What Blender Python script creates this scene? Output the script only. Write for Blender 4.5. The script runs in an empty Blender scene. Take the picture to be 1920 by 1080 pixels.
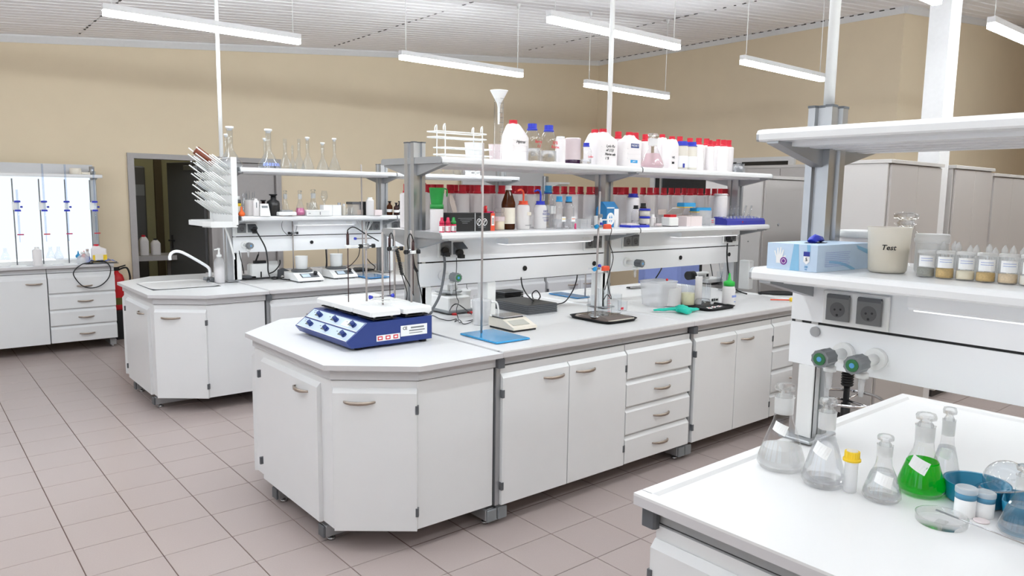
import bpy, bmesh, math, random
from mathutils import Matrix, Vector
random.seed(7)
S = bpy.context.scene
COL = S.collection
PI = math.pi

# ---------------------------------------------------------------- camera, world, exposure
cd = bpy.data.cameras.new('camera')
cd.sensor_width = 36.0
cd.lens = 25.9542
cd.clip_start = 0.05
cam = bpy.data.objects.new('camera', cd)
COL.objects.link(cam)
cam.matrix_world = Matrix(((0.76883, 0.068648, -0.635758, 0.0),
                           (-0.639299, 0.104333, -0.761847, 0.0),
                           (0.014031, 0.99217, 0.124101, 1.67),
                           (0, 0, 0, 1)))
S.camera = cam
w = bpy.data.worlds.new('world')
S.world = w
w.use_nodes = True
w.node_tree.nodes['Background'].inputs[0].default_value = (0.72, 0.84, 1.0, 1)
w.node_tree.nodes['Background'].inputs[1].default_value = 2.2
S.view_settings.view_transform = 'Standard'
S.view_settings.look = 'None'
S.view_settings.gamma = 1.0
S.view_settings.use_curve_mapping = False
S.view_settings.exposure = 0.0
S.cycles.transparent_max_bounces = 32
LAMP = 50.0          # strength of the ceiling lamp diffusers
PANEL = 1.15         # strength of the back-lit titration panel

# ---------------------------------------------------------------- materials
MATS = {}


def srgb(c):
    return tuple((v / 12.92 if v <= 0.04045 else ((v + 0.055) / 1.055) ** 2.4) for v in c)


def mat(name, rgb, rough=0.5, metal=0.0, var=0.04, scale=30.0, spec=0.5, bump=0.0, coat=0.0, alpha=None, trans=0.0, ior=1.45, sss=0.0):
    """rgb as 0-255 sRGB; a little noise in colour and gloss on every surface"""
    m = bpy.data.materials.new(name)
    m.use_nodes = True
    nt = m.node_tree
    b = nt.nodes['Principled BSDF']
    c = srgb([v / 255 for v in rgb])
    tc = nt.nodes.new('ShaderNodeTexCoord')
    nz = nt.nodes.new('ShaderNodeTexNoise')
    nz.inputs['Scale'].default_value = scale
    nz.inputs['Detail'].default_value = 3
    nt.links.new(tc.outputs['Object'], nz.inputs['Vector'])
    mx = nt.nodes.new('ShaderNodeMix')
    mx.data_type = 'RGBA'
    mx.inputs[6].default_value = tuple(v * (1 - var) for v in c) + (1,)
    mx.inputs[7].default_value = tuple(min(1, v * (1 + var)) for v in c) + (1,)
    nt.links.new(nz.outputs['Fac'], mx.inputs[0])
    nt.links.new(mx.outputs[2], b.inputs['Base Color'])
    b.inputs['Roughness'].default_value = rough
    b.inputs['Metallic'].default_value = metal
    b.inputs['Specular IOR Level'].default_value = spec
    b.inputs['IOR'].default_value = ior
    if trans:
        b.inputs['Transmission Weight'].default_value = trans
    if coat:
        b.inputs['Coat Weight'].default_value = coat
    if alpha is not None:
        b.inputs['Alpha'].default_value = alpha
    if sss:
        b.inputs['Subsurface Weight'].default_value = sss
        b.inputs['Subsurface Radius'].default_value = (0.02, 0.02, 0.02)
    if bump:
        bp = nt.nodes.new('ShaderNodeBump')
        bp.inputs['Strength'].default_value = bump
        bp.inputs['Distance'].default_value = 0.002
        nt.links.new(nz.outputs['Fac'], bp.inputs['Height'])
        nt.links.new(bp.outputs[0], b.inputs['Normal'])
    MATS[name] = m
    return m


def emit(name, rgb, strength):
    m = bpy.data.materials.new(name)
    m.use_nodes = True
    nt = m.node_tree
    nt.nodes.remove(nt.nodes['Principled BSDF'])
    e = nt.nodes.new('ShaderNodeEmission')
    e.inputs[0].default_value = srgb([v / 255 for v in rgb]) + (1,)
    e.inputs[1].default_value = strength
    nt.links.new(e.outputs[0], nt.nodes['Material Output'].inputs[0])
    MATS[name] = m
    return m


def thin(name, rgb=(255, 255, 255), tint=0.97, gloss=0.02, milky=0.0, boost=1.0):
    """thin-walled glass or clear plastic: see-through with Fresnel reflections; milky adds a scattering share"""
    m = bpy.data.materials.new(name)
    m.use_nodes = True
    nt = m.node_tree
    nt.nodes.remove(nt.nodes['Principled BSDF'])
    tr = nt.nodes.new('ShaderNodeBsdfTransparent')
    c = srgb([v / 255 for v in rgb])
    tc = nt.nodes.new('ShaderNodeTexCoord')
    nz = nt.nodes.new('ShaderNodeTexNoise')
    nz.inputs['Scale'].default_value = 25
    nt.links.new(tc.outputs['Object'], nz.inputs['Vector'])
    mc = nt.nodes.new('ShaderNodeMix')
    mc.data_type = 'RGBA'
    mc.inputs[6].default_value = tuple(v * tint for v in c) + (1,)
    mc.inputs[7].default_value = tuple(v * tint * 0.97 for v in c) + (1,)
    nt.links.new(nz.outputs['Fac'], mc.inputs[0])
    nt.links.new(mc.outputs[2], tr.inputs[0])
    gl = nt.nodes.new('ShaderNodeBsdfGlossy')
    gl.inputs['Roughness'].default_value = gloss
    fr = nt.nodes.new('ShaderNodeFresnel')
    gm = nt.nodes.new('ShaderNodeNewGeometry')
    io = nt.nodes.new('ShaderNodeMapRange')          # same index from either side of the thin wall
    io.inputs['To Min'].default_value = 1.5
    io.inputs['To Max'].default_value = 1 / 1.5
    nt.links.new(gm.outputs['Backfacing'], io.inputs['Value'])
    nt.links.new(io.outputs[0], fr.inputs['IOR'])
    mu = nt.nodes.new('ShaderNodeMath')
    mu.operation = 'MULTIPLY'
    mu.use_clamp = True
    mu.inputs[1].default_value = boost
    nt.links.new(fr.outputs[0], mu.inputs[0])
    mx = nt.nodes.new('ShaderNodeMixShader')
    nt.links.new(mu.outputs[0], mx.inputs[0])
    nt.links.new(tr.outputs[0], mx.inputs[1])
    nt.links.new(gl.outputs[0], mx.inputs[2])
    last = mx
    if milky:
        df = nt.nodes.new('ShaderNodeBsdfDiffuse')
        df.inputs[0].default_value = c + (1,)
        tl = nt.nodes.new('ShaderNodeBsdfTranslucent')
        tl.inputs[0].default_value = c + (1,)
        ms = nt.nodes.new('ShaderNodeMixShader')
        ms.inputs[0].default_value = 0.25
        nt.links.new(df.outputs[0], ms.inputs[1])
        nt.links.new(tl.outputs[0], ms.inputs[2])
        m2 = nt.nodes.new('ShaderNodeMixShader')
        m2.inputs[0].default_value = milky
        nt.links.new(mx.outputs[0], m2.inputs[1])
        nt.links.new(ms.outputs[0], m2.inputs[2])
        last = m2
    nt.links.new(last.outputs[0], nt.nodes['Material Output'].inputs[0])
    MATS[name] = m
    return m


mat('wall_paint', (228, 211, 184), 0.85, var=0.03, scale=3)
mat('ceiling_sheet', (246, 243, 245), 0.6, var=0.02)
mat('white_trim', (226, 225, 226), 0.5)
mat('tile', (176, 162, 158), 0.32, var=0.07, scale=160, spec=0.5, bump=0.05)
mat('grout', (112, 88, 82), 0.8)
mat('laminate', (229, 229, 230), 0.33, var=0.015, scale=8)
mat('edge_shade_grey', (205, 202, 204), 0.4, var=0.02)  # laminate grey with the shade of the worktop sides put into the colour
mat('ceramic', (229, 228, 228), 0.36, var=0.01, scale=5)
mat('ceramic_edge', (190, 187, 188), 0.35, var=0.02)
mat('apron', (202, 201, 203), 0.45, var=0.02)
mat('aluminium', (188, 190, 193), 0.3, 0.85, var=0.03)
mat('aluminium_dull', (172, 174, 177), 0.42, 0.7, var=0.04)
mat('panel_steel', (247, 248, 250), 0.3, 0.0, var=0.02, scale=4)
mat('shelf_white', (232, 232, 233), 0.3, var=0.015)
mat('dark_plastic', (92, 94, 98), 0.45)
mat('mid_plastic', (128, 131, 134), 0.5)
mat('black', (26, 26, 28), 0.45)
mat('rubber', (20, 20, 21), 0.6)
mat('handle_metal', (176, 163, 152), 0.32, 0.85)
mat('steel', (196, 196, 198), 0.22, 0.9)
mat('rod_steel', (172, 163, 160), 0.4, 0.15)
mat('chrome', (215, 215, 217), 0.08, 1.0)
mat('white_plastic', (240, 240, 239), 0.35, var=0.015)
mat('hdpe', (237, 231, 231), 0.45, var=0.02, scale=12)
mat('red_cap', (205, 28, 50), 0.4, var=0.08)
mat('blue_cap', (50, 62, 190), 0.38, var=0.06)
mat('sky_cap', (52, 150, 205), 0.4)
mat('device_blue', (42, 62, 128), 0.35, var=0.05)
mat('stand_blue', (42, 155, 215), 0.18, var=0.05, coat=0.4)
mat('stand_blue_dim', (66, 132, 185), 0.22, var=0.05, coat=0.3)
mat('paper', (246, 246, 246), 0.8, var=0.02)
mat('ink', (30, 30, 34), 0.7)
mat('red_ink', (215, 60, 75), 0.7)
mat('blue_ink', (52, 62, 150), 0.7)
mat('green', (36, 140, 62), 0.4)
mat('lime', (45, 185, 70), 0.4)
mat('orange', (232, 104, 40), 0.45)
mat('yellow', (245, 205, 45), 0.45)
mat('magenta', (205, 52, 110), 0.45)
mat('red', (206, 32, 40), 0.4)
mat('red_orange', (232, 88, 60), 0.4)
mat('teal', (32, 196, 172), 0.5, var=0.06, scale=60)
mat('teal_blue', (18, 122, 160), 0.4)
mat('cream', (236, 228, 214), 0.45)
mat('door_grey', (168, 163, 162), 0.5)
mat('door_dark', (88, 88, 88), 0.45)
mat('wardrobe', (186, 180, 177), 0.45, var=0.02, scale=3)
mat('wardrobe_side', (198, 193, 190), 0.45, var=0.02, scale=3)
mat('seam', (70, 66, 66), 0.6)
mat('black_glass', (44, 44, 45), 0.12)
mat('lcd', (88, 96, 90), 0.5)
mat('lcd_pale', (190, 188, 178), 0.4)
mat('bin_blue', (140, 155, 215), 0.5)
mat('corridor', (168, 164, 128), 0.8)
mat('carton', (196, 180, 172), 0.75)
mat('brown_glass', (62, 30, 12), 0.12, var=0.2)
mat('dark_amber', (42, 14, 12), 0.12, var=0.2)
thin('glass', tint=0.985, boost=1.3)
thin('pane', (235, 240, 235), tint=0.93)
thin('clear_plastic', (252, 252, 253), tint=0.98, gloss=0.15, milky=0.3)
thin('glass_burette', (240, 246, 255), tint=.97, boost=1.0)
thin('frosted', (255, 250, 240), tint=0.98, gloss=0.3, milky=0.7)
thin('milk_plastic', (252, 249, 249), tint=0.97, gloss=0.25, milky=0.86)
thin('ampoule_glass', (253, 253, 253), tint=.97, milky=.38, boost=2.5)
thin('ground_glass', (252, 252, 252), tint=0.98, gloss=0.3, milky=0.5)
thin('amber_glass', (150, 78, 28), tint=0.6)
thin('smoke_plastic', (150, 152, 154), tint=0.8, gloss=0.1, milky=0.4)
emit('lamp_diffuser', (241, 250, 253), LAMP)
emit('light_panel', (238, 247, 255), PANEL)
emit('tray_light', (244, 248, 255), 2.2)
emit('added_corridor_lamp', (250, 246, 232), 30.0)  # unseen lamp added to brighten the corridor
mat('cover_grey', (118, 119, 121), 0.28)
mat('well_grey', (92, 93, 95), 0.35)
mat('valve_green', (50, 112, 68), .4)
mat('valve_mark', (92, 160, 215), .4)
mat('apron_dark', (168, 170, 172), 0.5)
emit('shelf_light', (250, 251, 255), 1.7)


# ---------------------------------------------------------------- mesh helpers
class G:
    """collects boxes, lathes, tubes and prisms into one mesh"""

    def __init__(s):
        s.v = []
        s.f = []
        s.sm = []

    def add(s, vs, fs, smooth=False):
        o = len(s.v)
        s.v += [tuple(p) for p in vs]
        s.f += [tuple(i + o for i in f) for f in fs]
        s.sm += [smooth] * len(fs)
        return s

    def box(s, x0, x1, y0, y1, z0, z1):
        vs = [(x0, y0, z0), (x1, y0, z0), (x1, y1, z0), (x0, y1, z0), (x0, y0, z1), (x1, y0, z1), (x1, y1, z1), (x0, y1, z1)]
        return s.add(vs, [(3, 2, 1, 0), (4, 5, 6, 7), (0, 1, 5, 4), (1, 2, 6, 5), (2, 3, 7, 6), (3, 0, 4, 7)])

    def cbox(s, x0, x1, y0, y1, z0, z1, c=0.004):
        """box with chamfered vertical and top edges"""
        def ring(i, z):
            a, b, d, e = x0 + i, x1 - i, y0 + i, y1 - i
            return [(a + c, d, z), (b - c, d, z), (b, d + c, z), (b, e - c, z), (b - c, e, z), (a + c, e, z), (a, e - c, z), (a, d + c, z)]
        rs = [ring(0, z0), ring(0, z1 - c), ring(c, z1)]
        vs = sum(rs, [])
        fs = [tuple(range(7, -1, -1)), tuple(range(16, 24))]
        for k in range(2):
            for i in range(8):
                j = (i + 1) % 8
                fs.append((k * 8 + i, k * 8 + j, k * 8 + 8 + j, k * 8 + 8 + i))
        return s.add(vs, fs)

    def prism(s, poly, z0, z1):
        n = len(poly)
        vs = [(x, y, z0) for x, y in poly] + [(x, y, z1) for x, y in poly]
        fs = [tuple(range(n - 1, -1, -1)), tuple(range(n, 2 * n))] + [(i, (i + 1) % n, n + (i + 1) % n, n + i) for i in range(n)]
        return s.add(vs, fs)

    def prof_x(s, prof, x0, x1, smooth=False):
        """profile [(y, z)] swept along x"""
        n = len(prof)
        vs = [(x0, y, z) for y, z in prof] + [(x1, y, z) for y, z in prof]
        s.add(vs, [tuple(range(n - 1, -1, -1)), tuple(range(n, 2 * n))])
        return s.add(vs, [(i, (i + 1) % n, n + (i + 1) % n, n + i) for i in range(n)], smooth)

    def prof_y(s, prof, y0, y1):
        """profile [(x, z)] swept along y"""
        n = len(prof)
        vs = [(x, y0, z) for x, z in prof] + [(x, y1, z) for x, z in prof]
        return s.add(vs, [tuple(range(n)), tuple(range(2 * n - 1, n - 1, -1))] + [(n + i, n + (i + 1) % n, (i + 1) % n, i) for i in range(n)])

    def lathe(s, prof, n=16, c=(0, 0), sy=1.0, caps=True, close=False):
        """profile [(r, z)] turned about a vertical axis"""
        rows = []
        vs = []
        for r, z in prof:
            if r < 1e-6:
                rows.append([len(vs)])
                vs.append((c[0], c[1], z))
            else:
                rows.append(list(range(len(vs), len(vs) + n)))
                vs += [(c[0] + r * math.cos(2 * PI * i / n), c[1] + sy * r * math.sin(2 * PI * i / n), z) for i in range(n)]
        fs = []
        for a, b in zip(rows, rows[1:]):
            for i in range(n):
                j = (i + 1) % n
                if len(a) == 1 and len(b) == 1:
                    continue
                if len(a) == 1:
                    fs.append((a[0], b[j], b[i]))
                elif len(b) == 1:
                    fs.append((a[i], a[j], b[0]))
                else:
                    fs.append((a[i], a[j], b[j], b[i]))
        s.add(vs, fs, True)
        if caps:
            o = len(s.v) - len(vs)
            for k, row in ((0, rows[0][::-1]), (1, rows[-1])):
                if len(row) > 1:
                    s.f.append(tuple(o + i for i in row))
                    s.sm.append(False)
        return s

    def cyl(s, p0, p1, r, n=10, r2=None, smooth=True):
        p0, p1 = Vector(p0), Vector(p1)
        d = (p1 - p0)
        q = Vector((0, 0, 1)).rotation_difference(d.normalized()).to_matrix()
        r2 = r if r2 is None else r2
        vs = []
        for p, rr in ((p0, r), (p1, r2)):
            vs += [p + q @ Vector((rr * math.cos(2 * PI * i / n), rr * math.sin(2 * PI * i / n), 0)) for i in range(n)]
        s.add(vs, [(i, (i + 1) % n, n + (i + 1) % n, n + i) for i in range(n)], smooth)
        o = len(s.v) - 2 * n
        s.f += [tuple(o + i for i in range(n - 1, -1, -1)), tuple(o + n + i for i in range(n))]
        s.sm += [False, False]
        return s

    def tube(s, pts, r, n=6, curve=True, rs=None):
        pts = [Vector(p) for p in pts]
        if curve and len(pts) > 2:
            q = []
            for i in range(len(pts) - 1):
                a, b, c, d = pts[max(i - 1, 0)], pts[i], pts[i + 1], pts[min(i + 2, len(pts) - 1)]
                for k in range(5):
                    t = k / 5
                    q.append(0.5 * ((2 * b) + (c - a) * t + (2 * a - 5 * b + 4 * c - d) * t * t + (3 * b - a - 3 * c + d) * t ** 3))
            pts = q + [pts[-1]]
        vs = []
        N = len(pts)
        prev = None
        for i, p in enumerate(pts):
            t = (pts[min(i + 1, N - 1)] - pts[max(i - 1, 0)])
            t = t.normalized() if t.length > 1e-9 else Vector((0, 0, 1))
            if prev is None:
                u = t.orthogonal().normalized()
            else:
                u = (prev - t * prev.dot(t))
                u = u.normalized() if u.length > 1e-6 else t.orthogonal().normalized()
            prev = u
            v = t.cross(u)
            vs += [p + (u * math.cos(2 * PI * k / n) + v * math.sin(2 * PI * k / n)) * r for k in range(n)]
        fs = []
        for i in range(N - 1):
            for k in range(n):
                j = (k + 1) % n
                fs.append((i * n + k, i * n + j, (i + 1) * n + j, (i + 1) * n + k))
        s.add(vs, fs, True)
        o = len(s.v) - len(vs)
        s.f += [tuple(o + k for k in range(n - 1, -1, -1)), tuple(o + (N - 1) * n + k for k in range(n))]
        s.sm += [False, False]
        return s

    def ball(s, c, r, n=12, m=8, sz=1.0):
        return s.lathe([(r * math.sin(PI * k / m), c[2] - sz * r * math.cos(PI * k / m)) for k in range(m + 1)], n, (c[0], c[1]))

    def turn(s, M, start=0):
        s.v[start:] = [tuple(M @ Vector(p)) for p in s.v[start:]]
        return s


def mesh(name, g, m):
    me = bpy.data.meshes.new(name)
    me.from_pydata(g.v, [], g.f)
    me.polygons.foreach_set('use_smooth', g.sm)
    bm = bmesh.new()
    bm.from_mesh(me)
    bmesh.ops.recalc_face_normals(bm, faces=bm.faces)
    bm.to_mesh(me)
    bm.free()
    if m:
        me.materials.append(MATS[m])
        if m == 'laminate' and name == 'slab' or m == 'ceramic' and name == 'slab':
            me.materials.append(MATS['edge_shade_grey'])  # slab sides get the darker grey, shade painted as colour
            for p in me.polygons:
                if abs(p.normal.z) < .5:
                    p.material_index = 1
    return me


def obj(name, g, m, parent=None, loc=None, rot=None):
    o = bpy.data.objects.new(name, g if isinstance(g, bpy.types.Mesh) else mesh(name, g, m))
    COL.objects.link(o)
    if parent is not None:
        o.parent = parent
    if loc:
        o.location = loc
    if rot:
        o.rotation_euler = rot
    return o


def tag(o, label, cat, group=None):
    o['label'] = label
    o['category'] = cat
    if group:
        o['group'] = group
    return o


def thing(name, label, cat, loc=(0, 0, 0), rz=0.0, group=None):
    o = bpy.data.objects.new(name, None)
    o.empty_display_size = 0.05
    COL.objects.link(o)
    o.location = loc
    o.rotation_euler = (0, 0, rz)
    return tag(o, label, cat, group)


def struct(name, g, m, parent=None):
    o = obj(name, g, m, parent)
    if parent is None:
        o['kind'] = 'structure'
    return o


def dup(root, loc, rz=None, label=None, group=None):
    r = root.copy()
    COL.objects.link(r)
    r.location = loc
    if rz is not None:
        r.rotation_euler = (0, 0, rz)
    if label:
        r['label'] = label
    if group:
        r['group'] = group
    for ch in list(root.children):
        c = ch.copy()
        COL.objects.link(c)
        c.parent = r
        for gc in ch.children:
            d = gc.copy()
            COL.objects.link(d)
            d.parent = c
    return r


def text(parent, body, size, m, loc, rot, name='lettering', align='CENTER', font_shear=0.0, depth=0.0003):
    cu = bpy.data.curves.new(name, 'FONT')
    cu.body = body
    cu.size = size
    cu.align_x = align
    cu.align_y = 'CENTER'
    cu.extrude = depth
    cu.shear = font_shear
    cu.offset = size * .018 if m in ('ink', 'red_ink') else 0
    cu.resolution_u = 2
    cu.materials.append(MATS[m])
    tmp = bpy.data.objects.new('tmp_text', cu)
    COL.objects.link(tmp)
    me = bpy.data.meshes.new_from_object(tmp.evaluated_get(bpy.context.evaluated_depsgraph_get()))
    bpy.data.objects.remove(tmp)
    bpy.data.curves.remove(cu)
    o = bpy.data.objects.new(name, me)
    COL.objects.link(o)
    o.parent = parent
    o.location = loc
    o.rotation_euler = rot
    return o


ORD = ['first', 'second', 'third', 'fourth', 'fifth', 'sixth', 'seventh', 'eighth', 'ninth', 'tenth', 'eleventh', 'twelfth', 'thirteenth',
       'fourteenth', 'fifteenth', 'sixteenth', 'seventeenth', 'eighteenth', 'nineteenth', 'twentieth']
FACE = (PI / 2, 0, 0)            # text standing upright and facing -y


# ================================================================ the room
YB, XS, YR, XE, XW, YF = 9.4, 9.766, 4.2, 15.5, -2.5, -3.2     # back wall, side wall, return wall, far end, and the unseen sides
def ceil_z(x): return 3.15 + 0.0921 * x

def wall_quad(g, a, b, t, z0=0.0, z1=None):
    """wall slab from a to b (xy), thickness t to the side away from the room, top following the sloping ceiling"""
    (x0, y0), (x1, y1) = a, b
    d = Vector((x1 - x0, y1 - y0, 0)).normalized()
    n = Vector((d.y, -d.x, 0)) * t
    za = ceil_z(x0) + 0.02 if z1 is None else z1
    zb = ceil_z(x1) + 0.02 if z1 is None else z1
    vs = [(x0, y0, z0), (x1, y1, z0), (x1 + n.x, y1 + n.y, z0), (x0 + n.x, y0 + n.y, z0),
          (x0, y0, za), (x1, y1, zb), (x1 + n.x, y1 + n.y, zb), (x0 + n.x, y0 + n.y, za)]
    g.add(vs, [(3, 2, 1, 0), (4, 5, 6, 7), (0, 1, 5, 4), (1, 2, 6, 5), (2, 3, 7, 6), (3, 0, 4, 7)])

DX0, DX1, DZ = 2.0801 , 3.892, 2.095
g = G()
wall_quad(g, (DX0 + 0.05, YB), (XW, YB), 0.12)
wall_quad(g, (XS + 0.12, YB), (DX1 - 0.05, YB), 0.12)
vs = []
g.add([(DX0 + .05, YB, DZ - .05), (DX1 - .05, YB, DZ - .05), (DX1 - .05, YB + .12, DZ - .05), (DX0 + .05, YB + .12, DZ - .05),
       (DX0 + .05, YB, ceil_z(DX0)), (DX1 - .05, YB, ceil_z(DX1)), (DX1 - .05, YB + .12, ceil_z(DX1)), (DX0 + .05, YB + .12, ceil_z(DX0))],
      [(3, 2, 1, 0), (4, 5, 6, 7), (0, 1, 5, 4), (1, 2, 6, 5), (2, 3, 7, 6), (3, 0, 4, 7)])
struct('wall_back', g, 'wall_paint')
g = G(); wall_quad(g, (XS, YR), (XS, YB), 0.12); struct('wall_right', g, 'wall_paint')
g = G(); wall_quad(g, (XE, YR), (XS + 0.12, YR), 0.12); struct('wall_return', g, 'wall_paint')
g = G(); wall_quad(g, (XE, YF), (XE, YR + 0.12), 0.12); struct('wall_far', g, 'wall_paint')
g = G(); wall_quad(g, (XW, YF), (XE, YF), 0.12); struct('wall_front', g, 'wall_paint')
# unseen side: a wall with four daylight windows
g = G()
WIN = [(-1.6, .2), (.9, 2.7), (3.4, 5.2), (5.9, 7.7)]
zc_ = ceil_z(XW) + .02
g.box(XW - .12, XW, YF, YB + .12, 0, .95).box(XW - .12, XW, YF, YB + .12, 2.45, zc_)
ys_w = [YF] + [v for a in WIN for v in a] + [YB + .12]
for a, b in zip(ys_w[::2], ys_w[1::2]):
    g.box(XW - .12, XW, a, b, .95, 2.45)
struct('wall_left', g, 'wall_paint')
for k, (a, b) in enumerate(WIN):
    f = struct(f'window_{k + 1}', G().box(XW - .1, XW - .03, a, a + .06, .95, 2.45).box(XW - .1, XW - .03, b - .06, b, .95, 2.45).box(XW - .1, XW - .03, a + .06, b - .06, .95, 1.01).box(XW - .1, XW - .03, a + .06, b - .06, 2.39, 2.45).box(XW - .1, XW - .03, (a + b) / 2 - .03, (a + b) / 2 + .03, 1.01, 2.39), 'white_trim')
    obj('pane', G().add([(XW - .06, a + .06, 1.01), (XW - .06, b - .06, 1.01), (XW - .06, b - .06, 2.39), (XW - .06, a + .06, 2.39)], [(0, 1, 2, 3)]), 'glass', f)
    obj('sill', G().cbox(XW - .03, XW + .12, a - .05, b + .05, .92, .95, .004), 'white_trim', f)

# cornice strips
def cornice(name, a, b, nx, ny):
    g = G()
    hgt, dep = 0.075, 0.05
    vs = []
    for (x, y) in (a, b):
        z = ceil_z(x)
        vs += [(x, y, z + .01), (x, y, z - hgt), (x + nx * .015, y + ny * .015, z - hgt), (x + nx * dep, y + ny * dep, z - .015), (x + nx * dep, y + ny * dep, z + .01)]
    g.add(vs, [(0, 1, 2, 3, 4), (9, 8, 7, 6, 5)] + [(i, (i + 1) % 5, 5 + (i + 1) % 5, 5 + i) for i in range(5)])
    return struct(name, g, 'white_trim')
cornice('trim_1', (XW, YB), (XS, YB), 0, -1)
cornice('trim_2', (XS, YR), (XS, YB), -1, 0)
cornice('trim_3', (XS, YR), (XE, YR), 0, -1)

# sloping ceiling of ribbed sheets
ceiling = None
SX = [-4.21, -1.29, 1.63, 4.55, 7.47, 10.39, 13.31, 15.8]
SY = [-3.3, -0.98, 0.64, 2.26, 3.88, 5.49, 7.1, 8.7, 9.5]
g = G()
g.add([(XW - .2, YF - .2, ceil_z(XW - .2) + .03), (XE + .2, YF - .2, ceil_z(XE + .2) + .03), (XE + .2, YB + .2, ceil_z(XE + .2) + .03), (XW - .2, YB + .2, ceil_z(XW - .2) + .03),
       (XW - .2, YF - .2, ceil_z(XW - .2) + .1), (XE + .2, YF - .2, ceil_z(XE + .2) + .1), (XE + .2, YB + .2, ceil_z(XE + .2) + .1), (XW - .2, YB + .2, ceil_z(XW - .2) + .1)],
      [(3, 2, 1, 0), (4, 5, 6, 7), (0, 1, 5, 4), (1, 2, 6, 5), (2, 3, 7, 6), (3, 0, 4, 7)])
ceiling = struct('ceiling', g, 'ceiling_sheet')
rr = random.Random(3)
for i in range(len(SX) - 1):
    for j in range(len(SY) - 1):
        if SX[i + 1] < XW or SX[i] > XE:
            continue
        x0, x1 = max(SX[i], XW - .1) + .003, min(SX[i + 1], XE + .1) - .003
        y0, y1 = SY[j] + .003, SY[j + 1] - .003
        n = max(2, round((y1 - y0) / 0.13))
        st = (y1 - y0) / n
        pr = []
        for k in range(n):
            a = y0 + k * st
            pr += [(a, .012), (a + .012, 0.0), (a + st - .022, 0.0), (a + st - .010, .012)]
        pr.append((y1, .012))
        dz = rr.uniform(0, .004)
        g = G()
        vs = [(x0, y, ceil_z(x0) + z + dz) for y, z in pr] + [(x1, y, ceil_z(x1) + z + dz) for y, z in pr]
        m = len(pr)
        g.add(vs, [(q, q + 1, m + q + 1, m + q) for q in range(m - 1)])
        g.add([(x0, y0, ceil_z(x0) + .02), (x1, y0, ceil_z(x1) + .02), (x1, y1, ceil_z(x1) + .02), (x0, y1, ceil_z(x0) + .02)], [(0, 1, 2, 3)])
        obj('panel', g, 'ceiling_sheet', ceiling)

# dark openings at the rib ends over the side wall and along the sheet laps
g = G()
rr = random.Random(9)
y = YR + .1
while y < YB - .15:
    g.box(XS - .056, XS - .049, y, y + rr.uniform(.05, .08), ceil_z(XS) - .014, ceil_z(XS) + .002)
    y += .13
for sx_ in (1.63, 4.55, 7.47):
    y = 3.9
    while y < YB - .2:
        if rr.random() < .75:
            d_ = rr.uniform(.02, .06)
            g.box(sx_ - .012, sx_ + .006, y, y + d_, ceil_z(sx_) - .0025, ceil_z(sx_) + .004)
        y += .13
rg = obj('rib_gap', g, 'seam', ceiling)
rg['kind'] = 'stuff'

# tiled floor
g = G(); g.box(XW - .2, XE + .2, YF - .2, YB + .2, -0.12, -0.004)
floor = struct('floor', g, 'grout')
TP, TX, TY = 0.3123, 0.533, 3.49
tiles = []
TILE_SEEN = [(2, -4), (1, -3), (0, -2), (6, -7), (-1, -1), (5, -6), (4, -5), (3, -4), (9, -9), (2, -3), (8, -8), (1, -2), (7, -7), (0, -1), (6, -6), (-1, 0), (5, -5), (4, -4), (10, -9), (3, -3), (9, -8), (2, -2), (8, -7), (1, -1), (7, -6), (0, 0), (6, -5), (-1, 1), (5, -4), (4, -3), (10, -8), (3, -2), (9, -7), (2, -1), (8, -6), (1, 0), (7, -5), (0, 1), (6, -4), (-1, 2), (5, -3), (11, -8), (10, -7), (3, -1), (9, -6), (2, 0), (8, -5), (1, 1), (7, -4), (0, 2), (6, -3), (12, -8), (-1, 3), (11, -7), (10, -6), (3, 0), (9, -5), (2, 1), (8, -4), (1, 2), (7, -3), (13, -8), (0, 3), (12, -7), (-1, 4), (11, -6), (10, -5), (3, 1), (9, -4), (2, 2), (8, -3), (14, -8), (1, 3), (13, -7), (0, 4), (12, -6), (-1, 5), (11, -5), (10, -4), (3, 2), (9, -3), (2, 3), (14, -7), (1, 4), (13, -6), (0, 5), (12, -5), (-1, 6), (11, -4), (10, -3), (3, 3), (15, -7), (2, 4), (14, -6), (1, 5), (13, -5), (0, 6), (12, -4), (-1, 7), (11, -3), (4, 3), (16, -7), (3, 4), (15, -6), (2, 5), (14, -5), (1, 6), (13, -4), (0, 7), (12, -3), (-1, 8), (5, 3), (17, -7), (4, 4), (16, -6), (3, 5), (15, -5), (2, 6), (14, -4), (1, 7), (13, -3), (0, 8), (18, -7), (-1, 9), (5, 4), (17, -6), (4, 5), (16, -5), (3, 6), (2, 7), (14, -3), (1, 8), (0, 9), (18, -6), (-1, 10), (5, 5), (17, -5), (4, 6), (3, 7), (2, 8), (1, 9), (19, -6), (0, 10), (18, -5), (-1, 11), (5, 6), (4, 7), (3, 8), (2, 9), (20, -6), (1, 10), (19, -5), (0, 11), (-1, 12), (5, 7), (3, 9), (21, -6), (2, 10), (20, -5), (1, 11), (0, 12), (22, -6), (3, 10), (21, -5), (2, 11), (1, 12), (0, 13), (22, -5), (3, 11), (2, 12), (1, 13), (0, 14), (23, -5), (3, 12), (2, 13), (1, 14), (0, 15), (24, -5), (3, 13), (2, 14), (1, 15), (25, -5), (0, 16), (3, 14), (2, 15), (26, -5), (1, 16), (3, 15), (2, 16), (3, 16), (27, -4), (28, -4), (27, -3), (29, -4), (28, -3), (30, -4), (29, -3), (30, -3), (31, -3), (32, -3), (33, -3), (34, -3)]
seen = set(TILE_SEEN)
tm = mesh('tile', G().cbox(-TP / 2 + .0022, TP / 2 - .0022, -TP / 2 + .0022, TP / 2 - .0022, -.02, 0.0, .0012), 'tile')
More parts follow.
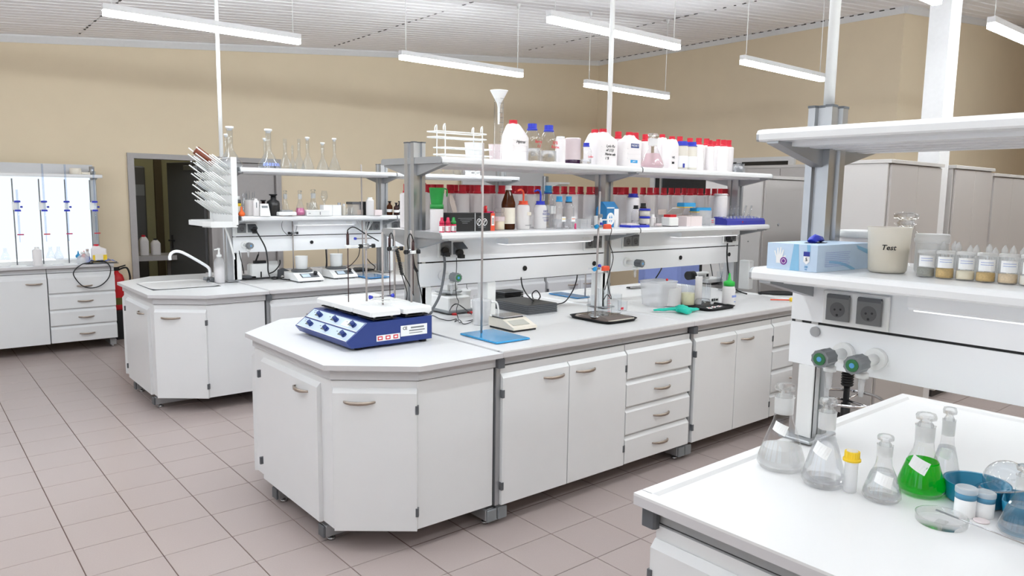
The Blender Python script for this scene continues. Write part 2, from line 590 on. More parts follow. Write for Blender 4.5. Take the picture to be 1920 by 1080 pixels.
for (i, j) in TILE_SEEN:
    obj('tile', tm, None, floor, (TX + (i + .5) * TP, TY + (j + .5) * TP, 0))
g = G()
for i in range(int((XW - TX) / TP) - 1, int((XE - TX) / TP) + 1):
    for j in range(int((YF - TY) / TP) - 1, int((YB - TY) / TP) + 1):
        if (i, j) in seen:
            continue
        cx, cy = TX + (i + .5) * TP, TY + (j + .5) * TP
        a = TP / 2 - .0022
        g.add([(cx - a, cy - a, 0), (cx + a, cy - a, 0), (cx + a, cy + a, 0), (cx - a, cy + a, 0)], [(0, 1, 2, 3)])
o = obj('tile_field', g, 'tile', floor)
o['kind'] = 'stuff'

# white square column and its base
g = G(); g.box(6.4915, 6.7029, 2.44, 2.60, 0, 3.9)
pil = struct('pillar', g, 'white_trim')

# double door in the back wall: open dark leaf on one side, grey leaf on the other
door = struct('door_1', G().box(DX0, DX0 + .07, YB - .03, YB + .13, 0, DZ).box(DX1 - .07, DX1, YB - .03, YB + .13, 0, DZ).box(DX0 + .07, DX1 - .07, YB - .03, YB + .13, DZ - .06, DZ), 'door_grey')
DM = 3.0276
obj('mullion', G().box(DM - .035, DM + .035, YB - .02, YB + .12, 0, DZ - .06), 'door_grey', door)
leaf = obj('leaf', G().cbox(DM + .04, DX1 - .075, YB + .02, YB + .06, .01, DZ - .065), 'door_grey', door)
obj('leaf_panel', G().box(DM + .12, DX1 - .17, YB + .012, YB + .022, .2, 1.95), 'door_grey', leaf)
ang = math.radians(76)
LW = DM - DX0 - .11
q = (math.cos(PI - ang), math.sin(PI - ang))
leaf2 = obj('leaf', G().cbox(0, LW, -.02, .02, .01, DZ - .065), 'door_dark', door, (DM - .06, YB + .10, 0), (0, 0, PI - ang))
obj('handle', G().cyl((LW - .07, .02, 1.03), (LW - .07, .07, 1.03), .012).cyl((LW - .07, .065, 1.03), (LW - .19, .065, 1.03), .011).cbox(LW - .09, LW - .05, .018, .026, .92, 1.1, .003), 'black', leaf2)
obj('closer', G().cbox(.12, .36, .02, .07, 1.93, 1.985).cyl((.2, .05, 2.0), (-.05, .2, 2.03), .012), 'aluminium', leaf2)
# dim corridor behind the open door
g = G()
wall_quad(g, (DX1 + 1.5, YB + 2.4), (DX0 - 1.2, YB + 2.4), .1, 0, 3.0)
wall_quad(g, (DX0 - 1.2, YB + 2.4), (DX0 - 1.2, YB + .12), .1, 0, 3.0)
wall_quad(g, (DX1 + 1.5, YB + .12), (DX1 + 1.5, YB + 2.4), .1, 0, 3.0)
g.box(DX0 - 1.2, DX1 + 1.5, YB + .12, YB + 2.4, 3.0, 3.1)
struct('wall_corridor', g, 'corridor')
t = thing('added_corridor_lamp', 'added round lamp brightening the corridor, unseen behind the door head', 'lamp', (DX0 + .6, YB + 1.2, 2.93))  # added fill light for the corridor, hidden above the opening
obj('bowl', G().lathe([(0, 0), (.1, .01), (.15, .04), (.16, .07)], 24), 'added_corridor_lamp', t)
g = G(); g.box(DX0 - 1.3, DX1 + 1.6, YB + .2, YB + 2.5, -.1, -.002); struct('floor_corridor', g, 'tile')

# dark glazed door with a pale frame in the side wall
y0, y1, zt = 5.5272, 8.0941, 2.2736
fr = struct('door_2', G().box(XS - .05, XS, y0, y0 + .09, 0, zt).box(XS - .05, XS, y1 - .09, y1, 0, zt).box(XS - .05, XS, y0 + .09, y1 - .09, zt - .06, zt)
            .box(XS - .05, XS, y0 + .09, y0 + .85, 2.08, 2.15).box(XS - .04, XS, y0 + .85, y0 + .93, 0, zt - .06), 'white_trim')
ym = 7.8738
obj('mullion', G().box(XS - .045, XS - .005, ym - .02, ym + .02, 0, zt - .06), 'aluminium', fr)
obj('pane', G().box(XS - .02, XS - .01, y0 + .93, ym - .02, 0, zt - .06), 'black_glass', fr)
obj('pane', G().box(XS - .02, XS - .01, ym + .02, y1 - .09, 0, zt - .06), 'black_glass', fr)
obj('pane', G().box(XS - .02, XS - .01, y0 + .09, y0 + .85, 2.15, zt - .06), 'black_glass', fr)
obj('door_leaf', G().cbox(XS - .035, XS - .005, y0 + .09, y0 + .85, 0.01, 2.08), 'white_trim', fr)

# ---------------------------------------------------------------- ceiling lamps
def lamp(x0, y, lit_label, first=[None]):
    L = 1.46
    if first[0] is None:
        t = thing('pendant_lamp', lit_label, 'lamp', (x0, y, 2.89), 0, 'linear pendant lamps under the sloping ceiling')
        obj('housing', G().box(0, L, -.027, .027, .038, .08), 'white_trim', t)
        obj('diffuser', G().box(.004, L - .004, -.026, .026, 0, .038), 'lamp_diffuser', t)
        first[0] = t
    else:
        t = dup(first[0], (x0, y, 2.89), 0, lit_label)
        for c in list(t.children):
            if c.name.startswith('wire') or c.name.startswith('ceiling_cup'):
                bpy.data.objects.remove(c)
    for dx in (.06, L - .06):
        zc = ceil_z(x0 + dx) - 2.89
        obj('wire', G().cyl((dx, 0, .08), (dx, 0, zc - .04), .0035, 5), 'white_plastic', t)
        obj('ceiling_cup', G().cyl((dx, 0, zc - .05), (dx, 0, zc), .012, 8, .024), 'white_plastic', t)
    return t
XL = [1.22, 3.64, 6.03]
LAB = {(0, 6.0): 'white pendant lamp high above the door and glass drying rack', (1, 6.0): 'white pendant lamp above the wire test tube rack and measuring cylinder',
       (2, 6.0): 'short-looking white pendant lamp low against the room corner', (1, 4.0): 'large bright pendant lamp over the red-capped bottles',
       (2, 4.0): 'white pendant lamp against the beige side wall, beside the tall pole', (2, 2.0): 'white pendant lamp beyond the square white column, cut by frame',
       (1, 2.0): 'white pendant lamp whose tip shows in front of the white column'}
for iy, y in enumerate((6.0, 4.0, 2.0)):
    for ix, x in enumerate(XL):
        lamp(x, y, LAB.get((ix, y), ['unseen white pendant lamp over the open aisle, middle row', 'unseen white pendant lamp over the open aisle, near row'][y < 3]))
for q_, (x, y) in enumerate(((1.22, 0.0), (3.64, 0.0), (6.03, 0.0), (-1.2, 6.0), (-1.2, 4.0), (-1.2, 2.0), (-1.2, 0.0), (8.45, 2.0), (10.9, 2.0), (8.45, 0.0))):
    lamp(x, y, f'{ORD[q_]} of the white pendant lamps hung beyond the picture edge')


# ================================================================ benches
def bow_handle(p, x, z, w=.15, y=-.022, name='handle', m='handle_metal'):
    g = G()
    pts = [(x - w / 2, y + .004, z - .001), (x - w / 2 + .012, y - .016, z), (x - w / 4, y - .026, z - .002), (x, y - .029, z - .003), (x + w / 4, y - .026, z - .002), (x + w / 2 - .012, y - .016, z), (x + w / 2, y + .004, z - .001)]
    n = len(pts)
    vs = []
    for i, (a, b, c) in enumerate(pts):
        hh = .004 + .004 * math.sin(PI * i / (n - 1))
        vs += [(a, b - .002, c + hh), (a, b + .006, c + hh), (a, b + .006, c - hh), (a, b - .002, c - hh)]
    fs = [(3, 2, 1, 0), tuple(4 * (n - 1) + k for k in range(4))]
    for i in range(n - 1):
        fs += [(4 * i + k, 4 * i + (k + 1) % 4, 4 * i + 4 + (k + 1) % 4, 4 * i + 4 + k) for k in range(4)]
    g.add(vs, fs, True)
    return obj(name, g, m, p)


def front(p, name, x0, x1, z0, z1, hx=None, hz=None, hinge=None):
    """door or drawer front with the sloping top edge; outer face at y = -0.022"""
    g = G().prof_x([(-.022, z0 + .003), (-.019, z0), (0, z0), (0, z1), (-.004, z1), (-.022, z1 - .02)], x0, x1)
    d = obj(name, g, 'laminate', p)
    if hx is not None:
        bow_handle(d, hx, hz)
    if hinge is not None:
        for hz_ in (z0 + .1, z1 - .1):
            obj('hinge', G().box(hinge - .007, hinge + .007, -.026, -.005, hz_ - .02, hz_ + .02), 'dark_plastic', d)
    return d


ZB, ZT, ZS, ZA, ZW = .107, .79, .822, .874, .90
HSTACK = [(.622, .79, .687), (.456, .605, .53), (.288, .44, .364), (.11, .272, .19)]


def cabinet(kind, w, label, loc, rz, group, depth=.72, doors=2, post=False):
    t = thing('door_cabinet' if kind == 'door' else 'drawer_cabinet', label, 'cabinet', loc, rz, group)
    obj('carcass', G().box(0.002, w - .002, 0.001, depth, ZB + .003, ZS), 'laminate', t)
    obj('rail', G().box(0, w, .02, .05, ZS + .004, ZA), 'apron', t)
    obj('shadow_gap', G().box(0, w, .012, .06, ZS, ZS + .004), 'seam', t)
    if post:
        obj('side_post', G().box(-.026, -.003, -.004, .04, ZB, ZS), 'aluminium_dull', t)
        obj('rail_end', G().cbox(-.03, .012, -.03, .02, .822, .872, .006), 'dark_plastic', t)
    if kind == 'door':
        dw = w / doors
        for k in range(doors):
            a, b = k * dw + .003, (k + 1) * dw - .003
            left = (k % 2 == 0)
            front(t, 'door', a, b, ZB, .787, (b - .11) if left else (a + .12), .73, a + .002 if left else b - .002)
    else:
        for z0, z1, hz in HSTACK:
            front(t, 'drawer', .003, w - .003, z0, z1, w / 2 + .02, hz)
    return t


def octagon(i):
    """outline of an end unit, inset i; local x from the free end"""
    return [(.0 + i, -.51 + i * .4), (.335 + i * .4, -.785 + i), (.817 - i * .55, -.785 + i), (.817 - i * .55, .785 - i), (.335 + i * .4, .785 - i), (.0 + i, .465 - i * .4)]


def end_unit(loc, label, sink=False):
    t = thing('sink_cabinet' if sink else 'end_cabinet', label, 'cabinet', loc, 0, 'cut-corner end cabinets')
    o = octagon(.045)
    obj('carcass', G().prism(o, ZB + .003, ZS), 'laminate', t)
    obj('rail', G().prism(octagon(.035), ZS + .004, ZA), 'apron', t)
    obj('shadow_gap', G().prism(octagon(.042), ZS, ZS + .004), 'seam', t)
    # door on the end face (facing -x): build facing -y then turn
    def face_door(a, b, u0, u1, hx, hinge):
        a, b = Vector(a), Vector(b)
        d = (b - a).normalized()
        ang = math.atan2(d.y, d.x)
        L = (b - a).length
        g0 = len(t.children)
        dd = front(t, 'door', u0, L - u1, ZB, .787, None)
        bow_handle(dd, hx if hx > 0 else L + hx, .728)
        for hz_ in (.2, .69):
            hh = hinge if hinge > 0 else L + hinge
            obj('hinge', G().box(hh - .007, hh + .007, -.026, -.004, hz_ - .02, hz_ + .02), 'dark_plastic', dd)
        dd.location = (a.x, a.y, 0)
        dd.rotation_euler = (0, 0, ang)
    face_door(o[5], o[0], .14, .11, -.28, .1)
    face_door(o[0], o[1], .008, .004, .13, -.003)
    face_door(o[4], o[5], .008, .004, -.13, .01)
    obj('fascia', G().box(-.008, .008, -.004, 0, ZS - .035, ZS - .002), 'laminate', t, (o[1][0], o[1][1], 0))
    # two foot beams with levelling feet
    for y in (-.37, .20):
        b = obj('foot_beam', G().cbox(.045, .745, y - .03, y + .03, .03, .085, .006), 'aluminium_dull', t)
        obj('end_cap', G().cbox(.036, .048, y - .031, y + .031, .029, .086, .004), 'dark_plastic', b)
        obj('levelling_foot', G().cyl((.09, y, 0), (.09, y, .012), .02, 12).cyl((.09, y, .012), (.09, y, .034), .008, 8), 'steel', b)
    return t


def support(loc, rz, label, single=False):
    """pair of foot beams under a joint between two units"""
    t = thing('support_frame', label, 'bench leg', loc, rz, 'floor frames of the benches')
    for dx in ((-.034, .034) if not single else (0.034,)):
        b = obj('foot_beam', G().cbox(dx - .03, dx + .03, -.735, .735, .03, .09, .006), 'aluminium_dull', t)
        obj('end_cap', G().cbox(dx - .031, dx + .031, -.75, -.734, .029, .091, .005), 'mid_plastic', b)
        obj('levelling_foot', G().cyl((dx, -.69, 0), (dx, -.69, .012), .02, 12).cyl((dx, -.69, .012), (dx, -.69, .034), .008, 8), 'steel', b)
    return t


def worktop(name, label, loc, rz, poly=None, L=1.5, W=1.55, rim=False, m='laminate', cut=None, ends=(0, 0)):
    t = thing(name, label, 'worktop', loc, rz, 'bench worktops')
    g = G()
    if poly is None:
        poly = [(0, -W / 2), (L, -W / 2), (L, W / 2), (0, W / 2)]
    if cut is None:
        g.prism(poly, ZA + .002, ZW)
    else:
        x0, x1, y0, y1 = cut
        n = len(poly)
        inner = [(x0, y0), (x1, y0), (x1, y1), (x0, y1)]
        for z in (ZA + .002, ZW):
            bm = bmesh.new()
            o = [bm.verts.new((x, y, z)) for x, y in poly]
            i_ = [bm.verts.new((x, y, z)) for x, y in inner]
            es = [bm.edges.new((o[k], o[(k + 1) % n])) for k in range(n)] + [bm.edges.new((i_[k], i_[(k + 1) % 4])) for k in range(4)]
            bmesh.ops.triangle_fill(bm, use_beauty=True, edges=es)
            bm.verts.index_update()
            g.add([v.co[:] for v in bm.verts], [tuple(v.index for v in f.verts) for f in bm.faces])
            bm.free()
        for pl in (poly, inner):
            k = len(pl)
            g.add([(x, y, ZA + .002) for x, y in pl] + [(x, y, ZW) for x, y in pl], [(i, (i + 1) % k, k + (i + 1) % k, k + i) for i in range(k)])
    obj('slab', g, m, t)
    if rim:
        e, hh = .045, .007
        r = G()
        a0, a1 = ends
        segs = [(0, L, -W / 2, -W / 2 + e, 'f'), (0, L, W / 2 - e, W / 2, 'b')]
        pr = [(-W / 2, ZW), (-W / 2, ZW + hh), (-W / 2 + e * .75, ZW + hh), (-W / 2 + e, ZW)]
        r.prof_x(pr, 0, L)
        r.prof_x([(-y, z) for y, z in pr], 0, L)
        if a0:
            r.prof_y([(0, ZW), (0, ZW + hh), (e * .75, ZW + hh), (e, ZW)], -W / 2 + e * .7, W / 2 - e * .7)
        if a1:
            r.prof_y([(L, ZW), (L, ZW + hh), (L - e * .75, ZW + hh), (L - e, ZW)], -W / 2 + e * .7, W / 2 - e * .7)
        obj('rim', r, m, t)
    return t


# ---------------------------------------------------------------- service frames with shelves
POST = [(-.038, -.05), (-.038, -.018), (-.026, -.014), (-.026, .014), (-.038, .018), (-.038, .05), (-.014, .05), (-.011, .038), (.011, .038), (.014, .05),
        (.038, .05), (.038, .018), (.026, .014), (.026, -.014), (.038, -.018), (.038, -.05), (.016, -.05), (.013, -.036), (-.013, -.036), (-.016, -.05)][::-1]
US, LS = 1.87, 1.47


def socket(t, x, z, y=-.054, n=2, w=.088, plugs=(), open_=()):
    s = obj('socket_plate', G().cbox(x - w * n / 2 - .006, x + w * n / 2 + .006, y - .012, y, z - .052, z + .052, .004), 'white_plastic', t)
    for k in range(n):
        cx = x + (k - (n - 1) / 2) * w
        obj('socket_face', G().box(cx - .034, cx + .034, y - .014, y - .011, z - .036, z + .036).cyl((cx - .01, y - .015, z), (cx - .01, y - .0135, z), .003, 6), 'mid_plastic', s)
        if k in open_:
            g = G().box(cx - .036, cx + .036, y - .07, y - .014, z + .036, z + .041)
            g.turn(Matrix.Translation((0, y, z + .036)) @ Matrix.Rotation(math.radians(35), 4, 'X') @ Matrix.Translation((0, -y, -z - .036)))
            obj('cover', g, 'dark_plastic', s)
        else:
            c = obj('cover', G().cbox(cx - .037, cx + .037, y - .022, y - .0145, z - .038, z + .04, .003), 'cover_grey', s)
            obj('cover_hinge', G().box(cx - .033, cx + .033, y - .024, y - .012, z + .03, z + .042), 'dark_plastic', s)
            obj('socket_well', G().cyl((cx, y - .0219, z - .004), (cx, y - .0226, z - .004), .023, 18), 'well_grey', s)
            obj('pin_hole', G().cyl((cx - .008, y - .0225, z - .004), (cx - .008, y - .023, z - .004), .0035, 8).cyl((cx + .01, y - .0225, z - .002), (cx + .01, y - .023, z - .002), .0035, 8).cyl((cx, y - .0225, z - .02), (cx, y - .023, z - .02), .004, 8), 'black', s)
    return s


def valve(t, x, z, y=-.05, disc='valve_green', knob='mid_plastic'):
    v = obj('gas_valve', G().cyl((x, y, z), (x, y - .02, z), .032, 16).cyl((x, y - .02, z), (x, y - .105, z), .016, 12)
            .cyl((x, y - .09, z), (x, y - .09, z - .03), .013, 10).cyl((x, y - .09, z - .03), (x, y - .09, z - .045), .018, 10), 'white_plastic', t)
    g = G()
    k = 20
    pr = [(x + (.027 if i % 2 else .0245) * math.cos(2 * PI * i / k), z + (.027 if i % 2 else .0245) * math.sin(2 * PI * i / k)) for i in range(k)]
    g.prof_y(pr, y - .155, y - .098)
    obj('knob', g, knob, v)
    obj('knob_disc', G().cyl((x, y - .1555, z), (x, y - .158, z), .018, 16), disc, v)
    obj('knob_mark', G().cyl((x, y - .158, z), (x, y - .159, z), .0075, 12), 'valve_mark', v)
    g = G()
    g.lathe([(.010, z - .045), (.010, z - .055), (.008, z - .06), (.0095, z - .063), (.0075, z - .075), (.009, z - .078), (.006, z - .1)], 10, (x, y - .09))
    obj('hose_nozzle', g, 'clear_plastic', v)
    return v


def shelf_prof(z):
    """rounded-nose shelf section, 0.62 wide, 35 mm thick"""
    yh = .31
    return [(-yh + .004, z - .035), (-yh, z - .03), (-yh, z - .014), (-yh + .006, z - .004), (-yh + .018, z), (yh - .018, z), (yh - .006, z - .004), (yh, z - .014), (yh, z - .03), (yh - .004, z - .035)]


def frame(loc, rz, label, posts, ext0, ext1, panels, splits):
    t = thing('reagent_rack', label, 'shelf', loc, rz, 'aluminium reagent shelves on the benches')
    for k, px in enumerate(posts):
        p = obj('post', G().prism([(px + a, b) for a, b in POST], ZW + .016, 1.95), 'aluminium', t)
        obj('post_cap', G().prism([(px + a * 1.04, b * 1.04) for a, b in POST], 1.95, 1.957), 'dark_plastic', p)
        obj('foot_plate', G().cbox(px - .055, px + .055, -.085, .085, ZW + .0075, ZW + .016, .003), 'aluminium_dull', p)
        for z, nm in ((US, 'bracket'), (LS, 'bracket')):
            for sg in (-1, 1):
                pr = [(sg * .05, z - .036), (sg * .305, z - .036), (sg * .305, z - .042), (sg * .05, z - .10)]
                if sg < 0:
                    pr = pr[::-1]
                obj(nm, G().prof_x(pr, px - .018, px + .018), 'aluminium_dull', p)
    xa, xb = posts[0] - ext0, posts[-1] + ext1
    cuts = [xa] + [s for s in splits] + [xb]
    for z, nm in ((US, 'upper_shelf'), (LS, 'lower_shelf')):
        for a, b in zip(cuts, cuts[1:]):
            s = obj(nm, G().prof_x(shelf_prof(z), a + .003, b - .003), 'shelf_white', t)
            rb = G()
            for yy in (-.2, -.1, 0, .1, .2):
                rb.box(a + .05, b - .05, yy - .032, yy + .032, z - .047, z - .034)
            obj('underside_rib', rb, 'panel_steel', s)
        if splits:
            for sx in splits:
                obj('shelf_joint', G().prof_x([(y * 1.006, zz - .0005 if zz < z - .02 else zz + .001) for y, zz in shelf_prof(z)], sx - .004, sx + .004), 'dark_plastic', t)
        for ex in (xa, xb):
            obj('end_cap', G().prof_x(shelf_prof(z), ex - .005, ex + .003), 'aluminium_dull', t)
    for (a, b) in panels:
        u = obj('service_panel', G().box(a, b, -.052, .052, 1.292, 1.425), 'panel_steel', t)
        l_ = obj('service_panel', G().box(a, b, -.052, .052, 1.152, 1.284), 'panel_steel', t)
        obj('panel_gap', G().box(a, b, -.046, .046, 1.284, 1.292), 'black', t)
    return t


def shelf_lamp(t, x0, x1, lit=False):
    s = obj('under_shelf_lamp', G().prof_x([(-.2, 1.421), (-.2, 1.392), (-.19, 1.385), (-.09, 1.385), (-.09, 1.421)], x0, x1), 'panel_steel', t)
    obj('diffuser', G().box(x0 + .01, x1 - .01, -.185, -.095, 1.381, 1.3845), 'shelf_light' if lit else 'white_plastic', s)
    obj('switch', G().box(x1 - .1, x1 - .04, -.203, -.199, 1.398, 1.413), 'white_plastic', s)
    return s


def grommet(t, x, z, y=-.053):
    return obj('grommet', G().cyl((x, y, z), (x, y - .006, z), .016, 14), 'black', t)


# ---- middle bench
MX, MY = 1.436, 3.545
end_unit((MX, MY, 0), 'white cut-corner end cabinet under the blue stirrer unit')
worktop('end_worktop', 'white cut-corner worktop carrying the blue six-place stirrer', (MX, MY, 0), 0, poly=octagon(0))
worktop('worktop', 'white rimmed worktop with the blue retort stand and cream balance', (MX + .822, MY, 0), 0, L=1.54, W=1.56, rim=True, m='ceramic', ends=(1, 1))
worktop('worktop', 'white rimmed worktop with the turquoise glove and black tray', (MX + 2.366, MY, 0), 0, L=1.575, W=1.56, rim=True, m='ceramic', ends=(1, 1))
yf = MY - .745
cabinet('door', .925, 'white two-door cabinet right beside the cut-corner cabinet of the middle bench', (MX + .83, yf, 0), 0, 'bench cabinets', 1.49, post=True)
cabinet('drawer', .61, 'white four-drawer cabinet between two door cabinets of the middle bench', (MX + 1.757, yf, 0), 0, 'bench cabinets', 1.49)
cabinet('door', .905, 'white two-door cabinet beneath the turquoise glove', (MX + 2.404, yf, 0), 0, 'bench cabinets', 1.49, post=True)
cabinet('drawer', .61, 'white four-drawer cabinet half hidden behind the near bench post', (MX + 3.312, yf, 0), 0, 'bench cabinets', 1.49)
support((MX + .822, MY, 0), 0, 'grey double foot beam under the blue retort stand')
support((MX + 2.366, MY, 0), 0, 'grey double foot beam below the middle bench drawers')
support((MX + 3.93, MY, 0), 0, 'grey foot beam at the far end of the middle bench', True)
mf = frame((MX, MY, 0), 0, 'tall aluminium reagent rack on the middle bench, full of red-capped bottles', [.805, 2.335, 3.905], .03, .04,
           [(.80, 2.30), (2.37, 3.91)], [2.372])
socket(mf, 2.448 - MX, 1.365, n=2, open_=(1,))
socket(mf, 3.6118 - MX, 1.365, n=2, w=.08)
socket(mf, 3.9953 - MX, 1.365, n=2, w=.08)
socket(mf, 5.1977 - MX, 1.365, n=2, w=.08)
shelf_lamp(mf, 2.7574 - MX, 3.4751 - MX, True)
shelf_lamp(mf, 4.3909 - MX, 5.1306 - MX, True)
valve(mf, 2.396 - MX, 1.2104, disc='valve_green')
valve(mf, 3.963 - MX, 1.2148, disc='mid_plastic', knob='dark_plastic')
for gx, gz in ((3.0147, 1.2192), (3.6377, 1.2197), (4.5811, 1.2196), (5.2169, 1.2187)):
    grommet(mf, gx - MX, gz)
for u0 in (2.7563, 2.2867, 3.7529, 5.5658):
    obj('conduit', G().cbox(u0 - MX - .035, u0 - MX + .035, -.05, .05, ZW + .008, 1.152, .006), 'white_plastic', mf)

# ---- left bench with the sink
LX, LY = 1.40, 6.41
end_unit((LX, LY, 0), 'white cut-corner cabinet under the sink', True)
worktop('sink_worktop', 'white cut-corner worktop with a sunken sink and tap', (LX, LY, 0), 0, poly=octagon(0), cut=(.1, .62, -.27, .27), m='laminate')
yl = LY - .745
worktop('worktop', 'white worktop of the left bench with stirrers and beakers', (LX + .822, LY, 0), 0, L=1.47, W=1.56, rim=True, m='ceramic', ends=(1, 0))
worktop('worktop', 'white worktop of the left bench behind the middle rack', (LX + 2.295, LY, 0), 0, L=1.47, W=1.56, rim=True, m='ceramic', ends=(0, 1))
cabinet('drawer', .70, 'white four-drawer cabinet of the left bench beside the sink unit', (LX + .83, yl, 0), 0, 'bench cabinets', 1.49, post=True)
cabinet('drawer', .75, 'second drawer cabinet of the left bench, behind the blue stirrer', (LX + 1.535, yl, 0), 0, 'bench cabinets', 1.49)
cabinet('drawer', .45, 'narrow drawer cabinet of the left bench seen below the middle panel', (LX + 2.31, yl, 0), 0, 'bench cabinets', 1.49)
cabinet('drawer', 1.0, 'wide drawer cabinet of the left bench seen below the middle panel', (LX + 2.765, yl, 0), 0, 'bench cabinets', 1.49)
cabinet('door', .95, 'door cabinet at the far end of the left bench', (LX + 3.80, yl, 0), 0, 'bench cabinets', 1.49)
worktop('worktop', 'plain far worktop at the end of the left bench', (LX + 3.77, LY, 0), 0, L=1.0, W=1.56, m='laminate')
support((LX + .822, LY, 0), 0, 'grey double foot beam under the left bench, beside the sink unit')
support((LX + 2.295, LY, 0), 0, 'grey double foot beam under the middle of the left bench')
support((LX + 3.77, LY, 0), 0, 'grey double foot beam near the far end of the left bench')
lf = frame((LX, LY, 0), 0, 'aluminium reagent rack on the left bench with volumetric flasks on top', [.79, 2.275, 3.77], .0, .01, [(.80, 2.25), (2.30, 3.75)], [2.262])
# ---- wall bench with back-lit panel
WX, WY = .0, 8.68
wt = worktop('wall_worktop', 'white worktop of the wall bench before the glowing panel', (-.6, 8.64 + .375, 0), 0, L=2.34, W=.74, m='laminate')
cabinet('drawer', .61, 'white four-drawer cabinet of the wall bench under the hanging cable', (1.1345, 8.67, 0), 0, 'bench cabinets', .6)
cabinet('door', .8, 'white single-door cabinet of the wall bench, cut by the frame', (1.1345 - .805, 8.67, 0), 0, 'bench cabinets', .6, doors=1)
t = thing('foot_frame', 'grey foot beam under the wall bench drawers', 'bench leg', (1.71, 8.64, 0))
obj('foot_beam', G().cbox(-.03, .03, .06, .7, .03, .09, .006), 'aluminium_dull', t)
obj('levelling_foot', G().cyl((0, .1, 0), (0, .1, .03), .016, 10), 'steel', t)
y = 9.1
pr_ = 1.6727
t = thing('titration_panel', 'glowing white back-lit panel over the wall bench, with grey frame and top shelf', 'light panel', (0, 9.1, 0))
obj('glow_sheet', G().box(-.6, pr_ - .03, -.012, 0, .93, 1.80), 'light_panel', t)
obj('side_post', G().cbox(pr_ - .035, pr_ + .02, -.04, .04, .9, 1.87, .004), 'aluminium_dull', t)
obj('back_board', G().box(-.6, pr_ + .01, .05, .09, .9, 1.9355), 'apron', t)
obj('top_shelf', G().prof_x([(-.16, 1.795), (-.165, 1.805), (-.165, 1.825), (-.15, 1.83), (.05, 1.83), (.05, 1.795)], -.6, pr_ + .06), 'shelf_white', t)
obj('bracket', G().prof_y([(pr_ - .02, 1.795), (pr_ - .02, 1.72), (pr_ + .04, 1.795)], -.03, .03), 'aluminium_dull', t)
obj('lamp_tray', G().cbox(-.6, pr_ - .04, -.2, -.015, .90, .94, .006), 'white_plastic', t)
obj('glow_strip', G().box(-.58, pr_ - .42, -.19, -.025, .94, .945), 'tray_light', t)
# ---- near bench on the far side of the aisle (its length runs towards and past the camera's side)
RX, RY = 2.24, 1.207
RZ = -PI / 2
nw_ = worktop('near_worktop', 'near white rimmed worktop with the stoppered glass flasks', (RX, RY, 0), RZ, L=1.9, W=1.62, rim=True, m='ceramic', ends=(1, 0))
RF = RX - .765
for k, (a, b_) in enumerate(((.04, .95), (.99, 1.9))):
    nc_ = cabinet('door', .905, ['white two-door cabinet of the near bench, below its corner', 'white two-door cabinet of the near bench, mostly out of frame'][k], (RF, RY - a, 0), RZ, 'bench cabinets', 1.55)
for c_ in [c for c in bpy.data.objects if c.get('label') in ('white two-door cabinet of the near bench, below its corner', 'white two-door cabinet of the near bench, mostly out of frame')]:
    obj('apron_rail', G().box(-.02, .93, .008, .0195, ZS + .005, ZA), 'apron_dark', c_)
    if 'corner' in c_['label']:
        obj('rail_end', G().cbox(-.035, .012, -.02, .006, .815, .874, .006), 'dark_plastic', c_)
support((RX, RY - .03, 0), RZ, 'grey foot frame under the corner of the near bench', True)
rf = frame((RX, RY, 0), RZ, 'near aluminium reagent rack with the glove box and glass jars', [.037, 1.56], .045, .3, [(-.015, 1.56)], [])
socket(rf, RY - 1.015, 1.3463, n=2, w=.0935)
valve(rf, RY - 1.0405, 1.2116)
valve(rf, RY - 0.9447, 1.2107)
obj('conduit', G().cbox(.02, .075, -.052, -.04, ZW + .018, 1.152, .003), 'white_plastic', rf)
shelf_lamp(rf, RY - 0.8128, 1.52, True)
grommet(rf, .07, 1.262).data.materials[0] = MATS['aluminium_dull']

# ---- tall poles from the racks to the ceiling
def pole(x, y, z0, r, label):
    return tag(obj('pole', G().cyl((0, 0, 0), (0, 0, ceil_z(x) - z0), r, 12), 'white_plastic', None, (x, y, z0)), label, 'pole', 'white cable poles to the ceiling')
pole(3.8039, 3.545, 1.957, .017, 'thin white pole rising behind the red-capped jugs')
pole(2.1452, 6.41, 1.957, .016, 'thin white pole rising beside the drying rack')
pole(RX, RY - .037, 1.957, .016, 'near white pole rising from the capped aluminium post')
# ---- tall cabinets in the background
def wardrobe(x0, x1, y0, d, z, label, seam=True, hnd=False, m='wardrobe'):
    t = thing('wardrobe', label, 'cabinet', (x0, y0, 0), 0, 'tall grey cabinets along the side of the room')
    w_ = x1 - x0
    obj('carcass', G().box(0, w_, .02, d, .06, z - .028), 'wardrobe_side', t)
    obj('plinth', G().box(.01, w_ - .01, .04, d - .01, 0, .06), 'seam', t)
    obj('top_board', G().cbox(-.008, w_ + .008, -.008, d + .005, z - .026, z, .003), 'wardrobe_side', t)
    n = 2 if seam else 1
    for k in range(n):
        dd = obj('door', G().cbox(.02 + k * (w_ - .04) / n + .002, .02 + (k + 1) * (w_ - .04) / n - .002, 0, .018, .07, z - .036, .002), m, t)
        if hnd:
            obj('knob', G().cyl((.1, 0, 1.0), (.1, -.02, 1.0), .01, 8), 'dark_plastic', dd)
    return t
wardrobe(5.455, 6.385, 2.36, .57, 1.965, 'large pale tall cabinet in front of the square column')
wardrobe(6.75, 7.645, 2.40, .55, 1.972, 'tall two-door cabinet just beyond the square column')
wardrobe(7.72, 8.75, 2.42, .55, 1.935, 'lower tall cabinet with a shadowed seam, third from the column')
wardrobe(8.80, 9.85, 2.42, .55, 1.935, 'last tall cabinet, at the picture edge')
t = wardrobe(5.75, 6.45, 3.53, .60, 1.872, 'grey tall cabinet with lock, beyond the end of the middle rack', seam=False)
obj('lock', G().cyl((.25, 0, 1.45), (.25, -.008, 1.45), .012, 8), 'aluminium_dull', t)
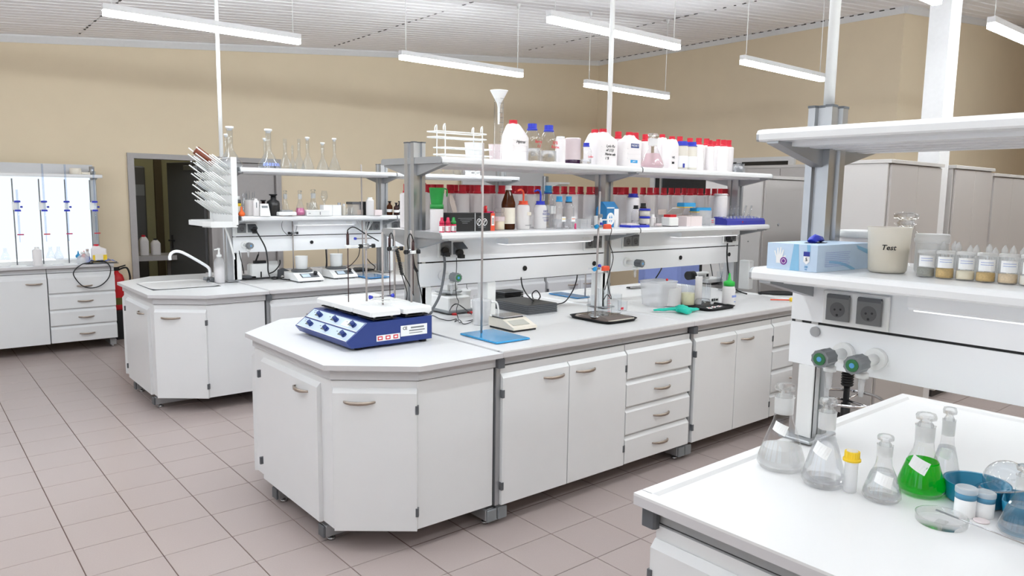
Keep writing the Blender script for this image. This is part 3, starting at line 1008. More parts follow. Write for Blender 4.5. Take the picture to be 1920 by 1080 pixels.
for yy, zz in ((.02, 1.5), (.06, 1.5), (.05, 1.3)):
    obj('screw', G().cyl((-.003, .08 + yy, zz), (0.001, .08 + yy, zz), .006, 6), 'dark_plastic', t)
t = thing('wide_cupboard', 'long pale cupboard against the side wall, beside the dark doorway', 'cabinet', (9.18, 4.35, 0))
obj('carcass', G().box(0, .5, 0, 1.6, .06, 2.09), 'wardrobe_side', t)
obj('top_board', G().cbox(-.01, .51, -.01, 1.61, 2.092, 2.13, .003), 'wardrobe_side', t)
for k in range(3):
    obj('door', G().cbox(-.018, 0, .02 + k * .52, .53 + k * .52, .08, 2.08, .002), 'wardrobe', t)
# blue tubs and a beige post seen through the gap below the middle panel
def tub(x0, x1, y0, y1, z, label, m='bin_blue'):
    t = thing('storage_tub', label, 'bin', ((x0 + x1) / 2, (y0 + y1) / 2, 0), 0, 'blue tubs behind the middle bench')
    a, b = (x1 - x0) / 2, (y1 - y0) / 2
    obj('body', G().cbox(-a, a, -b, b, 0, z - .04, .03), m, t)
    obj('lid', G().cbox(-a - .015, a + .015, -b - .015, b + .015, z - .04, z, .02), m, t)
tub(7.0217, 7.3396 , 5.6, 6.0, 1.22, 'pale blue tub seen under the panel, left one of two')
tub(6.4221, 6.8007, 4.9, 5.4, 1.24, 'stronger blue tub seen under the panel beside a pale one')


# ================================================================ bottles, glass and small ware
CACHE = {}


def cached(key, fn, m):
    if key not in CACHE:
        CACHE[key] = mesh(key.split('|')[0], fn(), m)
    return CACHE[key]


def ring_cap(g, r, z0, z1, n=20):
    """ribbed screw cap with a wider skirt"""
    k = 2 * n
    g.lathe([(r * 1.18, z0), (r * 1.18, z0 + (z1 - z0) * .22), (r, z0 + (z1 - z0) * .3)], n)
    pr = [((r * (1.0 if i % 2 else .95)) * math.cos(2 * PI * i / k), (r * (1.0 if i % 2 else .95)) * math.sin(2 * PI * i / k)) for i in range(k)]
    g.prism(pr, z0 + (z1 - z0) * .28, z1)
    return g


def plastic_bottle(label, x, y, z, r, h, cap='red_cap', body='hdpe', group=None, capr=.5, caph=.2, name='plastic_bottle'):
    t = thing(name, label, 'bottle', (x, y, z), 0, group)
    zc = h * (1 - caph)
    obj('body', cached(f'body|pb{r:.3f}{h:.3f}{body}', lambda: G().lathe([(r * .93, 0), (r, .008), (r, zc - r * .32), (r * .97, zc - r * .16), (r * .86, zc - r * .05), (r * capr * 1.2, zc), (r * capr * .9, zc + .006)], 24), body), None, t)
    obj('cap', cached(f'cap|pb{r:.3f}{h:.3f}{cap}{capr}', lambda: ring_cap(G(), r * capr, zc, h), cap), None, t)
    return t


def loft(rings, n=28, e=4.0):
    """rings of (cx, cy, hx, hy, z): rounded-rectangle sections"""
    g = G()
    vs = []
    for cx, cy, hx, hy, z in rings:
        for i in range(n):
            a = 2 * PI * i / n
            c, s = math.cos(a), math.sin(a)
            vs.append((cx + hx * math.copysign(abs(c) ** (2 / e), c), cy + hy * math.copysign(abs(s) ** (2 / e), s), z))
    m = len(rings)
    fs = [tuple(range(n - 1, -1, -1)), tuple((m - 1) * n + i for i in range(n))]
    g.add(vs, fs)
    o = len(g.v) - len(vs)
    for k in range(m - 1):
        for i in range(n):
            j = (i + 1) % n
            g.f.append((o + k * n + i, o + k * n + j, o + (k + 1) * n + j, o + (k + 1) * n + i))
            g.sm.append(True)
    return g


def jug(label, x, y, z, w, d, h, capx=0.0, rz=0.0, group='white jugs on the top shelf', cap='red_cap', shoulder=.3):
    """flat-sided canister with a sloping shoulder and screw cap"""
    t = thing('jug', label, 'jug', (x, y, z), rz, group)
    hx, hy = w / 2, d / 2
    zn = h * .9
    zs = h * (1 - shoulder)
    nr = min(.024, w * .2)
    obj('body', loft([(0, 0, hx * .96, hy * .96, 0), (0, 0, hx, hy, .008), (0, 0, hx, hy, zs), (capx * .25, 0, hx - abs(capx) * .25 - .004, hy * .98, zs + (zn - zs) * .2), (capx * .9, 0, nr * 1.7, hy * .7, zn - .012), (capx, 0, nr * 1.25, nr * 1.25, zn), (capx, 0, nr, nr, zn + .004)]), 'hdpe', t)
    g = G()
    for k in (.25, .38, .51):
        g.prof_x([(-hy - .0012, h * k), (-hy - .0012, h * k + .004), (-hy + .002, h * k + .004), (-hy + .002, h * k)], -hx * .7, hx * .7)
    obj('moulded_rib', g, 'hdpe', t)
    c = ring_cap(G(), nr, zn, h)
    c.turn(Matrix.Translation((capx, 0, 0)))
    obj('cap', c, cap, t)
    return t


def reagent_bottle(label, x, y, z, r, h, cap='blue_cap', level=.4, liquid='water', name='reagent_bottle', group=None, glass='glass', ring=None):
    t = thing(name, label, 'bottle', (x, y, z), 0, group)
    zs = h * .62
    zn = h * .83
    nr = r * .48
    pr = [(r * .9, .002), (r, .01), (r, zs), (r * .96, zs + (zn - zs) * .2), (nr * 1.3, zn - (zn - zs) * .15), (nr, zn), (nr, zn + .01)]
    obj('body', G().lathe(pr, 24, caps=False).lathe([(0, .003), (r * .9, .002)], 24, caps=False), glass, t)
    if level:
        zl = h * level
        if zl > zs:
            zl = zs
        obj('liquid', G().lathe([(r * .88, .005), (r * .965, .012), (r * .965, zl)], 24), liquid, t)
    obj('cap', ring_cap(G(), nr * 1.12, zn, h), cap, t)
    if ring:
        obj('pouring_ring', G().lathe([(nr * 1.3, zn - .006), (nr * 1.4, zn - .003), (nr * 1.3, zn)], 20), ring, t)
    return t


def erlenmeyer(label, x, y, z, r, h, stopper=True, level=0.0, liquid='water', glass='glass', group='stoppered conical flasks', rz=0.0, lab=None, hs=.86):
    """conical flask; with a stopper the ground neck and the flat faceted head are parts"""
    t = thing('conical_flask', label, 'flask', (x, y, z), rz, group)
    H = h * hs if stopper else h
    nr = r * (.38 if stopper else .34)
    zc = H * (.70 if stopper else .78)
    def rad(zz):
        return r + (nr * 1.08 - r) * max(0, (zz - .12 * H)) / (zc - .12 * H)
    pr = [(r * .86, .0015), (r * .97, .012 * h / .2), (r, .07 * H), (rad(.16 * H), .16 * H), (rad(.45 * H), .45 * H), (nr * 1.1, zc - .01), (nr, zc + .008), (nr, H * .985), (nr * 1.12, H)]
    obj('body', G().lathe([(0, .004), (r * .55, .003)] + pr, 40, caps=False), glass, t)
    if level:
        zl = H * level
        q = [(a * .965, b + .004) for a, b in pr if b < zl - .002] + [(rad(zl) * .965 if zl < zc else nr * .93, zl)]
        obj('liquid', G().lathe(q, 40), liquid, t)
    if stopper:
        obj('ground_neck', G().lathe([(nr * 1.02, zc + .012), (nr * 1.07, H * .97), (nr * 1.13, H * .985)], 28, caps=False), 'ground_glass', t)
        s0 = H + .002
        obj('stopper', G().lathe([(nr * .72, zc + .015), (nr * .9, H), (nr * .55, s0 + (h - s0) * .3), (nr * 1.12, s0 + (h - s0) * .45), (nr * 1.2, s0 + (h - s0) * .7), (nr * 1.02, h * .995), (0, h)], 8), 'glass_solid', t)
    if lab:
        la, lz, lw, lh, lt = lab
        # paper label following the cone
        g = G()
        vs = []
        n = 6
        for iz in (0, 1):
            for k in range(n + 1):
                tt = (k / n - .5)
                zz = lz + (iz - .5) * lh + tt * lt * lw
                rr_ = (rad(zz) if zz < zc else nr) + .0012
                a = la + (tt * lw - lt * (iz - .5) * lh) / max(rr_, .01)
                vs.append((rr_ * math.cos(a), rr_ * math.sin(a), zz))
        g.add(vs, [(k, k + 1, n + 2 + k, n + 1 + k) for k in range(n)])
        obj('paper_label', g, 'paper', t)
    return t


def volumetric(label, x, y, z, r, h, mark=None, stopper=True):
    t = thing('volumetric_flask', label, 'flask', (x, y, z), 0, 'volumetric flasks on the left rack')
    nr = r * .24
    zb = h * .42
    pr = [(0, .006), (r * .5, .002), (r * .86, .001), (r, r * .22), (r * .9, r * .5), (r * .55, zb * .72), (nr * 1.15, zb), (nr, zb + .02), (nr, h * .93), (nr * 1.15, h * .945)]
    obj('body', G().lathe(pr, 28, caps=False), 'glass_flask', t)
    if mark:
        g = G()
        for k in range(7):
            a = -PI / 2 - .9 + k * .26
            rr_ = r * 1.005
            g.add([(rr_ * math.cos(a), rr_ * math.sin(a), r * .22), (rr_ * math.cos(a + .2), rr_ * math.sin(a + .2), r * .22), (rr_ * .92 * math.cos(a + .2), rr_ * .92 * math.sin(a + .2), r * .5), (rr_ * .92 * math.cos(a), rr_ * .92 * math.sin(a), r * .5)], [(0, 1, 2, 3)])
        obj('printed_label', g, mark, t)
    if stopper:
        obj('stopper', G().lathe([(nr * .7, h * .9), (nr * .95, h * .945), (nr * 1.5, h * .955), (nr * 1.4, h)], 12), 'white_plastic', t)
    return t


def beaker(label, x, y, z, r, h, m='glass', group=None, name='beaker', level=0, liquid='water', taper=1.0, handle=False, lip=True):
    t = thing(name, label, 'beaker', (x, y, z), 0, group)
    rb = r * taper
    inner = [(r * .985, h - .001), (rb * .96, .01), (0, .0045)] if m == 'white_plastic' else []
    obj('wall', G().lathe([(0, .003), (rb * .92, .0015), (rb, .008), (r, h - .003)] + ([(r * 1.04, h)] if lip else []) + inner, 28, caps=False), m, t)
    if level:
        obj('contents', G().lathe([(rb * .93, .007), (rb * .95, .012), (rb + (r * .95 - rb) * level, h * level)], 24), liquid, t)
    if handle:
        g = G().tube([(0, -r * .98, h * .9), (0, -r * 1.5, h * .85), (0, -r * 1.55, h * .5), (0, -r * 1.05, h * .2)], .006, 6)
        obj('handle', g, m, t)
    return t


def liquid_mat(name, rgb, dens=0):
    m = bpy.data.materials.new(name)
    m.use_nodes = True
    b = m.node_tree.nodes['Principled BSDF']
    nt = m.node_tree
    nz = nt.nodes.new('ShaderNodeTexNoise')
    nz.inputs['Scale'].default_value = 8
    mx = nt.nodes.new('ShaderNodeMix')
    mx.data_type = 'RGBA'
    c = srgb([v / 255 for v in rgb])
    mx.inputs[6].default_value = c + (1,)
    mx.inputs[7].default_value = tuple(v * .96 for v in c) + (1,)
    nt.links.new(nz.outputs['Fac'], mx.inputs[0])
    nt.links.new(mx.outputs[2], b.inputs['Base Color'])
    b.inputs['Roughness'].default_value = 0.02
    b.inputs['IOR'].default_value = 1.33
    b.inputs['Transmission Weight'].default_value = 1.0
    tr = nt.nodes.new('ShaderNodeBsdfTransparent')
    tr.inputs[0].default_value = tuple(.15 + .85 * v for v in c) + (1,) if dens == 0 else c + (1,)
    ms = nt.nodes.new('ShaderNodeMixShader')
    ms.inputs[0].default_value = 0.6
    nt.links.new(b.outputs[0], ms.inputs[1])
    nt.links.new(tr.outputs[0], ms.inputs[2])
    if dens:
        tl = nt.nodes.new('ShaderNodeBsdfTranslucent')
        tl.inputs[0].default_value = c + (1,)
        m2 = nt.nodes.new('ShaderNodeMixShader')
        m2.inputs[0].default_value = dens
        nt.links.new(ms.outputs[0], m2.inputs[1])
        nt.links.new(tl.outputs[0], m2.inputs[2])
        ms = m2
    nt.links.new(ms.outputs[0], nt.nodes['Material Output'].inputs[0])
    MATS[name] = m


liquid_mat('water', (252, 253, 255))
liquid_mat('green_liquid', (24, 226, 62), .5)
liquid_mat('glass_solid', (252, 253, 253))
MATS['glass_solid'].node_tree.nodes['Principled BSDF'].inputs['IOR'].default_value = 1.42
mat('pink_solution', (238, 130, 178), 0.2, trans=0.3)
mat('dark_purple', (58, 30, 62), 0.2)
mat('pale_yellow', (245, 238, 200), 0.3)
mat('cloudy', (238, 232, 220), 0.3)
mat('pale_pink', (240, 226, 226), 0.4)
mat('grain', (205, 175, 120), 0.9, var=0.3, scale=220)
mat('powder', (240, 230, 205), 0.9)
thin('glass_flask', (251, 253, 255), tint=0.99, boost=1.8)
mat('brown_plastic', (112, 52, 30), .35)
mat('label_olive', (96, 92, 40), .6)
mat('strip_brown', (96, 84, 62), .7)
mat('jar_blue', (86, 150, 184), .4)
mat('purple', (122, 52, 150), .5)
liquid_mat('hazy_water', (250, 250, 250), .3)
mat('cloudy_liquid', (240, 232, 214), .4)
MATS['hazy_water'].node_tree.nodes['Principled BSDF'].inputs['Roughness'].default_value = .25
thin('pink_wash', (252, 234, 238), tint=0.95, gloss=0.2, milky=0.35)
mat('sky_deep', (46, 122, 178), 0.5)
mat('rack_blue', (62, 66, 165), 0.4)
thin('amber_brown', (120, 62, 26), tint=0.8, gloss=0.05, milky=0.35)
thin('pink_milk', (250, 238, 240), tint=0.95, gloss=0.25, milky=0.7)

# ---- back row of red-capped bottles on the lower shelf of the middle rack
LROW = [(2.342, 3.79, 0.26), (2.334, 3.61, 0.258), (2.492, 3.79, 0.261), (2.472, 3.7, 0.26), (2.455, 3.61, 0.259), (2.59, 3.7, 0.261), (2.689, 3.79, 0.262), (2.616, 3.61, 0.26), (2.783, 3.79, 0.263), (2.762, 3.7, 0.262), (2.727, 3.61, 0.261), (2.864, 3.7, 0.263), (2.982, 3.79, 0.265), (2.919, 3.61, 0.262), (3.159, 3.79, 0.266), (3.053, 3.61, 0.263), (3.257, 3.79, 0.267), (3.157, 3.61, 0.264), (3.377, 3.79, 0.268), (3.382, 3.61, 0.266), (3.628, 3.79, 0.27), (3.53, 3.61, 0.267), (3.789, 3.79, 0.271), (3.699, 3.61, 0.268), (3.948, 3.79, 0.272)]
RROW = [(4.157, 3.79, 0.274), (4.015, 3.61, 0.271), (4.275, 3.79, 0.275), (4.165, 3.61, 0.272), (4.473, 3.79, 0.277), (4.339, 3.61, 0.274), (4.633, 3.79, 0.278), (4.501, 3.61, 0.275), (4.819, 3.79, 0.279), (4.669, 3.61, 0.276), (4.985, 3.79, 0.281), (4.823, 3.61, 0.277), (5.128, 3.79, 0.282), (4.961, 3.61, 0.278), (5.309, 3.79, 0.283), (5.147, 3.61, 0.28), (5.489, 3.79, 0.285), (5.292, 3.61, 0.281)]
first = None
for side, row in (('end', LROW), ('mid', RROW)):
    for k, (x, y, h) in enumerate(sorted(row)):
        n = ORD[k] if k < 20 else ['twenty-first', 'twenty-second', 'twenty-third', 'twenty-fourth', 'twenty-fifth'][k - 20]
        lab = (f"{n} red-capped white bottle from the end post, lower shelf of the middle rack" if side == 'end'
               else f"{n} red-capped white bottle past the middle post, lower shelf of the middle rack")
        if first is None:
            first = plastic_bottle(lab, x, y, LS, .0425, .265, group='red-capped bottles on the lower shelf')
        else:
            b = dup(first, (x, y, LS), (k * .7) % 3, lab)
            b.scale = (1, 1, h / .265)
# ---- top shelf of the middle rack
U = US
def topb(label, u0, u1, v, y, **k):
    pass
t = thing('wire_rack', 'white wire test tube rack with hooked ends, lying empty on the top shelf', 'rack', (2.4798, 3.45, U), -0.06)
wl = 0.15759999999999996
g = G()
for sx in (-1, 1):
    for yy in (-.045, .045):
        g.tube([(sx * wl * .78, yy, 0), (sx * wl * .78, yy, .165), (sx * wl * .78 - .012, yy - .012, .182), (sx * wl * .78 - .024, yy - .02, .168), (sx * wl * .78 - .024, yy - .02, .15)], .0035, 6)
obj('upright', g, 'white_plastic', t)
for z in (.022, .06, .115, .145):
    g = G()
    dx = .03 if z < .1 else -.01
    g.tube([(-wl + dx, -.045, z), (wl + dx - .02, -.05, z), (wl + dx, 0, z), (wl + dx - .02, .05, z), (-wl + dx, .045, z), (-wl + dx - .01, 0, z), (-wl + dx, -.045, z)], .0035, 6)
    if z in (.06, .115):
        for k in range(9):
            xx = -wl * .8 + k * wl * .2
            g.tube([(xx, -.045, z), (xx, .045, z)], .0025, 5)
    obj('hoop', g, 'white_plastic', t)
beaker('white tub with sloping rim behind the wire rack on the top shelf', 2.7383, 3.66, U, .058, 0.1149, 'white_plastic', name='tub', taper=.85)
beaker('pinkish white cup between the wire rack and the jug on the top shelf', 2.9124, 3.66, U, .05, 0.11449999999999982, 'pink_milk', name='cup', taper=.82)
# measuring cylinder with funnel
cx_ = 2.7998
t = thing('measuring_cylinder', 'tall glass measuring cylinder with a white funnel in its mouth', 'cylinder', (cx_, 3.5, U))
hz = 0.39060000000000006
obj('tube', G().lathe([(0, .012), (.028, .012), (.028, hz - .004), (.031, hz)], 20, caps=False), 'glass', t)
obj('foot', G().lathe([(.045, 0), (.045, .006), (.03, .012)], 20), 'white_plastic', t)
g = G()
for k in range(12):
    g.box(-.012 if k % 2 else -.02, .012, -.0292, -.0282, .06 + k * .028, .0615 + k * .028)
obj('graduation', g, 'mid_plastic', t)
t = thing('funnel', 'white plastic funnel standing in the mouth of the measuring cylinder', 'funnel', (cx_, 3.5, U + hz - .03))
obj('cone', G().lathe([(.006, -.14), (.008, -.04), (.012, -.02), (.052, .052), (.054, .056), (.05, .055), (.01, -.02)], 24, caps=False), 'white_plastic', t)

j = jug('white jug with red cap and one short handwritten word, beside the measuring cylinder', 2.863, 3.42, U, 0.16129999999999978, .10, 0.24209999999999976, capx=-.018, shoulder=.42)
text(j, 'Hytros', .024, 'ink', (0, -.0512, .115), FACE, font_shear=.3)
for lab, u0, u1, v, lines in (('glass reagent bottle with blue cap and red writing, next to the first jug', 983, 1012, 232, ('ferro', '1:1')),
                              ('glass reagent bottle with blue cap and red 30% writing, second of the pair', 1014, 1043, 233, ('30%', 'Roztw.'))):
    x = (2.9606 if u0 == 983 else 3.0946)
    hh = 0.22710000000000008
    b = reagent_bottle(lab, x, 3.38, U, .05, hh, 'blue_cap', .36 if u0 == 983 else .33, 'water', group='blue-capped reagent bottles')
    text(b, lines[0], .026, 'red_ink', (.006, -.0515, hh * .53), FACE, font_shear=.2)
    text(b, lines[1], .024, 'red_ink', (.01, -.0515, hh * .42), FACE, font_shear=.2)
plastic_bottle('plain white cylinder bottle beside the second blue-capped reagent bottle', 3.233, 3.42, U, .032, 0.17090000000000005, 'white_plastic', 'hdpe', capr=.8, caph=.08)
b = beaker('pinkish translucent bottle with a dark purple layer at its bottom', 3.3399, 3.42, U, .05, 0.1640999999999999, 'pink_milk', name='plastic_bottle')
b['category'] = 'bottle'
obj('purple_layer', G().lathe([(.0505, .002), (.051, .004), (.051, .03), (.0505, .031)], 24), 'dark_purple', b)
obj('lid', G().lathe([(.047, .145), (.047, .165), (.043, .168)], 20), 'hdpe', b)
b = reagent_bottle('small glass bottle with blue cap and pink writing, before the big jug', 3.3813, 3.34, U, .034, 0.1360999999999999, 'blue_cap', .25, 'water', group='blue-capped reagent bottles')
text(b, 'Lydko', .018, 'red_ink', (.004, -.0355, .05), FACE, font_shear=.2)
jug('white jug with red cap hidden behind the handwritten jug', 3.7143, 3.6, U, .13, .10, 0.2567999999999997, capx=.01, shoulder=.4)
j = jug('large white jug with red cap and five lines of black handwriting', 3.624, 3.42, U, 0.2037, .10, 0.2426999999999997, capx=-.01, shoulder=.32)
for k, (s, x_) in enumerate((('Lydo Ru', .012), ('of (15)!', .006), ('Horse sds', .01), ('1 %', -.02))):
    text(j, s, .024, 'ink', (x_, -.0512, .13 - .026 * k), FACE, font_shear=.25)
for lab, u, v, y, r in (('white red-capped bottle just past the handwritten jug on the top shelf', 1159.5, 247, 3.5, .044),
                        ('red-capped bottle behind the blue-labelled jug on the top shelf', 1192, 249, 3.64, .044),
                        ('red-capped bottle left of the stoppered conical flask on the top shelf', 1210.5, 252, 3.62, .044)):
    x, z_ = {1159.5: (3.8506, 2.1149), 1192: (4.191, 2.1371), 1210.5: (4.2775, 2.13)}[u]
    plastic_bottle(lab, x, y, U, r, z_ - U, body='pink_milk' if u == 1159.5 else 'hdpe', group='red-capped bottles on the top shelf')
j = jug('white red-capped jug with a printed blue and white label', 3.8551, 3.40, U, 0.18930000000000025, .09, 0.23570000000000002, capx=-.004, shoulder=.3)
obj('blue_label', G().box(-.035, .045, -.0462, -.045, .13, .158), 'device_blue', j)
text(j, 'INDEKT', .02, 'paper', (.005, -.047, .144), FACE)
obj('lower_label', G().box(-.035, .035, -.0462, -.045, .03, .05), 'sky_cap', j)
text(j, 'pH 7', .015, 'paper', (0, -.047, .04), FACE)
erlenmeyer('stoppered conical flask of pinkish liquid standing among the red-capped bottles', 4.0489, 3.36, U, 0.08240000000000025, 0.2384999999999997, level=.5, liquid='pink_wash', glass='glass')
j = jug('white jug with black marks just past the stoppered conical flask', 4.3468, 3.52, U, .1, .09, 0.2589999999999999, capx=0, shoulder=.3)
text(j, 'ok 2', .02, 'ink', (.02, -.0465, .06), (PI / 2, PI / 2, 0))
j = jug('white jug with red cap and the letters HE', 4.2948, 3.40, U, .105, .09, 0.2357999999999998, capx=.012, shoulder=.28)
text(j, 'HE', .022, 'ink', (-.02, -.0465, .085), FACE)
obj('caution_mark', G().box(-.035, -.01, -.0462, -.045, .04, .055), 'ink', j)
plastic_bottle('red-capped bottle behind the first blue-lidded jar on the top shelf', 4.7339, 3.66, U, .044, 0.27429999999999977, group='red-capped bottles on the top shelf')
plastic_bottle('red-capped bottle behind the second blue-lidded jar on the top shelf', 4.8619, 3.66, U, .044, 0.26969999999999983, group='red-capped bottles on the top shelf')
for lab, u in (('pale jar with wide blue lid and purple corner label, top shelf', 1279), ('pale jar with wide blue lid and pencilled label, second of two', 1296)):
    x = 4.3784 if u == 1279 else 4.4841
    b = plastic_bottle(lab, x, 3.36, U, .041, 0.20330000000000004, 'blue_cap', 'frosted', capr=.84, caph=.16, name='jar')
    b['group'] = 'blue-lidded jars on the top shelf'
    obj('paper_label', G().lathe([(.0418, .02), (.0418, .1)], 24, caps=False), 'paper', b)
    if u == 1279:
        obj('purple_corner', G().box(-.034, -.018, -.0405, -.036, .015, .045), 'blue_ink', b)
x0s = [4.6907, 5.0233, 4.7649, 5.1803, 5.01, 4.9652, 5.297]
ys_ = [3.45, 3.62, 3.40, 3.66, 3.5, 3.42, 3.6]
hs_ = [0.24909999999999988, 0.2730999999999999, 0.23530000000000006, 0.2629999999999999, 0.2603, 0.24980000000000002, 0.27539999999999987]
xs2 = [x0s[0], x0s[1], x0s[2], x0s[3], x0s[4], x0s[5], x0s[6]]
for k in range(7):
    plastic_bottle(f'{ORD[k]} red-capped white bottle counted from the blue-lidded jars to the shelf end', xs2[k], ys_[k], U, .043 if k not in (2, 4) else .034, hs_[k], group='red-capped bottles at the end of the top shelf')
t = thing('steel_plate', 'dark flat plate under the steel can at the end of the top shelf', 'plate', (5.1999, 3.42, U))
obj('sheet', G().cbox(-.09, .075, -.06, .06, 0, .004, .001), 'aluminium_dull', t)
t = thing('steel_can', 'small shiny steel can at the end of the top shelf', 'can', (5.1755, 3.42, U + .004))
obj('body', G().lathe([(.036, 0), (.036, .05), (.037, .051), (.037, .053), (.033, .053), (.033, .006)], 24), 'steel', t)

# ---- front row on the lower shelf of the middle rack
L = LS
mat('black_box', (36, 36, 38), 0.5)
mat('dropper_red', (196, 32, 74), 0.4)
# dosing bottle with green cup
t = thing('dosing_bottle', 'frosted dosing bottle with a green dip cup on top', 'bottle', (2.2643, 3.36, L))
obj('body', G().lathe([(.035, 0), (.036, .01), (.036, .118), (.033, .124)], 22), 'milk_plastic', t)
obj('collar', G().lathe([(.037, .124), (.037, .145), (.034, .147)], 22), 'green', t)
g = G()
g.lathe([(.031, .147), (.042, .235), (.043, .237), (.04, .236), (.03, .15)], 20, caps=False)
g.tube([(.042, -.01, .233), (.058, -.012, .225), (.056, -.014, .19)], .004, 5)
obj('cup', g, 'green', t)
for k, (u, c) in enumerate(((829, 'dropper_red'), (839.5, 'dropper_red'), (850.5, 'green'))):
    x = [2.2395, 2.2792, 2.3159][k]
    t = thing('dropper_bottle', ['tiny dropper bottle with crimson cap, nearest the end post', 'tiny dropper bottle with crimson cap beside the green-capped one', 'tiny dropper bottle with dark green cap before the black box'][k], 'bottle', (x, 3.275, L), 0, 'dropper bottles on the lower shelf')
    obj('body', G().lathe([(.0145, 0), (.015, .003), (.015, .04), (.012, .045)], 16), 'dropper_red', t)
    obj('paper_label', G().lathe([(.0153, .006), (.0153, .034)], 16, caps=False), 'paper', t)
    g = G()
    for q in range(4):
        g.box(-.008, .008, -.0165, -.0154, .009 + q * .006, .0115 + q * .006)
    obj('print', g, 'dropper_red' if k < 2 else 'ink', t)
    obj('cap', G().lathe([(.0145, .044), (.0135, .058), (.009, .062), (.0075, .078), (.004, .08)], 14), c, t)
# black glove carton
bx0, bx1, bx2 = 2.3098, 2.5064, 2.5823
t = thing('glove_carton', 'black carton with two white crossed circles and an orange end', 'box', (bx0, 3.36, L))
LB = bx2 - bx0 + .045
hb = 0.10109999999999997
obj('carton', G().box(0, LB - .03, -.05, .06, 0, hb), 'black_box', t)
obj('orange_end', G().box(LB - .03, LB, -.05, .06, 0, hb - .002), 'red_orange', t)
obj('barcode_sticker', G().box(LB - .024, LB - .004, -.0512, -.05, .03, .085), 'paper', t)
g = G()
for q in range(7):
    g.box(LB - .021, LB - .007, -.0518, -.0511, .04 + q * .005, .0425 + q * .005)
obj('barcode', g, 'ink', t)
g = G()
for q, (a, b_) in enumerate(((.06, .17), (.075, .155), (.085, .14), (.09, .125))):
    g.box(a, b_, -.0512, -.05, hb - .03 - q * .009, hb - .0275 - q * .009)
for q in (0, 1):
    g.box(.205, .24, -.0512, -.05, hb - .02 - q * .007, hb - .018 - q * .007)
    g.box(.2, .25, -.0512, -.05, .02 + q * .007, .022 + q * .007)
obj('printed_line', g, 'mid_plastic', t)
obj('printed_edge', G().box(.175, .178, -.0512, -.05, 0, hb), 'paper', t)
for q in (.204, .245):
    g = G()
    zc = hb * .5
    pr = [(q + .017 * math.cos(2 * PI * i / 20), zc + .02 * math.sin(2 * PI * i / 20)) for i in range(20)]
    pi_ = [(q + .0135 * math.cos(2 * PI * i / 20), zc + .016 * math.sin(2 * PI * i / 20)) for i in range(20)]
    g.add([(a, -.0513, b_) for a, b_ in pr] + [(a, -.0513, b_) for a, b_ in pi_], [(i, (i + 1) % 20, 20 + (i + 1) % 20, 20 + i) for i in range(20)])
    g.add([(q - .011, -.0514, zc - .012), (q - .008, -.0514, zc - .014), (q + .011, -.0514, zc + .012), (q + .008, -.0514, zc + .014)], [(0, 1, 2, 3)])
    g.add([(q - .006, -.0514, zc + .004), (q - .001, -.0514, zc + .011), (q + .003, -.0514, zc + .001)], [(0, 1, 2)])
    obj('crossed_circle', g, 'paper', t)
t = thing('wooden_spatula', 'brownish pink flat spatula leaning out behind the black carton', 'spatula', (2.4857, 3.455, L), 0)
g = G().prism([(0.0, 0), (.012, -.004), (.03, .05), (.036, .1), (.034, .135), (.026, .15), (.014, .143), (.002, .11), (-.002, .05)], -.003, .003)
g.turn(Matrix.Rotation(math.radians(-24), 4, 'Y') @ Matrix.Rotation(PI / 2, 4, 'X'))
g.turn(Matrix.Translation((-.03, 0, .06)))
g.box(-.055, -.02, -.004, .004, 0, .09)
obj('blade', g, 'carton', t)
t = thing('holding_clamp', 'magenta and red plastic clamp standing beside the orange carton end', 'clamp', (2.6836, 3.42, L))
obj('arm', G().cbox(-.012, .008, -.006, .006, 0, .105, .002).cbox(-.05, .02, -.006, .006, .09, .108, .002), 'magenta', t)
obj('knob', G().cyl((-.04, -.004, .1), (-.04, -.004, .14), .008, 10).cyl((-.062, -.004, .095), (-.062, -.004, .135), .008, 10), 'red', t)
t = thing('powder_jar', 'clear stoppered jar with cream powder beside the brown bottle', 'jar', (2.6996, 3.36, L))
obj('body', G().lathe([(.03, .002), (.033, .01), (.033, .08), (.025, .095), (.024, .105)], 22, caps=False), 'glass', t)
obj('powder', G().lathe([(.031, .004), (.031, .05), (.0, .052)], 20), 'powder', t)
obj('pink_layer', G().lathe([(.0335, .052), (.0335, .078)], 20, caps=False), 'pink_milk', t)
obj('stopper', G().lathe([(.022, .1), (.03, .108), (.03, .125), (.022, .13)], 16), 'glass', t)
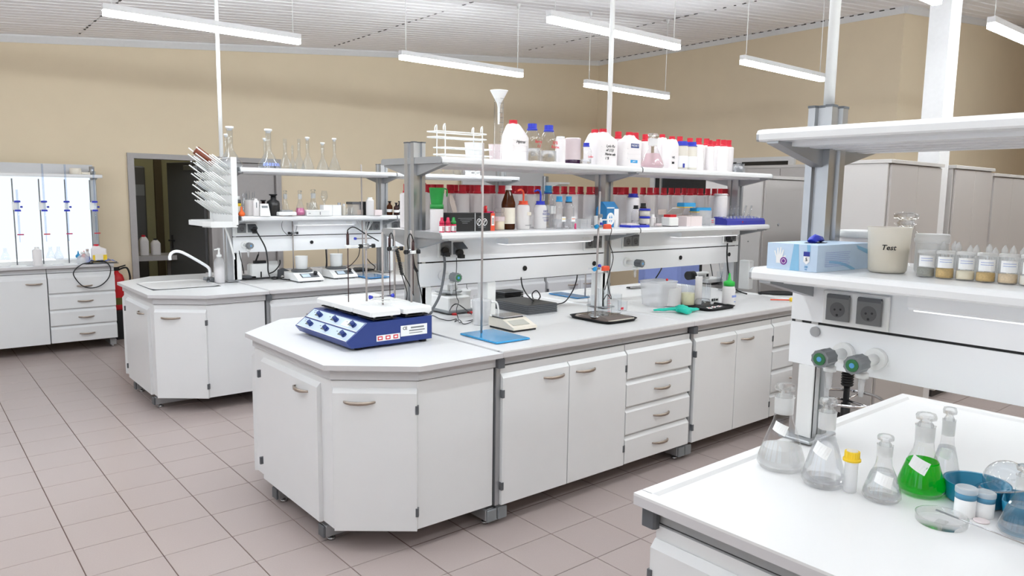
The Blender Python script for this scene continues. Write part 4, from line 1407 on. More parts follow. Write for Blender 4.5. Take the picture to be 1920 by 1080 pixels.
# brown bottle with white cap
xb = 2.8002
hb2 = 0.25869999999999993
t = thing('brown_bottle', 'tall brown glass bottle with a white cap and cream label', 'bottle', (xb, 3.40, L))
obj('body', G().lathe([(.037, 0), (.041, .008), (.041, hb2 * .5), (.042, hb2 * .56), (.04, hb2 * .62), (.0165, hb2 * .88), (.0165, hb2 * .93)], 26), 'amber_brown', t)
obj('paper_label', G().lathe([(.0416, .035), (.0416, hb2 * .5)], 26, caps=False), 'cream', t)
obj('cap', ring_cap(G(), .0175, hb2 * .9, hb2), 'white_plastic', t)
for lab, u, c, v, ink, txt in (('squeeze wash bottle with an orange bent spout', 981, 'red_orange', 362, 'mid_plastic', ''), ('squeeze wash bottle with a blue bent spout and blue print', 1013, 'blue_cap', 363, 'blue_ink', 'x')):
    x = 2.8827 if u == 981 else 3.0195
    t = thing('wash_bottle', lab, 'bottle', (x, 3.36, L), 0, 'wash bottles on the lower shelf')
    obj('body', G().lathe([(.037, 0), (.039, .01), (.039, .125), (.036, .14), (.026, .15)], 24), 'milk_plastic', t)
    obj('cap', ring_cap(G(), .026, .148, .17), c, t)
    obj('spout', G().tube([(0, 0, .168), (0, 0, .21), (-.008, -.002, .228), (-.03, -.006, .236), (-.058, -.012, .228)], .0055, 8), c, t)
    if txt:
        text(t, 'DEST.\nWATER', .017, ink, (.012, -.0395, .1), FACE)
        obj('printed_line', G().box(-.015, .036, -.0392, -.0385, .068, .07).box(-.008, .034, -.0392, -.0385, .056, .058).box(-.004, .03, -.0392, -.0385, .05, .052), ink, t)
    else:
        obj('paper_label', G().box(-.002, .028, -.0405, -.034, .085, .105), 'cream', t)
        obj('printed_line', G().box(-.014, .03, -.0402, -.037, .025, .028), ink, t)
b = reagent_bottle('tall glass bottle with sky-blue cap and paper label, between spouts and squat bottles', 3.1912, 3.48, L, .04, 0.2663, 'sky_cap', .55, 'water', ring='blue_cap')
obj('paper_label', G().box(-.01, .03, -.0412, -.03, .09, .14), 'paper', b)
for k in (0, 1):
    x = [3.1566, 3.239][k]
    b = reagent_bottle(['squat glass bottle with sky-blue cap and yellow-striped label', 'squat glass bottle with sky-blue cap, black ring and orange-striped label'][k], x, 3.34, L, .034, 0.20029999999999992, 'sky_cap', .3, 'water', ring='black' if k else None, group='sky-blue capped bottles')
    obj('paper_label', G().box(-.006, .026, -.0352, -.026, .045, .075), 'paper', b)
    obj('label_stripe', G().box(-.004, .024, -.0356, -.03, .06, .064), 'orange' if k else 'yellow', b)
t = thing('clear_box', 'clear plastic box with fine dark lines beside a magenta strip', 'box', (3.3634, 3.34, L))
obj('walls', G().box(-.045, .045, -.03, .03, 0.001, .06), 'clear_plastic', t)
obj('printed_line', G().box(-.035, .04, -.031, -.03, .03, .032).box(-.04, -.01, -.031, -.03, .042, .044).box(.012, .014, -.031, -.03, .01, .056), 'mid_plastic', t)
t = thing('marker_stub', 'short magenta stick standing at the shelf edge beside the clear box', 'marker', (3.2373, 3.275, L))
obj('stick', G().cyl((0, 0, 0), (0, 0, .033), .0065, 10).cyl((0, 0, .033), (0, 0, .036), .004, 10), 'magenta', t)
# blue and white carton with round emblem
t = thing('filter_carton', 'blue and white gable carton with a round white emblem', 'carton', (3.6746, 3.42, L), .12)
w_ = .062
hc = 0.1694
obj('body', G().box(-w_, .02, -.045, .045, 0, hc * .72), 'sky_deep', t)
obj('side', G().box(.02, w_ + .01, -.045, .045, 0, hc * .72), 'paper', t)
obj('gable', G().prof_x([(-.045, hc * .72), (.045, hc * .72), (.006, hc), (-.006, hc)], -w_, w_ + .01), 'sky_deep', t)
obj('gable_strip', G().box(-w_ + .002, .02, -.0462, -.042, hc * .74, hc * .78), 'paper', t)
g = G().cyl((-.02, -.0452, .055), (-.02, -.0464, .055), .042, 28)
obj('emblem', g, 'paper', t)
g = G()
for sx in (-1, 1):
    g.add([(-.02 + sx * .018, -.0467, .06), (-.02 + sx * .004, -.0467, .06), (-.02 + sx * .01, -.0467, .082)], [(0, 1, 2)])
    g.add([(-.02 + sx * .018, -.0467, .048), (-.02 + sx * .004, -.0467, .048), (-.02 + sx * .01, -.0467, .03)], [(0, 1, 2)])
obj('emblem_mark', g, 'stand_blue', t)
t = thing('white_holder', 'white plastic holder frame with legs before the blue carton', 'holder', (3.5364, 3.29, L))
obj('bar', G().box(-.075, .085, -.004, .004, .05, .058), 'white_plastic', t)
for xx in (-.07, -.05, .008, .08):
    obj('leg', G().box(xx - .004, xx + .004, -.004, .004, 0, .05), 'white_plastic', t)
beaker('small white cup at the rod side of the white holder', 3.4992, 3.335, L, .026, .078, 'white_plastic', name='cup', taper=.85)
# right bay
b = plastic_bottle('round white bottle with wide blue cap before the red-capped row', 3.9905, 3.47, L, .045, 0.22609999999999997, 'blue_cap', 'hdpe', capr=.72, caph=.12)
b = reagent_bottle('small clear bottle with black cap standing before the round white bottle', 3.8969, 3.36, L, .03, 0.1463000000000001, 'black', .3, 'water')
for k, (z0, lab) in enumerate(((.036, 'lower jar of two with blue lids, standing on the blue tray'), (.089, 'upper jar of two with blue lids, holding a black piece'))):
    t = thing('jar', lab, 'jar', (3.968, 3.34, L + z0 - .016), 0, 'stacked jars with blue lids')
    obj('body', G().lathe([(.034, .001), (.035, .005), (.035, .038)], 22), 'frosted', t)
    obj('lid', G().lathe([(.038, .038), (.038, .05), (.036, .052)], 22), 'blue_cap', t)
b = plastic_bottle('black-capped dark bottle behind the stacked blue-lidded jars', 4.0674, 3.44, L, .028, 0.16020000000000012, 'black', 'brown_glass', capr=.65, caph=.2)
t = thing('blue_tray', 'flat blue tray with pale strips in front of the round white bottle', 'tray', (3.8434, 3.32, L))
obj('tray', G().cbox(-.1, .1, -.05, .05, 0, .016, .004), 'blue_cap', t)
obj('strip', G().box(-.095, -.01, -.052, -.02, .016, .019), 'paper', t)
obj('strip', G().box(-.09, .01, -.01, .045, .016, .026), 'pale_pink', t)
plastic_bottle('small white bottle with a dot on its shoulder', 4.0744, 3.36, L, .024, .085, 'white_plastic', 'hdpe', capr=.55)
beaker('small glass of pinkish red liquid at the shelf edge', 4.0525, 3.29, L, .027, .06, 'glass', level=.4, liquid='pale_pink')
t = thing('open_carton', 'open brown-lined carton with its white lid flap raised', 'carton', (4.4302, 3.45, L))
obj('tray', G().box(-.05, .15, -.05, .05, 0, .002).box(-.05, -.048, -.05, .05, .002, .075).box(.148, .15, -.05, .05, .002, .075).box(-.048, .148, .048, .05, .002, .075).box(-.048, .148, -.05, -.048, .002, .07), 'carton', t)
g = G().prof_x([(-.03, .075), (.05, .075), (.05, .079), (-.03, .079)], -.05, .15)
obj('flap', G().prism([(-.11, .05), (-.05, .05), (-.04, .05), (-.02, .053), (-.12, .053)], .076, .115), 'carton', t)
g = G().add([(-.03, .05, .08), (.15, .05, .08), (.13, -.0, .125), (-.02, -.0, .125), (-.03, .053, .08), (.15, .053, .08), (.13, .003, .128), (-.02, .003, .128)], [(0, 1, 2, 3), (7, 6, 5, 4), (0, 4, 5, 1), (1, 5, 6, 2), (2, 6, 7, 3), (3, 7, 4, 0)])
obj('lid_flap', g, 'paper', t)
t = thing('white_case', 'small white case with a red block on top and black foot', 'case', (4.1934, 3.30, L))
obj('body', G().cbox(-.05, .05, -.04, .04, .006, .066, .006), 'white_plastic', t)
obj('red_block', G().cbox(-.035, .035, -.03, .03, .066, .084, .003), 'red', t)
obj('foot', G().box(-.035, .05, -.038, .038, 0, .006), 'black', t)
t = thing('pale_box', 'plain pale pink carton box at the shelf edge', 'box', (4.4453, 3.31, L))
obj('carton', G().box(-.105, .075, -.045, .045, 0, .072), 'pale_pink', t)
obj('lid_edge', G().box(-.06, -.058, -.0455, -.045, 0, .072).box(-.105, .075, -.0453, -.045, .07, .0715), 'carton', t)
for lab, u0, u1, v0, z0, y in (('light blue lidded clear box, upper one resting on the open carton', 1277, 1299, 380, .128, 3.47), ('light blue lidded clear box beside the open carton', 1301, 1327, 389, 0, 3.47)):
    xa, xb_, zt_ = (4.4953, 4.6375, 1.6363) if u0 == 1277 else (4.6731, 4.8557, 1.6003)
    t = thing('lidded_box', lab, 'box', ((xa + xb_) / 2, 3.445 if u0 == 1277 else 3.46, L + z0), 0, 'light blue lidded boxes')
    hw = (xb_ - xa) / 2
    H_ = zt_ - L - z0
    obj('lid', G().cbox(-hw, hw, -.035, .035, H_ - .03, H_, .004), 'stand_blue', t)
    obj('walls', G().box(-hw * .95, hw * .95, -.033, .033, 0, H_ - .03), 'clear_plastic', t)
    obj('yellow_rim', G().box(-hw * 1.02, hw * .4, -.036, .036, H_ - .036, H_ - .031), 'yellow', t)
beaker('large clear beaker standing behind the small red-marked box', 4.6911, 3.36, L, .045, .11, 'clear_plastic')
t = thing('marked_box', 'small clear box with red marks near the blue rack', 'box', (4.6486, 3.285, L))
obj('walls', G().box(-.03, .03, -.02, .02, 0, .055), 'clear_plastic', t)
obj('red_mark', G().box(-.015, .012, -.0208, -.02, .036, .042).box(-.012, .015, -.0208, -.02, .022, .027), 'red_ink', t)
plastic_bottle('fat white cylinder without cap at the end of the lower shelf', 4.9621, 3.42, L, .052, 0.23870000000000013, 'hdpe', 'hdpe', capr=.95, caph=.04, name='white_cylinder')
# blue test tube rack with leaning tubes
xr0, xr1 = 4.8579, 5.3795
t = thing('tube_rack', 'blue plastic test tube rack with leaning glass tubes', 'rack', ((xr0 + xr1) / 2, 3.34, L))
hw = (xr1 - xr0) / 2
obj('base', G().prof_x([(-.06, 0), (-.06, .03), (-.045, .048), (.045, .06), (.06, .06), (.06, 0)], -hw, hw), 'rack_blue', t)
g = G()
for k in range(10):
    for r_ in range(3):
        g.cyl((-hw * .82 + k * hw * .18, -.03 + r_ * .035, .045 + r_ * .004), (-hw * .82 + k * hw * .18, -.03 + r_ * .035, .058 + r_ * .004), .009, 10)
obj('socket_ring', g, 'clear_plastic', t)
obj('red_dot', G().cyl((-hw * .22, -.0605, .022), (-hw * .22, -.062, .022), .007, 10), 'red', t)
for k, (xx, ln) in enumerate(((-.6, .03), (-.48, .035), (-.36, .02), (-.2, .0), (-.1, -.004), (.3, .045), (.42, .045))):
    tb = thing('test_tube', f'{ORD[k]} leaning glass test tube from the white cylinder, in the blue rack', 'tube', ((xr0 + xr1) / 2 + xx * hw, 3.34 + (k % 2) * .03, L + .06), 0, 'test tubes in the blue rack')
    obj('tube', G().cyl((0, 0, 0), (ln, 0, .085), .009, 10), 'glass_flask', tb)

# ================================================================ things on the middle bench
W = ZW
RIM = W + .0072
dx0, dx1, dy0, dy1 = 1.6507, 2.1403, 3.2219, 3.8227
dzt = 1.0382
dzf = 0.948
dxs = 1.7596407195051216
dzt = max(dzt, 1.03)
t = thing('multi_stirrer', 'dark blue six-place magnetic stirrer with sloping knob panel and white plates', 'stirrer', (0, 0, 0))
obj('housing', G().prof_y([(dx0 + .02, .915), (dx1, .915), (dx1, dzt), (dxs, dzt - .004), (dx0 - .005, dzf)], dy0, dy1), 'device_blue', t)
sl = Vector((dxs - dx0 + .005, 0, dzt - .004 - dzf))
SLn = Vector((-sl.z, 0, sl.x)).normalized()
u_ = sl.normalized()
def on_panel(a, b, lift=.001):
    """a along y from the near side, b up the slope, both 0..1"""
    p = Vector((dx0 - .005, dy0, dzf)) + sl * b + Vector((0, (dy1 - dy0) * a, 0)) + SLn * lift
    return p
def panel_quad(a0, a1, b0, b1, lift):
    g = G()
    lo = [on_panel(a0, b0, 0), on_panel(a1, b0, 0), on_panel(a1, b1, 0), on_panel(a0, b1, 0)]
    hi = [p + SLn * lift for p in lo]
    g.add(lo + hi, [(3, 2, 1, 0), (4, 5, 6, 7), (0, 1, 5, 4), (1, 2, 6, 5), (2, 3, 7, 6), (3, 0, 4, 7)])
    return g
mat('pale_panel', (196, 212, 226), 0.4, var=.08, scale=14)
for b0, b1 in ((.03, .46), (.52, .95)):
    fp = obj('control_panel', panel_quad(.02, .98, b0, b1, .0016), 'pale_panel', t)
    obj('panel_border', panel_quad(.02, .98, b0, b0 + .025, .0022), 'white_plastic', fp)
    obj('brand_mark', panel_quad(.9, .95, b1 - .07, b1 - .05, .0022), 'device_blue', fp)
    for k, a in enumerate((.80, .49, .17)):
        bm_ = (b0 + b1) / 2
        obj('display', panel_quad(a - .012, a + .065, bm_ - .05, bm_ + .10, .003), 'lcd', fp)
        if k == 2 and b0 > .5:
            obj('printed_scale', panel_quad(a + .03, a + .16, bm_ - .12, bm_ + .14, .0024), 'white_plastic', fp)
        obj('print_mark', panel_quad(a + .1, a + .12, bm_ + .06, bm_ + .09, .0026), 'mid_plastic', fp)
        p = on_panel(a - .045, bm_, 0)
        g = G().cyl(p, p + SLn * .01, .014, 14).cyl(p + SLn * .01, p + SLn * .03, .0125, 14, .011)
        q = p + SLn * .034
        g.cyl(q - u_ * .011 - SLn * .006, q + u_ * .011 - SLn * .006, .0045, 6)
        obj('knob', g, 'device_blue', fp)
for a, b_ in ((.06, .06), (.06, .94), (.94, .06), (.94, .94)):
    fx, fy = dx0 + .05 + a * (dx1 - dx0 - .06), dy0 + b_ * (dy1 - dy0)
    obj('foot', G().cyl((fx, fy, W + .0005), (fx, fy, .916), .02, 12), 'rubber', t)
obj('rating_plate', G().box(dx1 - .19, dx1 - .03, dy0 - .0012, dy0, .945, 1.0), 'paper', t)
s_ = obj('warning_sticker', G().box(dx1 - .33, dx1 - .195, dy0 - .0012, dy0, .935, .965), 'paper', t)
text(t, 'CE', .022, 'ink', (dx1 - .165, dy0 - .0016, .985), FACE)
obj('printed_line', G().box(dx1 - .13, dx1 - .05, dy0 - .0018, dy0 - .0011, .982, .99).box(dx1 - .14, dx1 - .045, dy0 - .0018, dy0 - .0011, .968, .974).box(dx1 - .14, dx1 - .06, dy0 - .0018, dy0 - .0011, .956, .96), 'mid_plastic', t)
g = G()
for k in range(3):
    xx = dx1 - .31 + k * .045
    g.box(xx - .014, xx + .014, dy0 - .0018, dy0 - .0011, .94, .96)
obj('red_square', g, 'red_ink', t)
g = G()
for k in range(3):
    xx = dx1 - .31 + k * .045
    g.box(xx - .008, xx + .008, dy0 - .0023, dy0 - .0016, .9455, .9545)
obj('white_square', g, 'paper', t)
px0, px1, py0, py1 = 1.8148, 2.0855, 3.1753, 3.8121
PZ = dzt + .024
px0 = dxs + .012
px1 = dx1 + .01
pw, ph = (px1 - px0) / 2, (dy1 - dy0 + .03) / 3
for i in range(2):
    for j in range(3):
        a0, b0 = px0 + i * pw + .004, dy0 - .015 + j * ph + .004
        pl = obj('hot_plate', G().cbox(a0, a0 + pw - .018, b0, b0 + ph - .012, PZ, PZ + .03, .007).cbox(a0 + .02, a0 + pw - .038, b0 + .02, b0 + ph - .032, PZ + .03, PZ + .0325, .002), 'white_plastic', t)
        obj('shield', G().cbox(a0 + .02, a0 + pw - .03, b0 + .02, b0 + ph - .03, dzt + .006, dzt + .012, .002), 'black', pl)
        g = G()
        for xx in (a0 + .04, a0 + pw - .05):
            for yy in (b0 + .04, b0 + ph - .05):
                g.cyl((xx, yy, dzt), (xx, yy, PZ), .007, 8)
        obj('pillar_leg', g, 'steel', pl)
# four support rods fixed to the stirrer, with clamps, probes and cables
PT = PZ + .0325
def rodpos(u, v): return None
rods = [(1.9233, 3.5257), (1.9269, 3.3604), (2.1098, 3.5478), (2.1001, 3.3575)]
rtop = [1.4749, 1.4744, 1.4735, 1.4791]
for k, (x, y) in enumerate(rods):
    obj('support_rod', G().cyl((x, y, PT - .02), (x, y, rtop[k]), .0055, 10), 'rod_steel', t)
def boss(p, x, y, z, r=.012):
    """boss head clamp with two black thumbscrews"""
    g = G().cbox(x - .014, x + .014, y - .013, y + .013, z - .014, z + .014, .004)
    b = obj('boss_head', g, 'aluminium_dull', p)
    g = G().cyl((x - .014, y - .004, z), (x - .03, y - .008, z), .004, 8).cyl((x - .03, y - .008, z), (x - .046, y - .012, z), r, 10)
    obj('thumbscrew', g, 'black', b)
    g = G().cyl((x + .014, y - .004, z), (x + .03, y - .008, z), .004, 8).cyl((x + .03, y - .008, z), (x + .046, y - .012, z), r, 10)
    obj('thumbscrew', g, 'black', b)
    return b
mat('probe_brown', (62, 34, 34), 0.4)
def probe(label, px, py, zt, zb, tip, cable, thick=.0075, clampz=None, rod=None):
    t = thing('probe', label, 'probe', (0, 0, 0), 0, 'pencil probes clamped over the blue stirrer')
    obj('grip', G().cyl((px, py, zb), (px, py, zt), thick, 10).cyl((px, py, zt), (px, py, zt + .012), thick * .6, 8), 'probe_brown', t)
    obj('tip_rod', G().cyl((px, py, tip), (px, py, zb), .0028, 8), 'probe_brown', t)
    obj('cable', G().tube([(px, py, zt + .01)] + cable, .0032, 6), 'black', t)
    if rod is not None:
        b = boss(t, rod[0], rod[1], clampz)
        obj('arm', G().cyl((rod[0], rod[1] - .01, clampz), (px, py, clampz), .005, 8).cbox(px - .014, px + .014, py - .012, py + .012, clampz - .008, clampz + .008, .003), 'white_plastic', t)
    return t
y1_ = rods[0][1]
probe('thin brown probe on a white arm, its cable arching above the stirrer', 1.8159, y1_, 1.458, 1.4021, PT + .004,
      [(1.8198, 3.5257, 1.483), (1.8539, 3.5257, 1.4936), (1.9194, 3.5257, 1.4585), (1.9994, 3.5257, 1.4165)], clampz=1.3926, rod=rods[0])
y3_ = rods[2][1]
probe('short brown probe with looped cable clamped to the middle rod', 2.0783, y3_ - .002, 1.4306, 1.3778, PT + .02,
      [(2.0818, 3.5478, 1.4481), (2.092, 3.5478, 1.4566), (2.09, 3.5278, 1.4313), (2.0897, 3.5278, 1.3845)], clampz=1.371, rod=rods[2])
y4_ = rods[3][1]
probe('brown probe beside the rack post with a long hanging black cable', 2.0952, y4_ - .025, 1.4215, 1.3593, PT + .05,
      [(2.0905, 3.3375, 1.4526), (2.0774, 3.3375, 1.4613), (2.0641, 3.3375, 1.4252), (2.0705, 3.3375, 1.3743)], clampz=1.3663, rod=rods[3])
# coiled cable and straight leads hanging from the middle rod
t = thing('coiled_cable', 'black coiled cable hanging in front of the stirrer rods', 'cable', (0, 0, 0))
pts = [(2.0965, 3.5, 1.3685), (2.1096, 3.5, 1.3035), (2.1296, 3.5, 1.2288)]
a, b_ = Vector(pts[0]), Vector(pts[2])
hel = [a.lerp(b_, k / 90) + Vector((.009 * math.cos(k * 1.1), .009 * math.sin(k * 1.1), 0)) for k in range(91)]
obj('coil', G().tube(hel, .0032, 5, curve=False), 'black', t)
obj('lead', G().tube([(2.1262, 3.5, 1.2319), (2.143, 3.5, 1.1835), (2.16, 3.5, 1.1286), (2.1563, 3.5, 1.0749)], .003, 5).tube([(2.133, 3.5, 1.2375), (2.1774, 3.5, 1.1663), (2.2016, 3.5, 1.1135), (2.2331, 3.5, 1.0474)], .003, 5), 'black', t)
t = thing('hanging_cable', 'black sleeved cable hanging beside the rack post above the stirrer', 'cable', (0, 0, 0))
obj('sleeve', G().tube([(2.1702, 3.46, 1.3333), (2.1804, 3.46, 1.2798), (2.2011, 3.46, 1.2461)], .0085, 8), 'black', t)
obj('lead', G().tube([(2.1976, 3.46, 1.2493), (2.2114, 3.46, 1.183), (2.2288, 3.46, 1.1219), (2.2393, 3.46, 1.0458)], .003, 5), 'black', t)
# wire triangle holder on blue knobs near the rods
t = thing('wire_ring', 'small white wire ring with two bright blue knobs, low on the stirrer rods', 'clamp', (rods[1][0], rods[1][1] + .02, PT + .02))
g = G().tube([(.055 * math.cos(k * PI / 8), .055 * math.sin(k * PI / 8), .0) for k in range(17)], .003, 6).tube([(.055, 0, 0), (-.05, .03, .012), (-.03, -.045, .012), (.055, 0, 0)], .0025, 5, curve=False)
obj('ring', g, 'white_plastic', t)
obj('bar', G().cyl((-.05, 0, .022), (.06, 0, .022), .005, 8), 'steel', t)
obj('knob', G().cyl((-.05, 0, .022), (-.066, 0, .022), .007, 8, .012), 'blue_cap', t)
obj('knob', G().cyl((.06, 0, .022), (.076, 0, .022), .007, 8, .012), 'blue_cap', t)
# retort stands with blue base plates
def retort(label, x0, x1, y0, y1, rx, ry, top, m, lean=0.0):
    t = thing('retort_stand', label, 'stand', ((x0 + x1) / 2, (y0 + y1) / 2, W + .0005), 0, 'retort stands with blue base plates')
    a, b = (x1 - x0) / 2, (y1 - y0) / 2
    obj('base_plate', G().cbox(-a, a, -b, b, .003, .012, .003), m, t)
    obj('foot', G().box(-a + .01, -a + .03, -b + .01, b - .01, 0, .003).box(a - .03, a - .01, -b + .01, b - .01, 0, .003), 'rubber', t)
    ox, oy = rx - (x0 + x1) / 2, ry - (y0 + y1) / 2
    obj('rod', G().cyl((ox, oy, .010), (ox + lean, oy, top - W), .006, 12), 'rod_steel', t)
    return t
retort('bright blue retort stand with a very tall rod, at the front of the middle bench', 2.3582, 2.5892, 2.9425, 3.2704, 2.4537, 3.2, 1.9475, 'stand_blue')
retort('dull blue retort stand with a short rod, at the back of the middle bench', 3.9219, 4.0575, 3.9247, 4.2481, 4.0274, 3.9499, 1.1077865402704292, 'stand_blue_dim')
# cream balance
bx0, bx1, by0, by1 = 2.642, 2.8195, 3.1465, 3.3757
bh = .062
t = thing('balance', 'cream laboratory balance with a square steel pan beside the blue stand', 'balance', ((bx0 + bx1) / 2, (by0 + by1) / 2, W + .0005))
a, b_ = (bx1 - bx0) / 2, (by1 - by0) / 2
obj('body', G().prof_x([(-b_, .012), (b_, .012), (b_, bh), (-b_ * .1, bh), (-b_ * .85, .03), (-b_, .026)], -a, a), 'cream', t)
obj('base', G().box(-a + .004, a - .004, -b_ + .006, b_ - .006, 0, .012), 'black', t)
g = G().box(-a * .8, a * .62, 0, 1, 0, 1)
obj('display', G().prof_x([(-b_ * .78, .0345), (-b_ * .28, .0535), (-b_ * .28, .0552), (-b_ * .78, .0362)], -a * .78, a * .6), 'lcd_pale', t)
obj('pan_support', G().cbox(-a * .85, a * .85, -b_ * .05, b_ * .9, bh, bh + .006, .002), 'dark_plastic', t)
obj('pan', G().cbox(-a * .95, a * .95, -b_ * .12, b_ * .96, bh + .008, bh + .013, .003), 'steel', t)
# shaker with round platform under the panel
sx0, sx1, sy0, sy1 = 2.6961, 2.8753, 3.8613, 4.1261
t = thing('shaker', 'white square shaker with a round platform, grey base and red feet', 'shaker', ((sx0 + sx1) / 2, (sy0 + sy1) / 2, W + .0005))
a, b_ = (sx1 - sx0) / 2, (sy1 - sy0) / 2
obj('base', G().cbox(-a - .01, a + .03, -b_ - .01, b_ + .02, .012, .028, .006), 'mid_plastic', t)
obj('housing', G().cbox(-a, a, -b_, b_, .028, .115, .008), 'white_plastic', t)
obj('platform', G().lathe([(.02, .115), (.02, .128), (.085, .13), (.09, .134), (.09, .142), (.086, .145)], 32), 'aluminium_dull', t)
for fx in (-a * .6, a * .8):
    obj('foot', G().cyl((fx, -b_ - .012, 0), (fx, -b_ - .012, .013), .018, 12), 'red', t)
obj('foot', G().cyl((0, b_, 0), (0, b_, .013), .018, 12), 'red', t)
zc = W + .146
t = thing('notched_holder', 'white holder with a V notch standing on the shaker platform', 'holder', ((sx0 + sx1) / 2 + .01, (sy0 + sy1) / 2, zc))
obj('body', G().prof_y([(-.04, 0), (.04, 0), (.04, .1), (.014, .1), (.003, .055), (-.003, .055), (-.014, .1), (-.04, .1)], -.03, .03), 'white_plastic', t)
beaker('white straight cup behind the shaker', 3.0738, 4.2082, W, .045, .10, 'white_plastic', name='cup', taper=.8)
for k in range(3):
    t = thing('petri_dish', ['lowest clear dish of the stack behind the measuring jug', 'middle clear dish of the stack behind the measuring jug', 'topmost clear dish of the stack behind the measuring jug'][k], 'dish', (3.1304, 4.1072, W + .022 * k), 0, 'stacked clear dishes')
    obj('wall', G().lathe([(0, .002), (.043, .001), (.045, .004), (.045, .018), (.047, .0205)], 24, caps=False), 'clear_plastic', t)
beaker('clear plastic measuring jug with a handle, before the white conduit', 2.655, 3.4659, 0.0568, 0.1513, 'clear_plastic', name='measuring_jug', handle=True, taper=.85) if False else None
jx, jy, jr, jh = 2.6573, 3.4662, 0.0584, 0.151
t = beaker('clear plastic measuring jug with a handle, between shaker and balance', jx, jy, W, jr, jh, 'clear_plastic', name='measuring_jug', taper=.86)
obj('handle', G().tube([(jr * .7, -jr * .7, jh * .92), (jr * 1.25, -jr * .9, jh * .88), (jr * 1.4, -jr, jh * .5), (jr * 1.1, -jr * .8, jh * .16), (jr * .62, -jr * .6, jh * .12)], .006, 8), 'white_plastic', t)
# ribbed black stack and flat grill plates
gx0, gx1, gy0, gy1 = 3.1174, 3.3809, 3.5717, 3.9537
g0 = thing('ribbed_plate', 'lowest of the flat dark ribbed plates stacked under the panel', 'plate', ((gx0 + gx1) / 2, (gy0 + gy1) / 2, W + .0005), 0, 'flat dark ribbed plates')
a, b_ = (gx1 - gx0) / 2, (gy1 - gy0) / 2
obj('sheet', G().cbox(-a, a, -b_, b_, 0, .009, .002), 'dark_plastic', g0)
obj('rib', G().box(-a + .004, a - .004, -b_ + .004, b_ - .004, .009, .0115), 'black', g0)
for k in range(1, 5):
    dup(g0, (g0.location.x, g0.location.y, W + .0005 + .0122 * k), 0, ['', 'second of the flat dark ribbed plates, counted from the worktop', 'middle of the flat dark ribbed plates under the panel', 'fourth of the flat dark ribbed plates, counted from the worktop', 'topmost of the flat dark ribbed plates, its grey face showing'][k])
t = thing('heater_block', 'black ribbed block standing behind the flat ribbed plates', 'heater', (3.366, 4.08, W + .0005))
hz_ = 1.0043 - W
obj('base', G().cbox(-.10, .10, -.075, .075, 0, .016, .003), 'black', t)
for k in range(6):
    obj('fin', G().cbox(-.085, .09, -.07, .07, .02 + k * (hz_ - .03) / 6, .02 + (k + .62) * (hz_ - .03) / 6, .002), 'dark_plastic' if k == 5 else 'black', t)
obj('core', G().box(-.07, .075, -.055, .055, .016, hz_ - .012), 'rubber', t)
obj('screw', G().cyl((.06, -.07, .05), (.06, -.074, .05), .004, 8), 'steel', t)
# trays
mat('tray_brown', (118, 106, 100), 0.25, metal=.3)
def tray(label, x0, x1, y0, y1, m='rubber'):
    t = thing('tray', label, 'tray', ((x0 + x1) / 2, (y0 + y1) / 2, W + .001))
    a, b = (x1 - x0) / 2, (y1 - y0) / 2
    g = loft([(0, 0, a * .93, b * .93, 0), (0, 0, a * .96, b * .96, .012), (0, 0, a, b, .016), (0, 0, a, b, .019), (0, 0, a * .95, b * .95, .015), (0, 0, a * .92, b * .92, .005)], 36, 7)
    obj('pan', g, m, t)
    return t, a, b
t, a, b_ = tray('dark tray holding a brown slab and beakers, before the middle post', 3.265, 3.5643, 3.003, 3.3653)
ts = thing('brown_slab', 'brown bevelled slab lying in the dark tray under the beakers', 'slab', (t.location.x + .005, t.location.y, W + .0065))
obj('slab', loft([(0, 0, a * .84, b_ * .84, 0), (0, 0, a * .84, b_ * .84, .006), (0, 0, a * .78, b_ * .78, .018), (0, 0, a * .1, b_ * .1, .0185)], 32, 12), 'tray_brown', ts)
obj('edge_strip', G().box(-a * .78, a * .78, -b_ * .84 - .001, -b_ * .84 + .004, .004, .013), 'cream', ts)
SZ = W + .0252
t2, a2, b2 = tray('long dark tray under the bottle with the green nozzle', 4.2236, 4.5577, 2.9531, 3.2849)
def wb(label, q, z, m, **k):
    x, y, r, hh = q
    return beaker(label, x, y, z, r, hh, m, **k)
wb('clear beaker on the rod side of the brown slab', (3.3585, 3.2303, 0.0286, 0.1286), SZ, 'glass_flask')
cx, cy, cr, ch = 3.4277, 3.1961, 0.0405, 0.1682
b = beaker('tall clear measuring beaker with pink scale marks on the brown slab', cx, cy, SZ, cr, ch, 'glass_flask')
g = G()
for k in range(7):
    g.box(-.006, .014 if k % 3 else .022, -cr - .001, -cr, ch * .15 + k * ch * .1, ch * .15 + k * ch * .1 + .002)
obj('pink_mark', g, 'red_ink', b)
b = wb('clear beaker at the far corner of the brown slab with a pink mark', (3.5391, 3.1882, 0.0342, 0.1266), SZ, 'glass_flask')
obj('pink_mark', G().box(-.012, .012, -.052, -.05, .03, .045), 'red_ink', b)
wb('small beaker with pink writing beside the dark tray', (3.7429, 3.3145, 0.0323, 0.0679), RIM, 'glass_flask')
